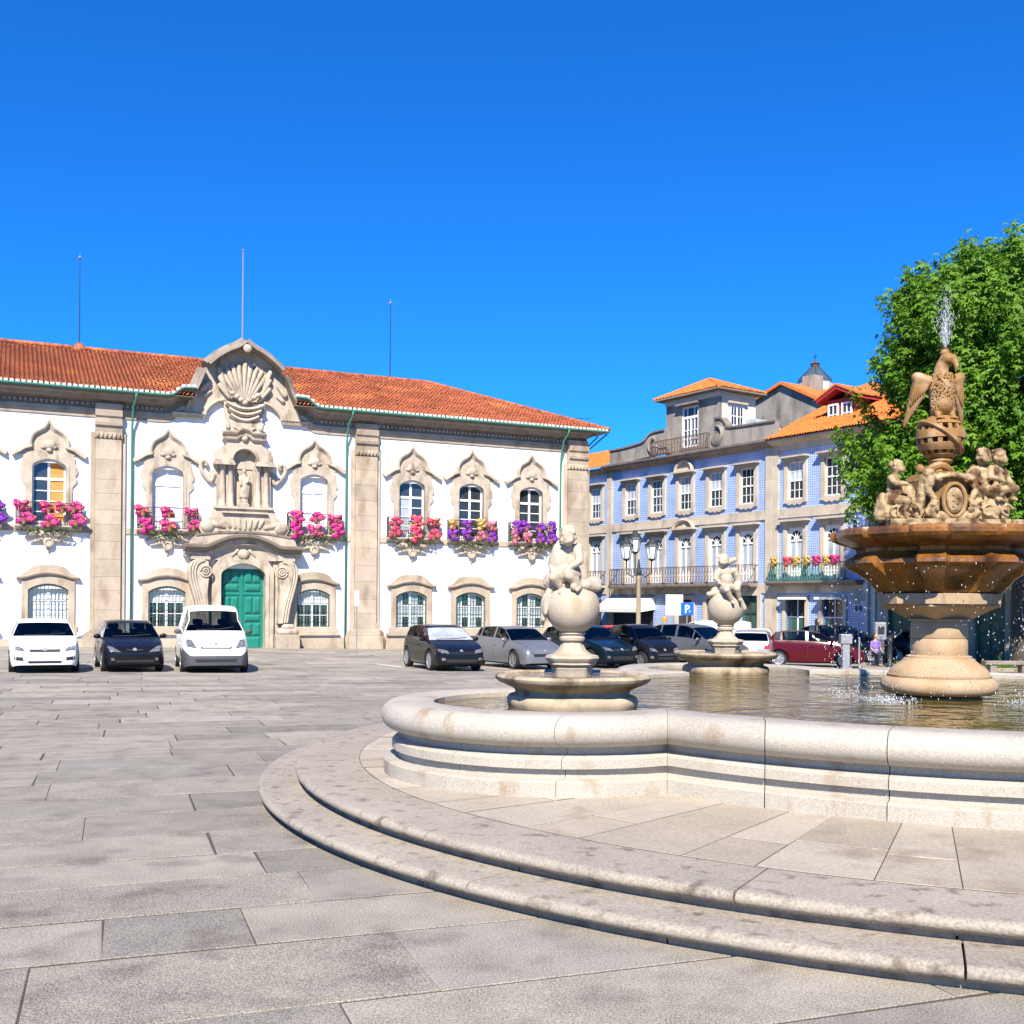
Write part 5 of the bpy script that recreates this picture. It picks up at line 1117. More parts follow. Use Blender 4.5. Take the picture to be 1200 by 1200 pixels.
# ring dish, stem, openwork globe
mb = K(); mb.tube([(.16*math.cos(a)-.07, -.02+.16*math.sin(a), 3.44+.03*math.sin(a*3)) for a in np.linspace(0, 2*PI, 25)], .045, 8); mb.build('crown_ring', m_ochre, colm, smooth=True)
mb = K(); mb.lathe([(.09, 3.34), (.07, 3.42), (.055, 3.45), (.055, 3.495), (.12, 3.51), (.135, 3.53), (.13, 3.55), (.11, 3.56), (.15, 3.58), (.16, 3.60)], 32); mb.build('stem', m_ochre, colm, smooth=True)
gl = link('globe', None, colm); GC = Vector((0, 0, 3.80)); GR = .262
def sph(lat, lon, r): return GC+Vector((r*math.cos(lat)*math.cos(lon), r*math.cos(lat)*math.sin(lon), r*math.sin(lat)))
mb = K(); lats = [rad(v) for v in (-70, -48, -36, -18, -4, 16, 32, 52, 75, 88)]; hollow = {1, 3, 5, 6}; nl = 14; tilt = .2
def quadpatch(la0, la1, lo0, lo1, r0, r1):
    n = 3; V = []; 
    for rr_ in (r1, r0):
        for i in range(n+1):
            for j in range(3): V.append(sph(la0+(la1-la0)*j/2, lo0+(lo1-lo0)*i/n, rr_))
    Fc = []; m = (n+1)*3
    for i in range(n):
        for j in range(2): a = i*3+j; Fc += [(a, a+1, a+4, a+3), (m+a, m+a+3, m+a+4, m+a+1)]
    for i in range(n): a = i*3; Fc += [(a, a+3, m+a+3, m+a), (a+2, m+a+2, m+a+5, a+5)]
    for j in range(2): Fc += [(j, m+j, m+j+1, j+1), (n*3+j, n*3+j+1, m+n*3+j+1, m+n*3+j)]
    mb.add(V, Fc)
for r_i in range(len(lats)-1):
    for k in range(nl):
        lo0 = 2*PI*k/nl+tilt; lo1 = 2*PI*(k+1)/nl+tilt
        if r_i in (1, 4-1, 5): quadpatch(lats[r_i], lats[r_i+1], lo0, lo0+(lo1-lo0)*.42, GR-.05, GR-.004)
        else: quadpatch(lats[r_i], lats[r_i+1], lo0, lo1, GR-.05, GR+.006)
mb.build('openwork_shell', m_ochre, gl, smooth=True, angle=30)
mb = K(); pts = [GC+Matrix.Rotation(rad(38), 3, 'Y') @ Vector(((GR+.012)*math.cos(a), (GR+.012)*math.sin(a), 0)) for a in np.linspace(0, 2*PI, 41)]; mb.tube(pts, .032, 6); mb.build('zodiac_band', m_ochre, gl, smooth=True)
mb = K(); mb.ell(GC, .15, nu=20, nv=12); mb.build('core', m_gold, gl, smooth=True, angle=180)
# eagle: body leaning, head turned to the right, wings half folded
eg = link('eagle', None, colm); b = K(); e0 = 4.04
def esc(m):
    m.v = [(x*.9, y*.9, e0+(z-e0)*.89) for x, y, z in m.v]; return m
b.ell((0, -.02, e0+.30), (.155, .15, .22)); b.ell((.01, -.07, e0+.36), (.13, .11, .17)); b.ell((0, -.10, e0+.12), (.115, .12, .12)); b.ell((-.01, -.02, e0+.08), (.13, .12, .12))
b.cap((0, 0, e0+.46), (-.0, -.02, e0+.62), .105, .085); b.cap((0, -.02, e0+.62), (.045, -.05, e0+.70), .085, .085); b.ell((.055, -.06, e0+.71), (.098, .105, .088)); b.ell((.1, -.1, e0+.72), (.06, .06, .05))
b.cap((.12, -.13, e0+.68), (.13, -.16, e0+.60), .042, .03); b.cap((.13, -.16, e0+.6), (.12, -.155, e0+.53), .028, .012)
b.cap((-.08, -.1, e0+.06), (-.08, -.14, e0-.03), .05, .035); b.cap((.09, -.1, e0+.06), (.09, -.15, e0-.03), .05, .035)
for sx in (-.08, .09):
    for f in (-1, 0, 1): b.cap((sx, -.14, e0-.02), (sx+f*.045, -.22, e0-.05), .02, .014)
b.cap((0, .08, e0+.15), (.02, .2, e0-.2), .1, .06)
sculpt(esc(b), 'body', m_ochre, eg, .012, 2, .5, .012)
def eagle_wing(s_, spread, name):
    b = K(); sh = Vector((s_*.15, .03, e0+.44)); el = Vector((s_*(.15+spread*.5), .05, e0+.50)); 
    b.cap(sh, el, .085, .075)
    for k in range(7):
        t = k/6; p = sh.lerp(el, .1+.9*t); q = Vector((s_*(.13+spread*(.35+.65*t)), .06+.02*k, e0+.22-.30*t+.02*math.sin(k*2))); b.cap(p, q, .05, .022, 8)
        m = p.lerp(q, .45); b.cap(p+Vector((0, -.035, 0)), m+Vector((0, -.04, 0)), .045, .03, 8)
        for j in range(3): r_ = p.lerp(q, .2+.17*j); b.ell(r_+Vector((0, -.045+.008*j, 0)), (.03, .022, .045))
    sculpt(esc(b), name, m_ochre, eg, .012, 1, .5)
    fb = K()
    for row, (n, la, lb, dy) in enumerate(((8, .45, 1.04, -.03), (7, .12, .6, -.06))):
        for k in range(n):
            t = k/(n-1); p = sh.lerp(el, .05+.95*t); q = Vector((s_*(.13+spread*(.35+.65*t)), .06+.02*k, e0+.22-.30*t)); a = p.lerp(q, la); c = p.lerp(q, lb); d = (c-a); R3 = d.to_track_quat('Z', 'Y').to_matrix()
            fb.ell((a+c)/2+Vector((0, dy, 0)), (.026, .012, d.length*.55), R3, 8, 8)
    fb.v = esc(fb).v; fb.build('wing_feathers', m_ochre, eg, smooth=True, angle=180, recalc=False)
eagle_wing(-1, .26, 'wing'); eagle_wing(1, .2, 'wing')
mb = K(); mb.lathe([(.055, e0+.78), (.06, e0+.80), (.05, e0+.83), (.065, e0+.85)], 14, (.03, -.04)); esc(mb); mb.build('spout_crown', m_ochre, eg, smooth=True)
mb = K()
rr = random.Random(8)
for k in range(420):                               # breast feathers
    a = rr.uniform(-1.3, 1.3); h_ = rr.uniform(.06, .52); rx = .15-.1*max(0, h_-.42)*3; c_ = Vector((math.sin(a)*rx, -.035-math.cos(a)*rx*.98, e0+h_))
    mb.ell(c_, (.013, .006, .02), nu=6, nv=4)
esc(mb); mb.build('breast_feathers', m_ochre, eg, smooth=True, angle=180, recalc=False)
# ================================================================== water in the air
m_drop = bpy.data.materials.new('water_drops'); m_drop.use_nodes = True
bs = m_drop.node_tree.nodes['Principled BSDF']; bs.inputs['Base Color'].default_value = (.85, .9, .95, 1); bs.inputs['Roughness'].default_value = .15; bs.inputs['Transmission Weight'].default_value = .35; bs.inputs['IOR'].default_value = 1.33; bs.inputs['Specular IOR Level'].default_value = .8
def drops(name, label, cat, pts, base):
    """pts: (x, y, z, r, stretch)"""
    P = np.array([(x, y, z) for x, y, z, r, s_ in pts]); Rr = np.array([r for *_, r, s_ in pts]); S_ = np.array([p[4] for p in pts])
    o6 = np.array([(1, 0, 0), (-1, 0, 0), (0, 1, 0), (0, -1, 0), (0, 0, 1), (0, 0, -1)], float); f8 = np.array([(0, 2, 4), (2, 1, 4), (1, 3, 4), (3, 0, 4), (2, 0, 5), (1, 2, 5), (3, 1, 5), (0, 3, 5)])
    V = P[:, None, :]+o6[None]*Rr[:, None, None]*np.stack([np.ones_like(S_), np.ones_like(S_), S_], 1)[:, None, :]
    Fq = (np.arange(len(P))*6)[:, None, None]+f8[None]
    o = big_mesh(name, V.reshape(-1, 3)-np.array(base), Fq.reshape(-1, 3), m_drop, None, True); o.location = base
    return tag(o, label, cat, None, 'stuff')
rr = random.Random(21); pts = []
hx, hy, hz = FC.x+.03, FC.y-.04, e0+.76
for k in range(900):
    a = rr.uniform(0, 2*PI); sp = abs(rr.gauss(0, .085)); t = rr.random(); h_ = t*rr.uniform(.35, .78)
    pts.append((hx+math.cos(a)*sp*t*1.3, hy+math.sin(a)*sp*t*1.3, hz+h_, rr.uniform(.0010, .0022)*(1.2-.4*t), rr.uniform(8, 40)*(1.15-t)))
drops('water_jet', 'fine spray of water rising from the eagle head', 'water jet', pts, (hx, hy, hz))
pts = []
for k in range(2600):
    a = rr.uniform(-PI, PI)
    dense = 3 if -.9 < a < .35 else 1
    if dense == 1 and rr.random() < .6: continue
    r_ = (1.0+rr.uniform(-.03, .25))*(1 if rr.random() < .7 else .96); t = rr.random()**.7; h_ = 2.35-(2.35-Z_WATER)*t
    pts.append((FC.x+math.cos(a)*r_, FC.y+math.sin(a)*r_, h_, rr.uniform(.0025, .006), rr.uniform(1, 3.5)))
for k in range(2600):                               # the heavy curtain on the right-hand side of the bowl
    a = rr.uniform(-.75, .25); r_ = 1.12+rr.uniform(-.06, .22); t = rr.random(); h_ = 2.6-(2.6-Z_WATER)*t
    pts.append((FC.x+math.cos(a)*r_, FC.y+math.sin(a)*r_, h_, rr.uniform(.0025, .0065), rr.uniform(1, 4)))
drops('falling_water', 'scattered drops falling from the rim of the ochre bowl', 'falling water', pts, (FC.x, FC.y, Z_WATER))
pts = []
for a0, n, sp in ((rad(222), 500, .3), (rad(305), 350, .4), (rad(345), 900, .4), (rad(190), 150, .4)):
    for k in range(n):
        a = rr.gauss(a0, sp*.45); r_ = rr.gauss(1.12, .1); h_ = abs(rr.gauss(0, .035))
        pts.append((FC.x+math.cos(a)*r_, FC.y+math.sin(a)*r_, Z_WATER+h_, rr.uniform(.0025, .007), rr.uniform(.4, 1.6)))
drops('splash', 'white splashing water around the column foot', 'splash', pts, (FC.x, FC.y, Z_WATER))
# ================================================================== vehicles
m_tyre = M('tyre_rubber', (.018, .018, .019), .85, .1, 8)
m_alloy = M('alloy_rim', (.45, .46, .47), .35, .08, 8, metal=.7)
m_under = M('black_underbody', (.012, .012, .012), .9, .1, 4)
m_blackp = M('black_plastic', (.025, .025, .027), .55, .1, 6)
m_greyp = M('grey_bumper_plastic', (.075, .077, .08), .6, .08, 5)
m_lamp = M('headlamp_glass', (.13, .135, .14), .1, .5, 14, .5, 40, spec=.9)
m_tail = M('tail_lamp_red', (.5, .015, .015), .2, .15, 20, spec=.7)
m_amber = M('amber_lamp', (.7, .25, .03), .25, .1, 20)
m_plate = M('number_plate', (.78, .78, .75), .5, .03, 5)
m_chrome = M('chrome_trim', (.62, .63, .64), .15, .05, 5, metal=1.0)
def paint(name, col, metal=.0, rough=.2):
    m = M(name, col, rough, .03, 2, metal=metal, spec=.22); b = m.node_tree.nodes['Principled BSDF']; b.inputs['Coat Weight'].default_value = .14; b.inputs['Coat Roughness'].default_value = .05; return m
SHAPES = {
 # x as a fraction of the length from the nose; centreline height, shoulder height
 'hatch': dict(L=3.95, W=1.68, H=1.46, wb=(.205, .835), top=[(0, .60), (.015, .68), (.05, .75), (.13, .84), (.255, .955), (.43, 1.37), (.50, 1.435), (.62, 1.46), (.80, 1.43), (.88, 1.36), (.955, 1.0), (.985, .90), (1, .72)],
   belt=[(0, .56), (.015, .64), (.05, .70), (.13, .79), (.255, .90), (.45, .93), (.75, .97), (.88, 1.0), (.955, .95), (.985, .86), (1, .68)], ws=(.265, .425), rw=(.885, .95), sw=[(.30, .545), (.575, .80), (.82, .875)]),
 'sedan': dict(L=4.45, W=1.78, H=1.45, wb=(.20, .80), top=[(0, .60), (.012, .69), (.05, .76), (.12, .84), (.26, .96), (.41, 1.36), (.48, 1.42), (.60, 1.45), (.72, 1.40), (.84, 1.06), (.88, 1.03), (.97, 1.0), (1, .75)],
   belt=[(0, .56), (.012, .65), (.05, .71), (.12, .79), (.26, .91), (.5, .94), (.8, .99), (.88, 1.0), (.97, .96), (1, .72)], ws=(.27, .405), rw=(.73, .83), sw=[(.30, .52), (.55, .72)]),
 'van': dict(L=4.8, W=1.88, H=1.94, wb=(.19, .82), top=[(0, .68), (.012, .80), (.04, .92), (.10, 1.06), (.16, 1.18), (.29, 1.80), (.34, 1.88), (.45, 1.94), (.9, 1.93), (.975, 1.86), (.99, 1.2), (1, .8)],
   belt=[(0, .62), (.012, .74), (.04, .85), (.10, .98), (.16, 1.08), (.30, 1.10), (.6, 1.10), (.95, 1.10), (.99, 1.1), (1, .75)], ws=(.165, .285), rw=(.978, .988), sw=[(.19, .36)]),
 'smart': dict(L=2.7, W=1.56, H=1.54, wb=(.17, .86), top=[(0, .58), (.02, .68), (.06, .78), (.14, .88), (.25, 1.0), (.43, 1.42), (.52, 1.51), (.65, 1.54), (.84, 1.50), (.92, 1.40), (.975, 1.05), (1, .74)],
   belt=[(0, .54), (.02, .64), (.06, .73), (.14, .83), (.25, .92), (.5, .95), (.8, 1.0), (.92, 1.02), (.975, .98), (1, .70)], ws=(.26, .42), rw=(.925, .97), sw=[(.30, .66), (.70, .86)]),
 'mpv': dict(L=4.3, W=1.78, H=1.64, wb=(.20, .83), top=[(0, .62), (.015, .72), (.05, .82), (.12, .93), (.21, 1.04), (.41, 1.52), (.48, 1.60), (.60, 1.64), (.82, 1.60), (.90, 1.52), (.965, 1.05), (.985, .95), (1, .75)],
   belt=[(0, .58), (.015, .68), (.05, .77), (.12, .87), (.21, .96), (.45, 1.0), (.75, 1.03), (.90, 1.06), (.965, 1.0), (.985, .9), (1, .7)], ws=(.22, .405), rw=(.905, .96), sw=[(.27, .36), (.375, .56), (.585, .76), (.78, .89)]),
 'wagon': dict(L=4.2, W=1.68, H=1.46, wb=(.2, .81), top=[(0, .60), (.015, .68), (.05, .75), (.13, .84), (.26, .95), (.42, 1.36), (.50, 1.43), (.62, 1.46), (.86, 1.44), (.92, 1.38), (.975, 1.0), (.99, .9), (1, .72)],
   belt=[(0, .56), (.015, .64), (.05, .70), (.13, .79), (.26, .90), (.5, .93), (.85, .96), (.92, .97), (.975, .94), (.99, .86), (1, .68)], ws=(.27, .41), rw=(.925, .97), sw=[(.30, .53), (.56, .74), (.765, .9)]),
}
def car_glass_nodes():
    t = m_cglass.node_tree; N = t.nodes; L = t.links
    tr = N.new('ShaderNodeBsdfTransparent'); tr.inputs[0].default_value = (.42, .46, .46, 1); gl = N.new('ShaderNodeBsdfGlossy'); gl.inputs['Roughness'].default_value = .02; gl.inputs[0].default_value = (.85, .85, .85, 1)
    fz = N.new('ShaderNodeFresnel'); fz.inputs[0].default_value = 1.45; ms = N.new('ShaderNodeMixShader'); L.new(fz.outputs[0], ms.inputs[0]); L.new(tr.outputs[0], ms.inputs[1]); L.new(gl.outputs[0], ms.inputs[2]); L.new(ms.outputs[0], N['Material Output'].inputs['Surface'])
car_glass_nodes()
m_seat = M('seat_fabric', (.035, .035, .038), .9, .2, 10); m_dash = M('dashboard', (.03, .03, .032), .7, .1, 8)
def make_car(name, label, cat, loc, heading, kind, mpaint, front=None, scale=1.0, rimr=.30, plastic=None, group=None, glassm=None):
    S = SHAPES[kind]; L, W, H = S['L'], S['W'], S['H']
    t = thing(name, label, cat, loc, heading, group); t.scale = (scale,)*3
    glassm = glassm or m_cglass
    tx, tz = zip(*S['top']); bx_, bz_ = zip(*S['belt'])
    keys = sorted(set([round(x, 4) for x in np.linspace(0, 1, 61)]+[0, .006, .012, .02, .03]+list(S['ws'])+list(S['rw'])+[v for p in S['sw'] for v in p]+list(tx)))
    xs = [keys[0]]
    for k in keys[1:]:
        if k-xs[-1] > .0025: xs.append(k)
        elif k in S['ws']+S['rw'] or any(k in p for p in S['sw']): xs[-1] = k
    sm = lambda X, Z, x: float(np.interp(x, X, Z))
    def hw(x):
        f = np.interp(x, [0, .006, .02, .05, .1, .2, .35, .7, .88, .95, .985, 1], [.72, .80, .87, .925, .965, .99, 1, 1, .975, .94, .88, .80]); return W/2*f
    wr = rimr+.025; arch_r = wr+.045; sill = .22
    def zlow(x):
        z = np.interp(x, [0, .05, .12, .9, .97, 1], [.24, .19, sill, sill, .24, .30])
        for wx in S['wb']:
            d = (x-wx)*L
            if abs(d) < arch_r: z = max(z, wr+math.sqrt(arch_r**2-d*d))
        return float(z)
    V = []; NS = len(xs)
    for x in xs:
        w_ = hw(x); zl = zlow(x); zb = sm(bx_, bz_, x); zt = max(sm(tx, tz, x), zb+.02); g = zt-zb; gf = min(1, g/.45)
        zm = .34+.42*(zb-.34); zm = max(zm, zl+.02)
        wtop = w_*(.955-.215*gf)
        pts = [(w_*.95, zl), (w_*.985, zl+.4*(zm-zl)), (w_*1.0, zm), (w_*.992, zm+.35*(zb-zm)), (w_*.98, zm+.7*(zb-zm)), (w_*.955, zb)]
        for k in range(1, 6):
            q = k/5; pts.append((w_*.945+(wtop-w_*.945)*(q**1.15), zb+.012+(g*.93-.012)*q))
        zre = zb+g*.93
        for k in range(1, 7):
            q = k/6; pts.append((wtop*math.cos(q*PI/2)**.9 if q < 1 else 0, zre+(zt-zre)*math.sin(q*PI/2)))
        ff = max(0, 1-x/.14)
        for (yy, zz) in pts:
            X = L/2-x*L
            X -= ff*(.30*max(0, zz-.52)*0.5+.035*max(0, .34-zz)*4)*(1 if ff > 0 else 0)
            V.append((X, yy, zz))
    NP = 17
    body = []; gl_w = []; gl_s = []; gl_r = []; bump = []
    ins = lambda a, b, lo, hi: a >= lo-1e-4 and b <= hi+1e-4
    for i in range(NS-1):
        for j in range(NP-1):
            f = (i*NP+j, i*NP+j+1, (i+1)*NP+j+1, (i+1)*NP+j); a, b = xs[i], xs[i+1]
            if j >= 11 and ins(a, b, *S['ws']): gl_w.append(f)
            elif j >= 11 and ins(a, b, *S['rw']): gl_r.append(f)
            elif 6 <= j <= 9 and any(ins(a, b, *p) for p in S['sw']): gl_s.append(f)
            elif plastic and kind == 'van' and ((j < 3 and b < .115) or j < 1): bump.append(f)
            else: body.append(f)
    nV = len(V); Vm = V+[(x, -y, z) for x, y, z in V]
    mir = lambda fs: fs+[tuple(nV+i for i in reversed(f)) for f in fs]
    capf = tuple(range(NP)); capr = tuple((NS-1)*NP+j for j in range(NP))
    def piece(nm, fs, mat):
        used = sorted({i for f in fs for i in f}); mp = {u: k for k, u in enumerate(used)}
        mb = MB(); mb.v = [Vm[u] for u in used]; mb.f = [tuple(mp[i] for i in f) for f in fs]
        me = mb.mesh(nm, mat, True, False, 38); bm = bmesh.new(); bm.from_mesh(me); bmesh.ops.remove_doubles(bm, verts=bm.verts, dist=.0015); bmesh.ops.recalc_face_normals(bm, faces=bm.faces); bm.to_mesh(me); bm.free(); me.shade_smooth(); me.set_sharp_from_angle(angle=rad(38))
        return link(nm, me, t)
    caps = [(q[j], q[j+1], nV+q[j+1], nV+q[j]) for q in (capf, capr) for j in range(NP-1)]
    if bump:
        cb = caps[:3]; caps = [c for c in caps if c not in cb]; piece('bumper_cladding', mir(bump)+cb, plastic)
    else: cb = []
    piece('body', mir(body)+caps, mpaint); piece('windscreen', mir(gl_w), glassm); piece('rear_window', mir(gl_r), m_cglass)
    for sgn, off in ((0, 0), (1, nV)):
        piece('side_windows', [tuple(off+i for i in f) for f in gl_s], m_cglass)
    allf = mir(body)+mir(bump)+cb+mir(gl_w)+mir(gl_r)+mir(gl_s)+caps
    bvh = BVHTree.FromPolygons([Vector(v) for v in Vm], allf)
    mb = MB(); mb.box(-L/2+.12, L/2-.14, -W/2+.2, W/2-.2, .16, .5); mb.box(-L*.33, L*.24, -W/2+.1, W/2-.1, .17, .42); mb.build('underbody', m_under, t)
    # cabin seen through the glass
    zb_ = sm(bx_, bz_, .5); cab = MB(); cab.box(L/2-S['sw'][-1][1]*L-.1, L/2-S['ws'][0]*L-.1, -W*.41, W*.41, .25, .55); cab.build('cabin_floor', m_seat, t)
    xd = L/2-(S['ws'][0]+.045)*L; mb = MB(); mb.sweep([(-W*.40, 0), (W*.40, 0)], [(zb_-.35, xd-.42), (zb_-.06, xd-.40), (zb_-.02, xd-.1), (zb_-.05, xd+.05), (zb_-.35, xd+.05)], vert=True); mb.v = [(y, x, z) for x, y, z in mb.v]; mb.build('dashboard', m_dash, t)
    mb = MB(); mb.tube([(xd-.52+.05*math.sin(a), .36+.18*math.cos(a), zb_-.02+.17*math.sin(a)) for a in np.linspace(0, 2*PI, 17)], .016, 5); mb.build('steering_wheel', m_dash, t)
    x_s = xd-.95; rows_ = [x_s] if kind == 'smart' else [x_s, x_s-.85]
    for xi, xr in enumerate(rows_):
        for s_ in (-1, 1):
            q = MB(); q.cbox((xr, s_*.37, zb_-.12), (.06, .22, .36), Matrix.Rotation(-.2, 3, 'Y')); q.cbox((xr+.22, s_*.37, zb_-.42), (.24, .22, .08)); q.cbox((xr-.09, s_*.37, zb_+.33), (.04, .12, .09), Matrix.Rotation(-.2, 3, 'Y')); q.build('seat', m_seat, t, bevel=.04)
    def patch(nm, quad, mat, axis, d=.012, n=6, m=4, thick=.02):
        """bilinear patch on the skin: quad in (y,z) seen from front/rear or (x,z) seen from the side"""
        G_ = []
        for j in range(m+1):
            for i in range(n+1):
                a, b = i/n, j/m; q = [Vector(p) for p in quad]; p = (q[0]*(1-a)+q[1]*a)*(1-b)+(q[3]*(1-a)+q[2]*a)*b
                if axis == 'f': o, dr = Vector((L, p.x, p.y)), Vector((-1, 0, 0))
                elif axis == 'r': o, dr = Vector((-L, p.x, p.y)), Vector((1, 0, 0))
                else: o, dr = Vector((p.x, axis*W*1.5, p.y)), Vector((0, -axis, 0))
                h, nr, *_ = bvh.ray_cast(o, dr); 
                if h is None: return None
                G_.append((h, dr))
        mb = MB(); k = n+1
        mb.v = [tuple(h-dr*d) for h, dr in G_]+[tuple(h+dr*thick) for h, dr in G_]; N_ = len(G_)
        for j in range(m):
            for i in range(n): a = j*k+i; mb.f.append((a, a+1, a+k+1, a+k))
        edge = [i for i in range(k)]+[j*k+n for j in range(1, m+1)]+[m*k+i for i in range(n-1, -1, -1)]+[j*k for j in range(m-1, 0, -1)]
        for e in range(len(edge)): a, b = edge[e], edge[(e+1) % len(edge)]; mb.f.append((a, b, N_+b, N_+a))
        return mb.build(nm, mat, t, smooth=True, angle=50)
    hb = SHAPES[kind]['belt'][1][1]
    fr = dict(lamp=[(.40, .60), (.70, .64), (.74, .76), (.50, .70)], grille=[(-.34, .60), (.34, .60), (.36, .67), (-.36, .67)], intake=[(-.42, .30), (.42, .30), (.46, .42), (-.46, .42)], fog=[(.54, .36), (.66, .37), (.66, .45), (.54, .44)], plate=False, lampm=m_lamp, bump=None)
    fr.update(front or {})
    sc_ = 1.0
    for s_ in (-1, 1):
        q = [(s_*y, z) for y, z in fr['lamp']]; patch('headlight', q, fr['lampm'], 'f', .01)
        if fr['fog']: patch('fog_lamp', [(s_*y, z) for y, z in fr['fog']], fr.get('fogm', m_lamp), 'f', .008, 3, 2)
    if fr['bump']: patch('front_bumper', fr['bump'], plastic or m_greyp, 'f', .012, 12, 6)
    if fr['grille']: patch('grille', fr['grille'], m_blackp, 'f', .014 if fr['bump'] else .008, 8, 3)
    if fr.get('bar'): patch('grille_bar', fr['bar'], fr.get('barm', m_chrome), 'f', .022, 8, 2)
    if fr['intake']: patch('lower_intake', fr['intake'], m_blackp, 'f', .014 if fr['bump'] else .008, 8, 3)
    if fr['plate']: pz = fr.get('platez', .49); patch('number_plate', [(-.26, pz-.055), (.26, pz-.055), (.26, pz+.055), (-.26, pz+.055)], m_plate, 'f', .03, 4, 2, .0)
    for s_ in (-1, 1):
        patch('tail_light', [(s_*W*.30, .74), (s_*W*.43, .72), (s_*W*.43, .93), (s_*W*.34, .95)], m_tail, 'r', .01)
    patch('number_plate', [(-.26, .62), (.26, .62), (.26, .73), (-.26, .73)], m_plate, 'r', .02, 4, 2, .0)
    patch('rear_bumper_strip', [(-W*.40, .40), (W*.40, .40), (W*.40, .47), (-W*.40, .47)], m_blackp, 'r', .012, 8, 2)
    # seams, handles and rub strips along the sides
    for s_ in (-1, 1):
        x0 = L/2-S['sw'][0][0]*L+.12; x1 = L/2-S['sw'][0][1]*L-.03
        for xx in [x0, x1]+([L/2-S['sw'][1][1]*L-.02] if len(S['sw']) > 1 and kind != 'smart' else []):
            patch('door_seam', [(xx-.006, .30), (xx+.006, .30), (xx+.006, .88), (xx-.006, .88)], m_blackp, s_, .002, 1, 6)
        for xx in [x1+.17]: patch('door_handle', [(xx-.07, .80), (xx+.07, .80), (xx+.07, .835), (xx-.07, .835)], mpaint if kind != 'smart' else m_blackp, s_, .02, 3, 1)
        if kind != 'smart': patch('rub_strip', [(x0, .50), (x1-.5, .50), (x1-.5, .56), (x0, .56)], plastic or m_blackp, s_, .012, 8, 1)
    for s_ in (-1, 1):
        xm = L/2-(S['ws'][0]+.055)*L; zmm = sm(bx_, bz_, S['ws'][0]+.05)+.06; wm = hw(S['ws'][0]+.05)
        mb = MB(); mb.ell((xm, s_*(wm+.07), zmm+.03), (.055, .10, .072)); mb.cap((xm+.01, s_*(wm-.05), zmm-.03), (xm, s_*(wm+.04), zmm), .025, .025); mb.build('mirror', plastic if plastic else mpaint if kind in ('mpv', ) else m_blackp if kind == 'van' else mpaint, t, smooth=True, angle=180)
    # bonnet gaps, bumper gap and badge
    def on_top(x, y):
        h = bvh.ray_cast(Vector((x, y, 4)), Vector((0, 0, -1)))[0]; return None if h is None else h+Vector((0, 0, .001))
    for s_ in (-1, 1):
        pts = [on_top(L/2-fx*L, s_*W/2*fy) for fx, fy in zip(np.linspace(.035, S['ws'][0]-.005, 10), np.linspace(.60, .80, 10))]
        if all(pts): mb = MB(); mb.tube(pts, .006, 4); mb.build('bonnet_gap', m_blackp, t)
    if kind != 'van': patch('bumper_gap', [(-W*.34, .545), (W*.34, .545), (W*.34, .553), (-W*.34, .553)], m_blackp, 'f', .003, 14, 1)
    patch('badge', [(-.045, fr.get('badge', .66)-.035), (.045, fr.get('badge', .66)-.035), (.045, fr.get('badge', .66)+.035), (-.045, fr.get('badge', .66)+.035)], m_grey, 'f', .014, 2, 2)
    # wipers
    mb = MB(); xw = L/2-S['ws'][0]*L
    h1 = bvh.ray_cast(Vector((xw-.02, .1, 3)), Vector((0, 0, -1)))[0]; h2 = bvh.ray_cast(Vector((xw-.1, .55, 3)), Vector((0, 0, -1)))[0]; h3 = bvh.ray_cast(Vector((xw-.02, -.5, 3)), Vector((0, 0, -1)))[0]
    if h1 and h2 and h3: mb.tube([h3+Vector((0, 0, .012)), h1+Vector((-.03, 0, .02)), h2+Vector((0, 0, .012))], .012, 5); mb.build('wiper', m_blackp, t)
    for wx in S['wb']:
        for s_ in (-1, 1):
            wh = link('wheel', None, t); wh.location = (L/2-wx*L, s_*(W/2-.10), wr); wh.rotation_euler = (s_*-PI/2, 0, 0)
            key = ('tyre', rimr)
            if key not in MESHES:
                a = MB(); a.lathe([(wr-.10, -.09), (wr-.02, -.095), (wr, -.07), (wr, .07), (wr-.02, .095), (wr-.10, .09)], 28, cap=False); MESHES[key] = a.mesh('tyre', m_tyre, True, True, 40)
                a = MB(); r0 = wr-.10; a.lathe([(r0, .07), (r0, .095), (r0-.025, .09), (r0-.03, .05)], 28, cap=False); a.lathe([(.06, .05), (.06, .085), (.03, .09), (.001, .09)], 12)
                for k in range(7):
                    an = 2*PI*k/7; a.cbox((math.cos(an)*(r0*.5), math.sin(an)*(r0*.5), .072), (r0*.48, .022, .012), Matrix.Rotation(an, 3, 'Z'))
                a.lathe([(r0, .03), (.001, .03)], 24, cap=False); MESHES[('rim', rimr)] = a.mesh('rim', m_alloy, True, True, 35)
            link('tyre', MESHES[key], wh); link('rim', MESHES[('rim', rimr)], wh)
    return t
MESHES = {}
p_white = paint('white_car_paint', (.78, .78, .77)); p_black = paint('black_car_paint', (.008, .008, .010)); p_navy = paint('dark_blue_paint', (.010, .016, .030)); p_grey = paint('silver_grey_paint', (.24, .25, .265), .5, .32); p_dgrey = paint('steel_grey_paint', (.15, .155, .165), .5, .32)
p_teal = paint('dark_teal_paint', (.004, .010, .013)); p_red = paint('dark_red_paint', (.075, .004, .008)); p_bright = paint('bright_red_paint', (.45, .02, .02)); p_silver = paint('light_silver_paint', (.42, .43, .44), .5, .32)
m_sunshade = M('sunshade_glass', (.34, .37, .38), .15, .3, 3, spec=.7)
NRM = CITY[1]-PI/2                                         # cars on the left stand square to the town hall
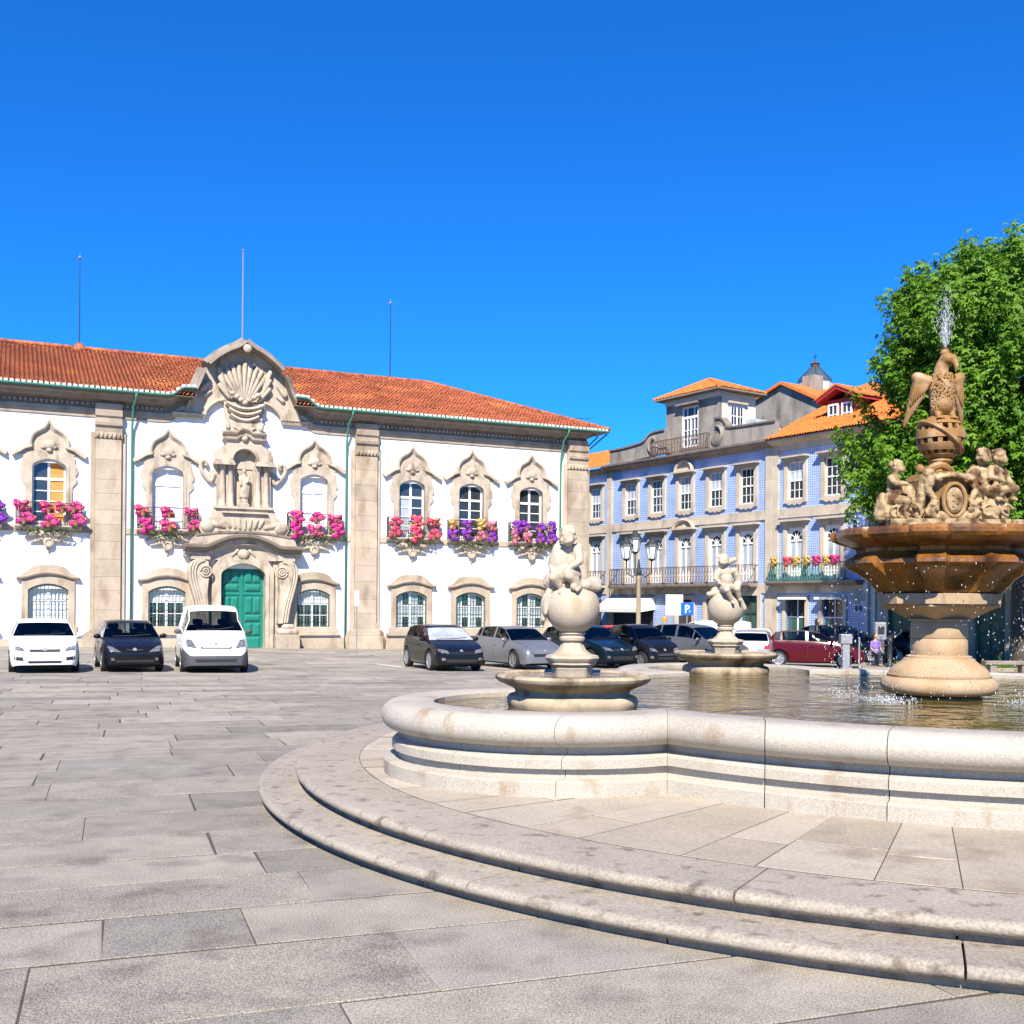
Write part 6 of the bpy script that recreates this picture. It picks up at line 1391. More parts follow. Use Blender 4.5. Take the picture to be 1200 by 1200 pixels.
def car_at(px, back=2.0):
    """ground point whose pixel is the car's lower front edge, moved back along the view to the car's middle"""
    g = ground_at(*px); d = Vector((g.x, g.y)).normalized(); return (g.x+d.x*back, g.y+d.y*back, gz(g.x+d.x*back, g.y+d.y*back))
make_car('parked_car', 'white family car parked nose out in front of the orange-curtained window', 'car', car_at((50, 789), 2.1), NRM, 'sedan', p_white,
         dict(lamp=[(.48, .60), (.74, .64), (.76, .75), (.54, .70)], grille=[(-.36, .585), (.36, .585), (.40, .66), (-.40, .66)], intake=[(-.40, .29), (.40, .29), (.42, .35), (-.42, .35)], fog=[(.52, .36), (.78, .37), (.74, .47), (.54, .45)], fogm=m_blackp, platez=.43, barm=m_chrome), 1.0)
make_car('parked_car', 'small black hatchback parked between the white car and the white van', 'car', car_at((150, 788), 1.9), NRM, 'hatch', p_black,
         dict(lamp=[(.36, .58), (.66, .60), (.74, .77), (.60, .74)], grille=[(-.20, .63), (.20, .63), (.24, .66), (-.24, .66)], intake=[(-.5, .30), (.5, .30), (.5, .36), (-.5, .36)], fog=[(.54, .35), (.62, .35), (.62, .42), (.54, .42)], platez=.44), 1.0)
make_car('white_van', 'white van with grey bumper parked nose out beside the green door', 'van', car_at((246, 789), 2.3), NRM-rad(5), 'van', p_white,
         dict(lamp=[(.52, .72), (.80, .76), (.82, .98), (.66, .96)], grille=[(-.40, .70), (.40, .70), (.44, .77), (-.44, .77)], bar=[(-.38, .73), (.38, .73), (.38, .745), (-.38, .745)], barm=p_white, intake=[(-.55, .34), (.55, .34), (.58, .42), (-.58, .42)], fog=None, bump=None, badge=.84), 1.0, .31, m_greyp)
make_car('parked_car', 'shiny black hatchback with silver sunshade behind its windscreen', 'car', car_at((518, 787), 1.95), rad(-68), 'hatch', p_black,
         dict(lamp=[(.42, .58), (.72, .62), (.76, .74), (.46, .68)], grille=[(-.44, .585), (.44, .585), (.44, .61), (-.44, .61)], bar=[(-.42, .63), (.42, .63), (.42, .645), (-.42, .645)], intake=[(-.5, .30), (.5, .30), (.5, .40), (-.5, .40)], platez=.49), 1.01, .31, glassm=m_sunshade)
make_car('parked_car', 'silver grey hatchback between the shiny black hatchback and the globe statue', 'car', car_at((605, 785), 1.9), rad(-60), 'hatch', p_grey,
         dict(lamp=[(.36, .58), (.70, .62), (.76, .76), (.62, .72)], grille=[(-.46, .46), (.46, .46), (.50, .55), (-.50, .55)], intake=None, platez=.38, fog=None), 1.0)
make_car('parked_car', 'dark teal hatchback half hidden behind the globe statue', 'car', car_at((688, 783), 1.9), rad(-56), 'hatch', p_teal, dict(platez=.45), 1.05)
make_car('city_car', 'tiny black two-seat city car with silver cabin frame behind the basin', 'car', car_at((752, 783), 1.3), rad(-58), 'smart', p_black,
         dict(lamp=[(.34, .58), (.60, .62), (.64, .74), (.44, .70)], grille=[(-.30, .50), (.30, .50), (.34, .56), (-.34, .56)], bar=[(-.36, .47), (.36, .47), (.36, .49), (-.36, .49)], intake=[(-.34, .32), (.34, .32), (.36, .4), (-.36, .4)], platez=.40), 1.03, .27)
make_car('parked_car', 'steel grey people carrier behind the basin, before the awning', 'car', car_at((815, 782), 2.0), rad(-52), 'mpv', p_dgrey, dict(platez=.46), 1.0)
make_car('parked_van', 'small white van with rear side window beyond the grey people carrier', 'van', (lambda g: (g.x, g.y, gz(g.x, g.y)))(at_depth(830, 760, 56)), rad(165), 'van', p_white, None, .93)
make_car('parked_car', 'light silver estate car seen from behind with red tail lights', 'car', car_at((882, 781), 1.6), rad(75), 'wagon', p_silver, None, 1.0)
make_car('parked_car', 'white estate car beyond the silver estate car', 'car', (lambda g: (g.x, g.y, gz(g.x, g.y)))(at_depth(885, 760, 54)), rad(80), 'wagon', p_white, None, 1.0)
make_car('parked_car', 'dark red hatchback parked sideways behind the basin', 'car', car_at((952, 782), .9), rad(-14), 'hatch', p_red, None, 1.0)
make_car('parked_car', 'black people carrier behind the dark red hatchback', 'car', (lambda g: (g.x, g.y, gz(g.x, g.y)))(at_depth(990, 760, 51)), rad(-25), 'mpv', p_black, None, 1.05)
make_car('parked_car', 'dark blue car beside the parking ticket machine', 'car', (lambda g: (g.x, g.y, gz(g.x, g.y)))(at_depth(1072, 760, 52)), rad(10), 'sedan', p_navy, None, 1.05)
make_car('parked_car', 'blue grey car beyond the lawn near the tree trunk', 'car', (lambda g: (g.x, g.y, gz(g.x, g.y)))(at_depth(1150, 745, 60)), rad(15), 'sedan', p_dgrey, None, 1.0)
make_car('parked_car', 'bright red car partly hidden behind the tiny city car', 'car', (lambda g: (g.x, g.y, gz(g.x, g.y)))(at_depth(722, 760, 55)), rad(-75), 'hatch', p_bright, None, 1.0)
# ================================================================== flowers on the balconies
def flower_mat(name, c1, c2, thr):
    m = bpy.data.materials.new(name); m.use_nodes = True; t = m.node_tree; N = t.nodes; L = t.links; b = N['Principled BSDF']; b.inputs['Roughness'].default_value = .6
    g = N.new('ShaderNodeNewGeometry'); mr = N.new('ShaderNodeMath'); mr.operation = 'GREATER_THAN'; mr.inputs[1].default_value = thr; L.new(g.outputs['Random Per Island'], mr.inputs[0])
    mx = N.new('ShaderNodeMix'); mx.data_type = 'RGBA'; mx.inputs['A'].default_value = (*c1, 1); mx.inputs['B'].default_value = (*c2, 1); L.new(mr.outputs[0], mx.inputs['Factor'])
    vm = N.new('ShaderNodeVectorMath'); vm.operation = 'SCALE'; L.new(mx.outputs['Result'], vm.inputs[0]); m2 = N.new('ShaderNodeMapRange'); m2.inputs['To Min'].default_value = .65; m2.inputs['To Max'].default_value = 1.25
    q = N.new('ShaderNodeMath'); q.operation = 'FRACT'; w9 = N.new('ShaderNodeMath'); w9.operation = 'MULTIPLY'; w9.inputs[1].default_value = 17.3; L.new(g.outputs['Random Per Island'], w9.inputs[0]); L.new(w9.outputs[0], q.inputs[0]); L.new(q.outputs[0], m2.inputs['Value']); L.new(m2.outputs[0], vm.inputs['Scale'])
    L.new(vm.outputs[0], b.inputs['Base Color']); return m
fm = {'magenta': flower_mat('magenta_petals', (.60, .01, .27), (.80, .32, .06), .80), 'pink': flower_mat('pink_petals', (.68, .03, .17), (.80, .33, .10), .70), 'purple': flower_mat('purple_petals', (.22, .02, .42), (.34, .06, .5), .6),
      'yellow': flower_mat('yellow_petals', (.66, .48, .14), (.6, .3, .12), .8), 'rose': flower_mat('rose_petals', (.55, .12, .25), (.7, .3, .25), .6)}
m_fleaf = flower_mat('trailing_leaves', (.06, .10, .025), (.12, .10, .04), .6); m_pot = M('terracotta_pot', (.30, .13, .07), .85, .15, 8)
def petals(seed, n, rx, ry, rz, size, droop=0.0, shell=True):
    rg = np.random.RandomState(seed); d = rg.normal(size=(n, 3)); d /= np.linalg.norm(d, axis=1)[:, None]; rad_ = rg.uniform(.78, 1.05, n)[:, None]
    C_ = d*rad_*np.array([rx, ry, rz]); C_[:, 2] -= droop*rg.random(n)
    a = np.cross(d, rg.normal(size=(n, 3))); a /= np.linalg.norm(a, axis=1)[:, None]; b = np.cross(d, a); s = size*rg.uniform(.6, 1.2, n)[:, None]
    V = np.stack([C_+a*s, C_+(a*.31+b*.95)*s+d*.3*s, C_+(-a*.81+b*.59)*s, C_+(-a*.81-b*.59)*s+d*.3*s, C_+(a*.31-b*.95)*s], 1).reshape(-1, 3)
    return V, np.arange(n*5).reshape(n, 5)
FM = {}
def plant_mesh(key, seed):
    k = (key, seed)
    if k not in FM:
        rg_ = np.random.RandomState(seed+7); Vs = []
        for q in range(8):
            V, _ = petals(seed*9+q, 110, *(rg_.uniform(.08, .16, 3)*np.array([1.15, .8, 1.1])), .038); Vs.append(V+np.array([rg_.uniform(-.24, .24), rg_.uniform(-.06, .06), rg_.uniform(-.27, .2)]))
        V = np.concatenate(Vs); Fq = np.arange(len(V)).reshape(-1, 5)
        o = big_mesh('blossoms', V, Fq, fm[key]); a = o.data; bpy.data.objects.remove(o)
        V, Fq = petals(seed+50, 45, .24, .14, .22, .055, .16); V[:, 1] += .05; o = big_mesh('foliage', V, Fq, m_fleaf); b = o.data; bpy.data.objects.remove(o)
        mb = MB(); mb.lathe([(.10, -.26), (.13, -.06), (.15, -.05), (.15, -.01), (.1, -.02)], 10); FM[k] = (a, b, mb.mesh('pot', m_pot, True))
    return FM[k]
def facade_point(fr, u, y, z):
    c, s_ = math.cos(fr[1]), math.sin(fr[1]); return (fr[0][0]+u*c-y*s_, fr[0][1]+u*s_+y*c, z)
def plant(fr, u, y, z, key, seed, sx, sz, label, group):
    a, b, p = plant_mesh(key, seed); t = thing('flowering_plant', label, 'flowers', facade_point(fr, u, y, z), fr[1]+random.uniform(-.3, .3), group)
    for nm, d in (('blossoms', a), ('foliage', b), ('pot', p)):
        o = link(nm, d, t); o.scale = (sx, 1.1, sz) if nm != 'pot' else (1, 1, 1)
BAL = {-12.2: ('purple', 'purple flowers on the balcony cut by the picture edge', ['purple']*6), -8.82: ('m', 'magenta and orange flowers on the orange-curtained window balcony', ['magenta']*7), -3.57: ('m', 'magenta flowers on the shuttered balcony between stone pilaster and niche', ['magenta']*6),
       3.57: ('m', 'magenta flowers on the shuttered balcony between the niche and the thin white sign post', ['magenta']*3+['magenta']*3), 8.82: ('p', 'pink and orange flowers on the balcony with half-curtained window', ['pink']*6), 12.2: ('mix', 'purple and yellow flowers on the balcony between pink and purple ones', None), 15.78: ('v', 'purple flowers on the balcony nearest the corner pilaster', None)}
for u, (k, lab, cols) in BAL.items():
    grp = 'flowers: '+lab
    n = 3 if k in ('m', 'p', 'purple') else 4; wd = 2.2
    for row in range(2):
        for i in range(n):
            uu = u-wd/2+wd*i/(n-1)+random.uniform(-.06, .06)
            if k == 'mix': key = [['purple', 'purple', 'rose', 'purple'], ['yellow', 'purple', 'yellow', 'rose']][row][i]
            elif k == 'v': key = [['rose', 'rose', 'purple', 'purple'], ['purple', 'purple', 'purple', 'purple']][row][i]
            else: key = cols[0]
            l2 = lab
            if k == 'mix': l2 = {'purple': 'purple', 'yellow': 'pale yellow', 'rose': 'dusty pink'}[key]+' flower clump on the balcony of mixed purple and yellow flowers'
            elif k == 'v': l2 = {'purple': 'deep purple', 'rose': 'dusty pink'}[key]+' flower clump on the balcony beside the corner pilaster'
            big = 1.25 if n == 3 else 1.0
            plant(CITY, uu, -.42, 5.62+row*.62+random.uniform(-.06, .06), key, random.randint(0, 3), big*random.uniform(.95, 1.15), (1.15 if row == 0 else .95)*random.uniform(.85, 1.1), l2, 'balcony plants: '+l2)
    if k == 'm' and u < -8: plant(CITY, u+.55, -.42, 6.25, 'magenta', 2, .9, .8, lab, 'balcony plants: '+lab)
    # foliage trailing below the slab
    V, Fq = petals(int(u*10) % 97+3, 150, 1.35, .08, .16, .05, .22); o = big_mesh('trailing_leaves', V, Fq, m_fleaf); o.location = facade_point(CITY, u, -.4, 5.26); o.rotation_euler[2] = CITY[1]
    tag(o, 'dark leaves trailing under the balcony of '+(l2 if k not in ('mix', 'v') else ('mixed purple and yellow flowers' if k == 'mix' else 'purple flowers by the corner')), 'leaves', None, 'stuff')
for u, key, l in ((-4.2, 'yellow', 'rust coloured'), (-3.2, 'pink', 'red pink'), (-2.55, 'yellow', 'rust coloured'), (-1.75, 'yellow', 'rust coloured'), (-1.1, 'magenta', 'bright magenta'), (-.4, 'yellow', 'rust coloured'), (.15, 'magenta', 'bright magenta')):
    plant(BLUE, u, -.72, 4.55, key, 1, 1.15, .8, l+' flowers on a teal iron balcony', l+' flowers on the teal balconies')
# ================================================================== big tree on the lawn
def leaf_material(name, c1, c2):
    m = bpy.data.materials.new(name); m.use_nodes = True; t = m.node_tree; N = t.nodes; L = t.links; b = N['Principled BSDF']; b.inputs['Roughness'].default_value = .5; b.inputs['Specular IOR Level'].default_value = .35
    g = N.new('ShaderNodeNewGeometry'); nz = N.new('ShaderNodeTexNoise'); nz.inputs['Scale'].default_value = .5; L.new(g.outputs['Position'], nz.inputs['Vector'])
    ad = N.new('ShaderNodeMath'); ad.operation = 'MULTIPLY_ADD'; ad.inputs[1].default_value = .6; L.new(g.outputs['Random Per Island'], ad.inputs[0]); sb = N.new('ShaderNodeMath'); sb.operation = 'SUBTRACT'; sb.inputs[1].default_value = .3; L.new(nz.outputs[0], sb.inputs[0]); L.new(sb.outputs[0], ad.inputs[2])
    mx = N.new('ShaderNodeMix'); mx.data_type = 'RGBA'; mx.inputs['A'].default_value = (*c1, 1); mx.inputs['B'].default_value = (*c2, 1); L.new(ad.outputs[0], mx.inputs['Factor']); L.new(mx.outputs['Result'], b.inputs['Base Color'])
    tr = N.new('ShaderNodeBsdfTranslucent'); L.new(mx.outputs['Result'], tr.inputs['Color']); ms = N.new('ShaderNodeMixShader'); ms.inputs[0].default_value = .3
    L.new(b.outputs[0], ms.inputs[1]); L.new(tr.outputs[0], ms.inputs[2]); L.new(ms.outputs[0], N['Material Output'].inputs['Surface']); return m
m_leaf = leaf_material('tree_leaves', (.045, .13, .006), (.18, .35, .018)); m_bark = M('dark_bark', (.07, .055, .042), .9, .25, 3, .2, 20, .6, 18, bdist=.03)
TY = 46.0; TB = at_depth(1202, 700, TY); tree = thing('broadleaf_tree', 'tall dense green tree with rounded crown on the lawn behind the eagle', 'tree', (TB.x, TB.y, gz(TB.x, TB.y)))
tz0 = gz(TB.x, TB.y)
def crown_r(z):                                       # crown radius by height, from the outline against the sky
    return float(np.interp(z, [4.6, 5.3, 6.0, 9.6, 12.1, 14.6, 15.8, 16.6, 17.0], [3.9, 5.1, 5.9, 6.2, 5.8, 4.6, 3.1, 1.4, .3]))
rg = np.random.RandomState(4); q9 = random.Random(3)
def make_crown():
    cl = []; prim = []
    tries = 0
    while len(prim) < 440 and tries < 90000:          # bough ends, kept apart so that dark gaps stay between them
        tries += 1; z = rg.uniform(4.8, 16.1); a = rg.uniform(0, 2*PI); R_ = crown_r(z)
        lob = 1+.10*math.sin(3*a+z*.7)+.09*math.sin(5*a-z*1.3)
        f = rg.uniform(.86, 1.0) if rg.random() < .72 else rg.uniform(.5, .8)
        if math.sin(a) > .4 and rg.random() < .6: continue
        p = np.array([R_*lob*f*math.cos(a), R_*lob*f*math.sin(a), z])
        if f > .8 and any(np.linalg.norm(p-q) < .88 for q, _, ff in prim if ff > .8): continue
        prim.append((p, a, f))
    for p, a, f in prim:
        ax = np.array([math.cos(a)*.8, math.sin(a)*.8, .75]); ax /= np.linalg.norm(ax); big = rg.uniform(.75, 1.15)
        for k in range(7):
            cl.append((p+ax*rg.uniform(-.5, .7)*big+rg.normal(size=3)*np.array([.42, .42, .34])*big, a, f))
    Vs = []; n_tot = 0
    for p, a, f in cl:
        n = int(rg.uniform(36, 54)); up = np.array([math.cos(a)*.55, math.sin(a)*.55, 1.0]); ln = rg.uniform(.7, 1.9) if q9.random() < .35 else rg.uniform(.5, 1.1)
        t = rg.random(n)[:, None]; sp = rg.normal(size=(n, 3))*np.array([.26, .26, .2])*(1.15-.75*t); base = p+up*ln*(t-.3)+sp
        nrm = sp+up*.5+rg.normal(size=(n, 3))*.25; nrm /= np.linalg.norm(nrm, axis=1)[:, None]; down = np.tile(np.array([0, 0, -1.0]), (n, 1))+np.array([math.cos(a), math.sin(a), 0])*.6+rg.normal(size=(n, 3))*.5
        x = down-nrm*np.sum(down*nrm, 1)[:, None]; x /= np.linalg.norm(x, axis=1)[:, None]; y = np.cross(nrm, x); s = rg.uniform(.12, .22, n)[:, None]
        # five-pointed leaf as three slim blades from one stalk
        for ang, lg in ((0, 1.0), (1.05, .85), (-1.05, .85)):
            d = x*math.cos(ang)+y*math.sin(ang); e = -x*math.sin(ang)+y*math.cos(ang)
            Vs.append(np.stack([base, base+d*s*lg*.55+e*s*.27, base+d*s*lg*1.25-nrm*s*.25, base+d*s*lg*.55-e*s*.27], 1))
    V = np.concatenate(Vs).reshape(-1, 3); V[:, 2] -= tz0; return V, np.arange(len(V)).reshape(-1, 4)
V, Fq = make_crown(); big_mesh('crown', V, Fq, m_leaf, tree)
mb = MB(tz0); mb.tube([(0, 0, tz0-.2), (.05, 0, tz0+.4), (0, .1, 3), (-.1, 0, 6), (0, 0, 10), (0, 0, 15)], [.85, .62, .5, .42, .28, .08], 14); mb.build('trunk', m_bark, tree, smooth=True)
for k in range(14):
    a = 2.4*k; z = 3.6+k*.75; r_ = crown_r(z+1.5)*.8; mb = MB(tz0); mb.tube([(0, 0, z), (math.cos(a)*r_*.4, math.sin(a)*r_*.4, z+.9), (math.cos(a)*r_, math.sin(a)*r_, z+1.9)], [.2, .12, .03], 7); mb.build('limb', m_bark, tree, smooth=True)
# lawn, kerb, bench
m_grass = leaf_material('grass_blades', (.05, .12, .012), (.17, .27, .03)); m_lawn = M('lawn_soil', (.07, .12, .025), .95, .25, 2, .2, 20)
LX0, LX1, LY0, LY1 = 17.2, 40.0, 42.6, 52.0
lawn = tag(sheet('lawn', LX0, LX1, LY0, LY1, .05, m_lawn, 8, 6), kind='structure')
n = 26000; P_ = np.stack([rg.uniform(LX0, LX1-8, n), LY0+(LY1-LY0)*rg.random(n)**1.5, np.zeros(n)], 1); P_[:, 2] = [gz(x, y)+.05 for x, y, _ in P_]
a = rg.uniform(0, 2*PI, n); d = np.stack([np.cos(a), np.sin(a), np.zeros(n)], 1)*.018; tip = P_+np.stack([rg.normal(size=n)*.03, rg.normal(size=n)*.03, rg.uniform(.06, .14, n)], 1)
o = big_mesh('grass', np.stack([P_-d, P_+d, tip], 1).reshape(-1, 3), np.arange(3*n).reshape(n, 3), m_grass); tag(o, 'short green lawn under the tall tree', 'grass', None, 'stuff')
kb = thing('lawn_kerb', 'low pale stone kerb along the front of the lawn', 'kerb', (LX0, LY0, gz(LX0, LY0)))
for k in range(12):
    x = LX0+k*1.4; mb = MB(); z = gz(x, LY0)-gz(LX0, LY0); mb.box(k*1.4+.01, k*1.4+1.39, -.25, .02, z-.1, z+.13); mb.build('kerb_stone', m_step, kb, bevel=.02)
bp = ground_at(1168, 787); bn = thing('stone_bench', 'long low grey stone bench in front of the lawn', 'bench', (bp.x, bp.y-.9, gz(bp.x, bp.y)))
mb = MB(); mb.box(-.9, .9, -.25, .25, .32, .46); mb.build('seat', m_stone_d, bn, bevel=.02)
for s_ in (-.6, .6): mb = MB(); mb.box(s_-.12, s_+.12, -.2, .2, -.05, .32); mb.build('leg', m_stone_d, bn, bevel=.02)
# ================================================================== street furniture
m_post = M('ochre_post', (.33, .265, .17), .7, .15, 3); m_lampg = M('opal_lamp_glass', (.80, .82, .82), .25, .05, 4, spec=.6); m_blue = M('sign_blue', (.01, .12, .55), .4, .05, 4); m_signw = M('sign_white', (.82, .82, .82), .5, .03, 4)
def base_at(x, Y): g = at_depth(x, 740, Y); return (g.x, g.y, gz(g.x, g.y))
b0 = base_at(748, 52); LH = at_depth(748, 632, 52).z-b0[2]
lp = thing('street_lamp', 'ochre street lamp post with three white lanterns before the blue tiled house', 'street lamp', b0)
mb = MB(); mb.lathe([(.22, -.05), (.22, .5), (.15, .6), (.12, .8), (.10, LH-1.9), (.12, LH-1.85), (.09, LH-1.75), (.07, LH-1.5)], 14); mb.build('post', m_post, lp, smooth=True)
mb = MB(); mb.lathe([(.08, LH-1.75), (.13, LH-1.65), (.10, LH-1.5), (.06, LH-1.2), (.03, LH-.95)], 10); mb.build('post_head', m_iron, lp, smooth=True)
for k, ang in enumerate((-.25, 1.9, 3.35)):
    ax = Vector((math.cos(ang), math.sin(ang)*.8, 0)); lr = .62 if k != 1 else .45; hz_ = LH-.95 if k != 1 else LH-.6
    mb = MB(); mb.tube([(0, 0, LH-1.55), tuple(ax*lr*.5+Vector((0, 0, LH-1.8))), tuple(ax*lr*.95+Vector((0, 0, LH-1.6))), tuple(ax*lr+Vector((0, 0, hz_)))], .035, 6); mb.build('arm', m_iron, lp, smooth=True)
    c = ax*lr; lan = link('lantern', None, lp); lan.location = (c.x, c.y, hz_)
    mb = MB(); mb.lathe([(.17, 0), (.30, .62), (.28, .64)], 6); mb.build('glass', m_lampg, lan); mb = MB(); mb.lathe([(.36, .62), (.34, .68), (.16, .86), (.13, .9), (.13, .97), (.04, 1.05)], 6); mb.build('hood', m_iron, lan); mb = MB(); mb.lathe([(.05, -.1), (.18, 0), (.18, .03)], 6); mb.build('holder', m_iron, lan)
    mb = MB()
    for j in range(6): a = 2*PI*j/6; mb.tube([(.175*math.cos(a), .175*math.sin(a), 0), (.305*math.cos(a), .305*math.sin(a), .63)], .015, 4)
    mb.build('glazing_bars', m_iron, lan)
# parking sign with its P
b0 = base_at(805, 50); sg = thing('parking_sign', 'blue square parking sign with white letter P on a grey pole', 'sign', b0); zt = at_depth(805, 706, 50).z-b0[2]; zb2 = at_depth(805, 721, 50).z-b0[2]
mb = MB(); mb.tube([(0, .03, 0), (0, .03, zt)], .03, 8); mb.build('pole', m_grey, sg); h = (zt-zb2)/2; zc2 = (zt+zb2)/2
mb = MB(); mb.box(-h, h, -.02, .0, zc2-h, zc2+h); mb.build('plate', m_blue, sg, bevel=.01)
mb = MB(); s_ = h*.62; mb.box(-s_*.55, -s_*.2, -.03, -.021, zc2-s_, zc2+s_); mb.ring(resample([(-s_*.2, zc2+s_)]+arc(s_*.05, zc2+s_*.42, s_*.58, 90, -90, 9)+[(-s_*.2, zc2-s_*.16)], 15), resample([(-s_*.2, zc2+s_*.68)]+arc(s_*.05, zc2+s_*.42, s_*.24, 90, -90, 9)+[(-s_*.2, zc2+s_*.16)], 15), -.03, -.021); mb.build('letter_p', m_signw, sg)
mb = MB(); mb.box(s_*.45, s_*.8, -.03, -.021, zc2-s_*.8, zc2-s_*.5); mb.build('small_mark', m_signw, sg)
# round sign seen from the back, slim posts, ticket machine, bollards
b0 = base_at(1006, 50); rs = thing('round_sign', 'round grey traffic sign seen from behind with small plate below', 'sign', b0); zt = at_depth(1006, 699, 50).z-b0[2]
mb = MB(); mb.tube([(0, 0, 0), (0, 0, zt+.3)], .03, 8); mb.build('pole', m_grey, rs); mb = MB(); mb.lathe([(.36, 0), (.36, .02)], 28); mb.v = [(x, z+.04, zt+y) for x, y, z in mb.v]; mb.build('disc', m_grey, rs); mb = MB(); mb.box(-.16, .16, .03, .05, zt-.68, zt-.42); mb.build('plate', m_greyp, rs)
b0 = base_at(418, 44); ss = thing('sign_post', 'thin grey post with narrow white plate in front of the town hall pilaster', 'sign', b0); zt = at_depth(418, 692, 44).z-b0[2]
mb = MB(); mb.tube([(0, 0, 0), (0, 0, zt)], .025, 6); mb.build('pole', m_grey, ss); mb = MB(); mb.box(-.09, .09, -.04, -.025, zt-.62, zt); mb.build('plate', m_awn, ss)
b0 = base_at(789, 58); ad = thing('shop_board', 'pale projecting shop board on a pole beside the awning', 'sign', b0); zt = at_depth(789, 698, 58).z-b0[2]
mb = MB(); mb.tube([(0, 0, 0), (0, 0, zt)], .035, 8); mb.build('pole', m_grey, ad); mb = MB(); mb.box(-.42, .5, -.06, .06, zt-1.05, zt+.05); mb.build('board', m_awnw, ad, bevel=.02)
b0 = base_at(1031, 47); tm = thing('ticket_machine', 'grey parking ticket machine standing by the dark blue car', 'ticket machine', b0); zt = at_depth(1031, 729, 47).z-b0[2]
mb = MB(); mb.box(-.17, .17, -.14, .14, 0, zt*.58); mb.build('column', m_greyp, tm, bevel=.03); mb = MB(); mb.box(-.24, .24, -.17, .17, zt*.58, zt); mb.build('head', m_grey, tm, bevel=.05); mb = MB(); mb.box(-.14, .14, -.185, -.17, zt*.72, zt*.9); mb.build('screen', m_blackp, tm); mb = MB(); mb.box(-.05, .05, -.19, -.17, zt*.62, zt*.68); mb.build('coin_slot', m_chrome, tm)
b0 = base_at(991, 42); gp = thing('service_post', 'short grey square service post in front of the red hatchback', 'bollard', b0); zt = at_depth(991, 743, 42).z-b0[2]
mb = MB(); mb.box(-.14, .14, -.12, .12, 0, zt*.72); mb.build('stem', m_grey, gp, bevel=.02); mb = MB(); mb.box(-.22, .22, -.16, .16, zt*.72, zt); mb.build('cap_box', m_grey, gp, bevel=.03)
for i, (x, lab) in enumerate(((1043, 'dark iron bollard beside the ticket machine'), )):
    b0 = base_at(x, 45); bo = thing('bollard', lab, 'bollard', b0); mb = MB(); mb.lathe([(.14, 0), (.14, .1), (.10, .15), (.09, 1.0), (.12, 1.04), (.12, 1.1), (.07, 1.2), (.02, 1.24)], 12); mb.build('shaft', m_iron, bo, smooth=True); mb = MB(); mb.lathe([(.17, -.02), (.17, .05), (.14, .08)], 12); mb.build('foot', m_iron, bo)
b0 = base_at(1007, 42); po = thing('slim_post', 'slim grey metal post beside the square service post', 'post', b0); zt = at_depth(1007, 748, 42).z-b0[2]; mb = MB(); mb.tube([(0, 0, 0), (0, 0, zt)], .035, 8); mb.build('tube', m_grey, po); mb = MB(); mb.ell((0, 0, zt), .045); mb.build('cap', m_grey, po, smooth=True)
b0 = base_at(779, 50); wl = thing('warning_lamp', 'small orange lamp on a thin bent post near the awning', 'lamp', b0); zt = at_depth(779, 726, 50).z-b0[2]
mb = MB(); mb.tube([(-.4, 0, 0), (-.4, 0, zt-.5), (-.3, 0, zt-.2), (-.05, 0, zt-.1)], .025, 6); mb.build('post', m_post, wl); mb = MB(); mb.lathe([(.12, zt-.12), (.13, zt+.05), (.08, zt+.14), (.02, zt+.16)], 12); mb.build('lamp', m_amber, wl, smooth=True)
# television aerial at the corner of the town hall
c_ = facade_point(CITY, 19.4, 1.0, 11.9); an = thing('roof_aerial', 'thin television aerial at the eave corner of the town hall', 'aerial', c_)
mb = MB(); mb.tube([(0, 0, -.2), (0, 0, .9)], .018, 5); mb.tube([(-.5, 0, .8), (.6, 0, .8)], .012, 4); mb.build('mast', m_iron, an)
for k in range(6): mb = MB(); x = -.45+k*.2; mb.tube([(x, -.3, .8), (x, .3, .8)], .008, 4); mb.build('element', m_iron, an)
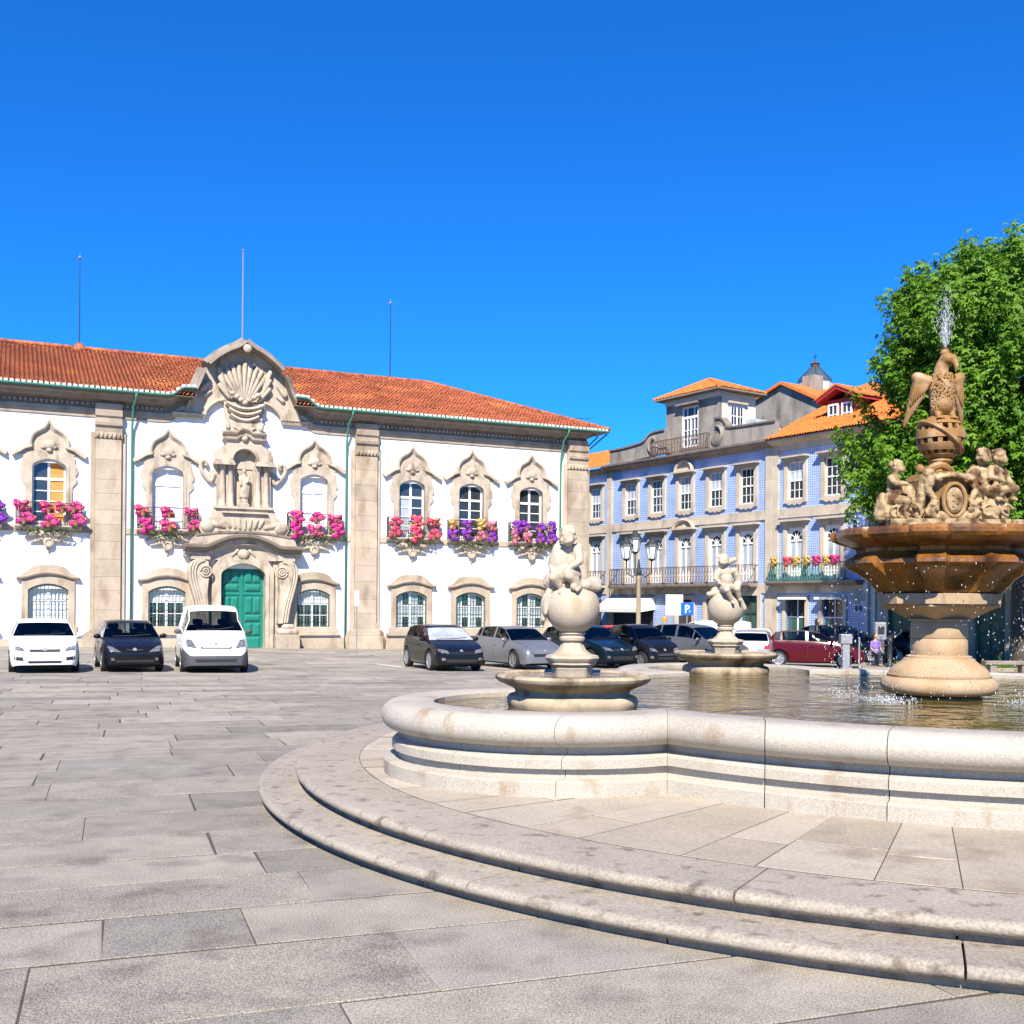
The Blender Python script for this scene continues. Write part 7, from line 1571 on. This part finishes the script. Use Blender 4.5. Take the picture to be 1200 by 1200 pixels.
# ================================================================== people by the ticket machine
m_skin = M('skin', (.50, .28, .19), .6, .06, 8); m_hair = M('dark_red_hair', (.07, .02, .012), .6, .2, 20); m_topw = M('white_top', (.75, .74, .73), .8, .06, 6); m_jean = M('dark_trousers', (.03, .035, .06), .85, .15, 6); m_purp = M('purple_top', (.22, .14, .42), .8, .1, 6)
def person(label, loc, rz, topm, seated=False):
    t = thing('person', label, 'person', loc, rz); dz = -.42 if seated else 0
    hip = .92+dz; b = MB()
    b.ell((0, 0, hip+.08), (.16, .11, .14)); b.ell((0, 0, hip+.32), (.15, .10, .2)); b.ell((0, 0, hip+.5), (.18, .10, .10)); b.cap((0, 0, hip+.55), (0, -.01, hip+.66), .055, .05); b.ell((0, -.02, hip+.76), (.075, .095, .115)); b.ell((0, -.115, hip+.745), (.014, .02, .02)); b.ell((0, -.1, hip+.69), (.03, .02, .012))
    for s_ in (-1, 1):
        b.ell((s_*.075, 0, hip+.75), (.012, .02, .03)); sh = Vector((s_*.19, 0, hip+.5)); el = Vector((s_*.24, -.02, hip+.24)); hd = Vector((s_*.2, -.2, hip+.1))
        b.cap(sh, el, .05, .04); b.cap(el, hd, .04, .028); b.cap(hd, hd+Vector((0, -.06, -.02)), .03, .022)
        for f in range(4): b.cap(hd+Vector(((f-1.5)*.016, -.07, -.02)), hd+Vector(((f-1.5)*.016, -.13, -.05)), .009, .007)
        b.cap(hd+Vector((-s_*.03, -.03, 0)), hd+Vector((-s_*.05, -.08, -.01)), .010, .008)
        if seated: kn = Vector((s_*.12, -.42, hip)); ft = Vector((s_*.12, -.42, .08))
        else: kn = Vector((s_*.10, -.03, .5)); ft = Vector((s_*.11, .02, .08))
        b.cap((s_*.09, 0, hip), kn, .09, .065); b.cap(kn, ft, .06, .04); b.cap(ft, ft+Vector((0, -.15, -.03)), .045, .035)
    sculpt(b, 'body', m_skin, t, .018, 3)
    c = MB(); c.ell((0, .0, hip+.32), (.175, .125, .22)); c.ell((0, 0, hip+.48), (.2, .12, .11)); c.ell((0, 0, hip+.12), (.178, .13, .13))
    for s_ in (-1, 1): c.cap((s_*.19, 0, hip+.5), (s_*.23, -.015, hip+.3), .065, .058)
    sculpt(c, 'top', topm, t, .022, 3); c = MB(); c.ell((0, 0, hip+.03), (.185, .135, .13))
    for s_ in (-1, 1):
        kn = Vector((s_*.12, -.42, hip)) if seated else Vector((s_*.10, -.03, .5)); ft = Vector((s_*.12, -.42, .12)) if seated else Vector((s_*.11, .02, .12)); c.cap((s_*.09, 0, hip), kn, .105, .08); c.cap(kn, ft, .076, .058)
    sculpt(c, 'trousers', m_jean, t, .022, 2); c = MB(); c.ell((0, .03, hip+.8), (.092, .10, .10)); c.cap((0, .07, hip+.78), (0, .08, hip+.55), .085, .05); sculpt(c, 'hair', m_hair, t, .018, 2)
    return t
b0 = at_depth(958, 760, 54); person('woman in white top with long dark red hair standing behind the cars', (b0.x, b0.y, at_depth(958, 727, 54).z-1.72), rad(60), m_topw)
b0 = base_at(1026, 46.2); st = thing('folding_stool', 'small dark stool beside the ticket machine', 'stool', b0); mb = MB(); mb.lathe([(.17, .40), (.19, .43), (.17, .46)], 14); mb.build('seat', m_blackp, st)
for k in range(4): a = PI/4+k*PI/2; mb = MB(); mb.tube([(.12*math.cos(a), .12*math.sin(a), .42), (.18*math.cos(a), .18*math.sin(a), 0)], .018, 5); mb.build('leg', m_iron, st)
person('person in purple top sitting on a stool beside the ticket machine', b0, rad(20), m_purp, True)
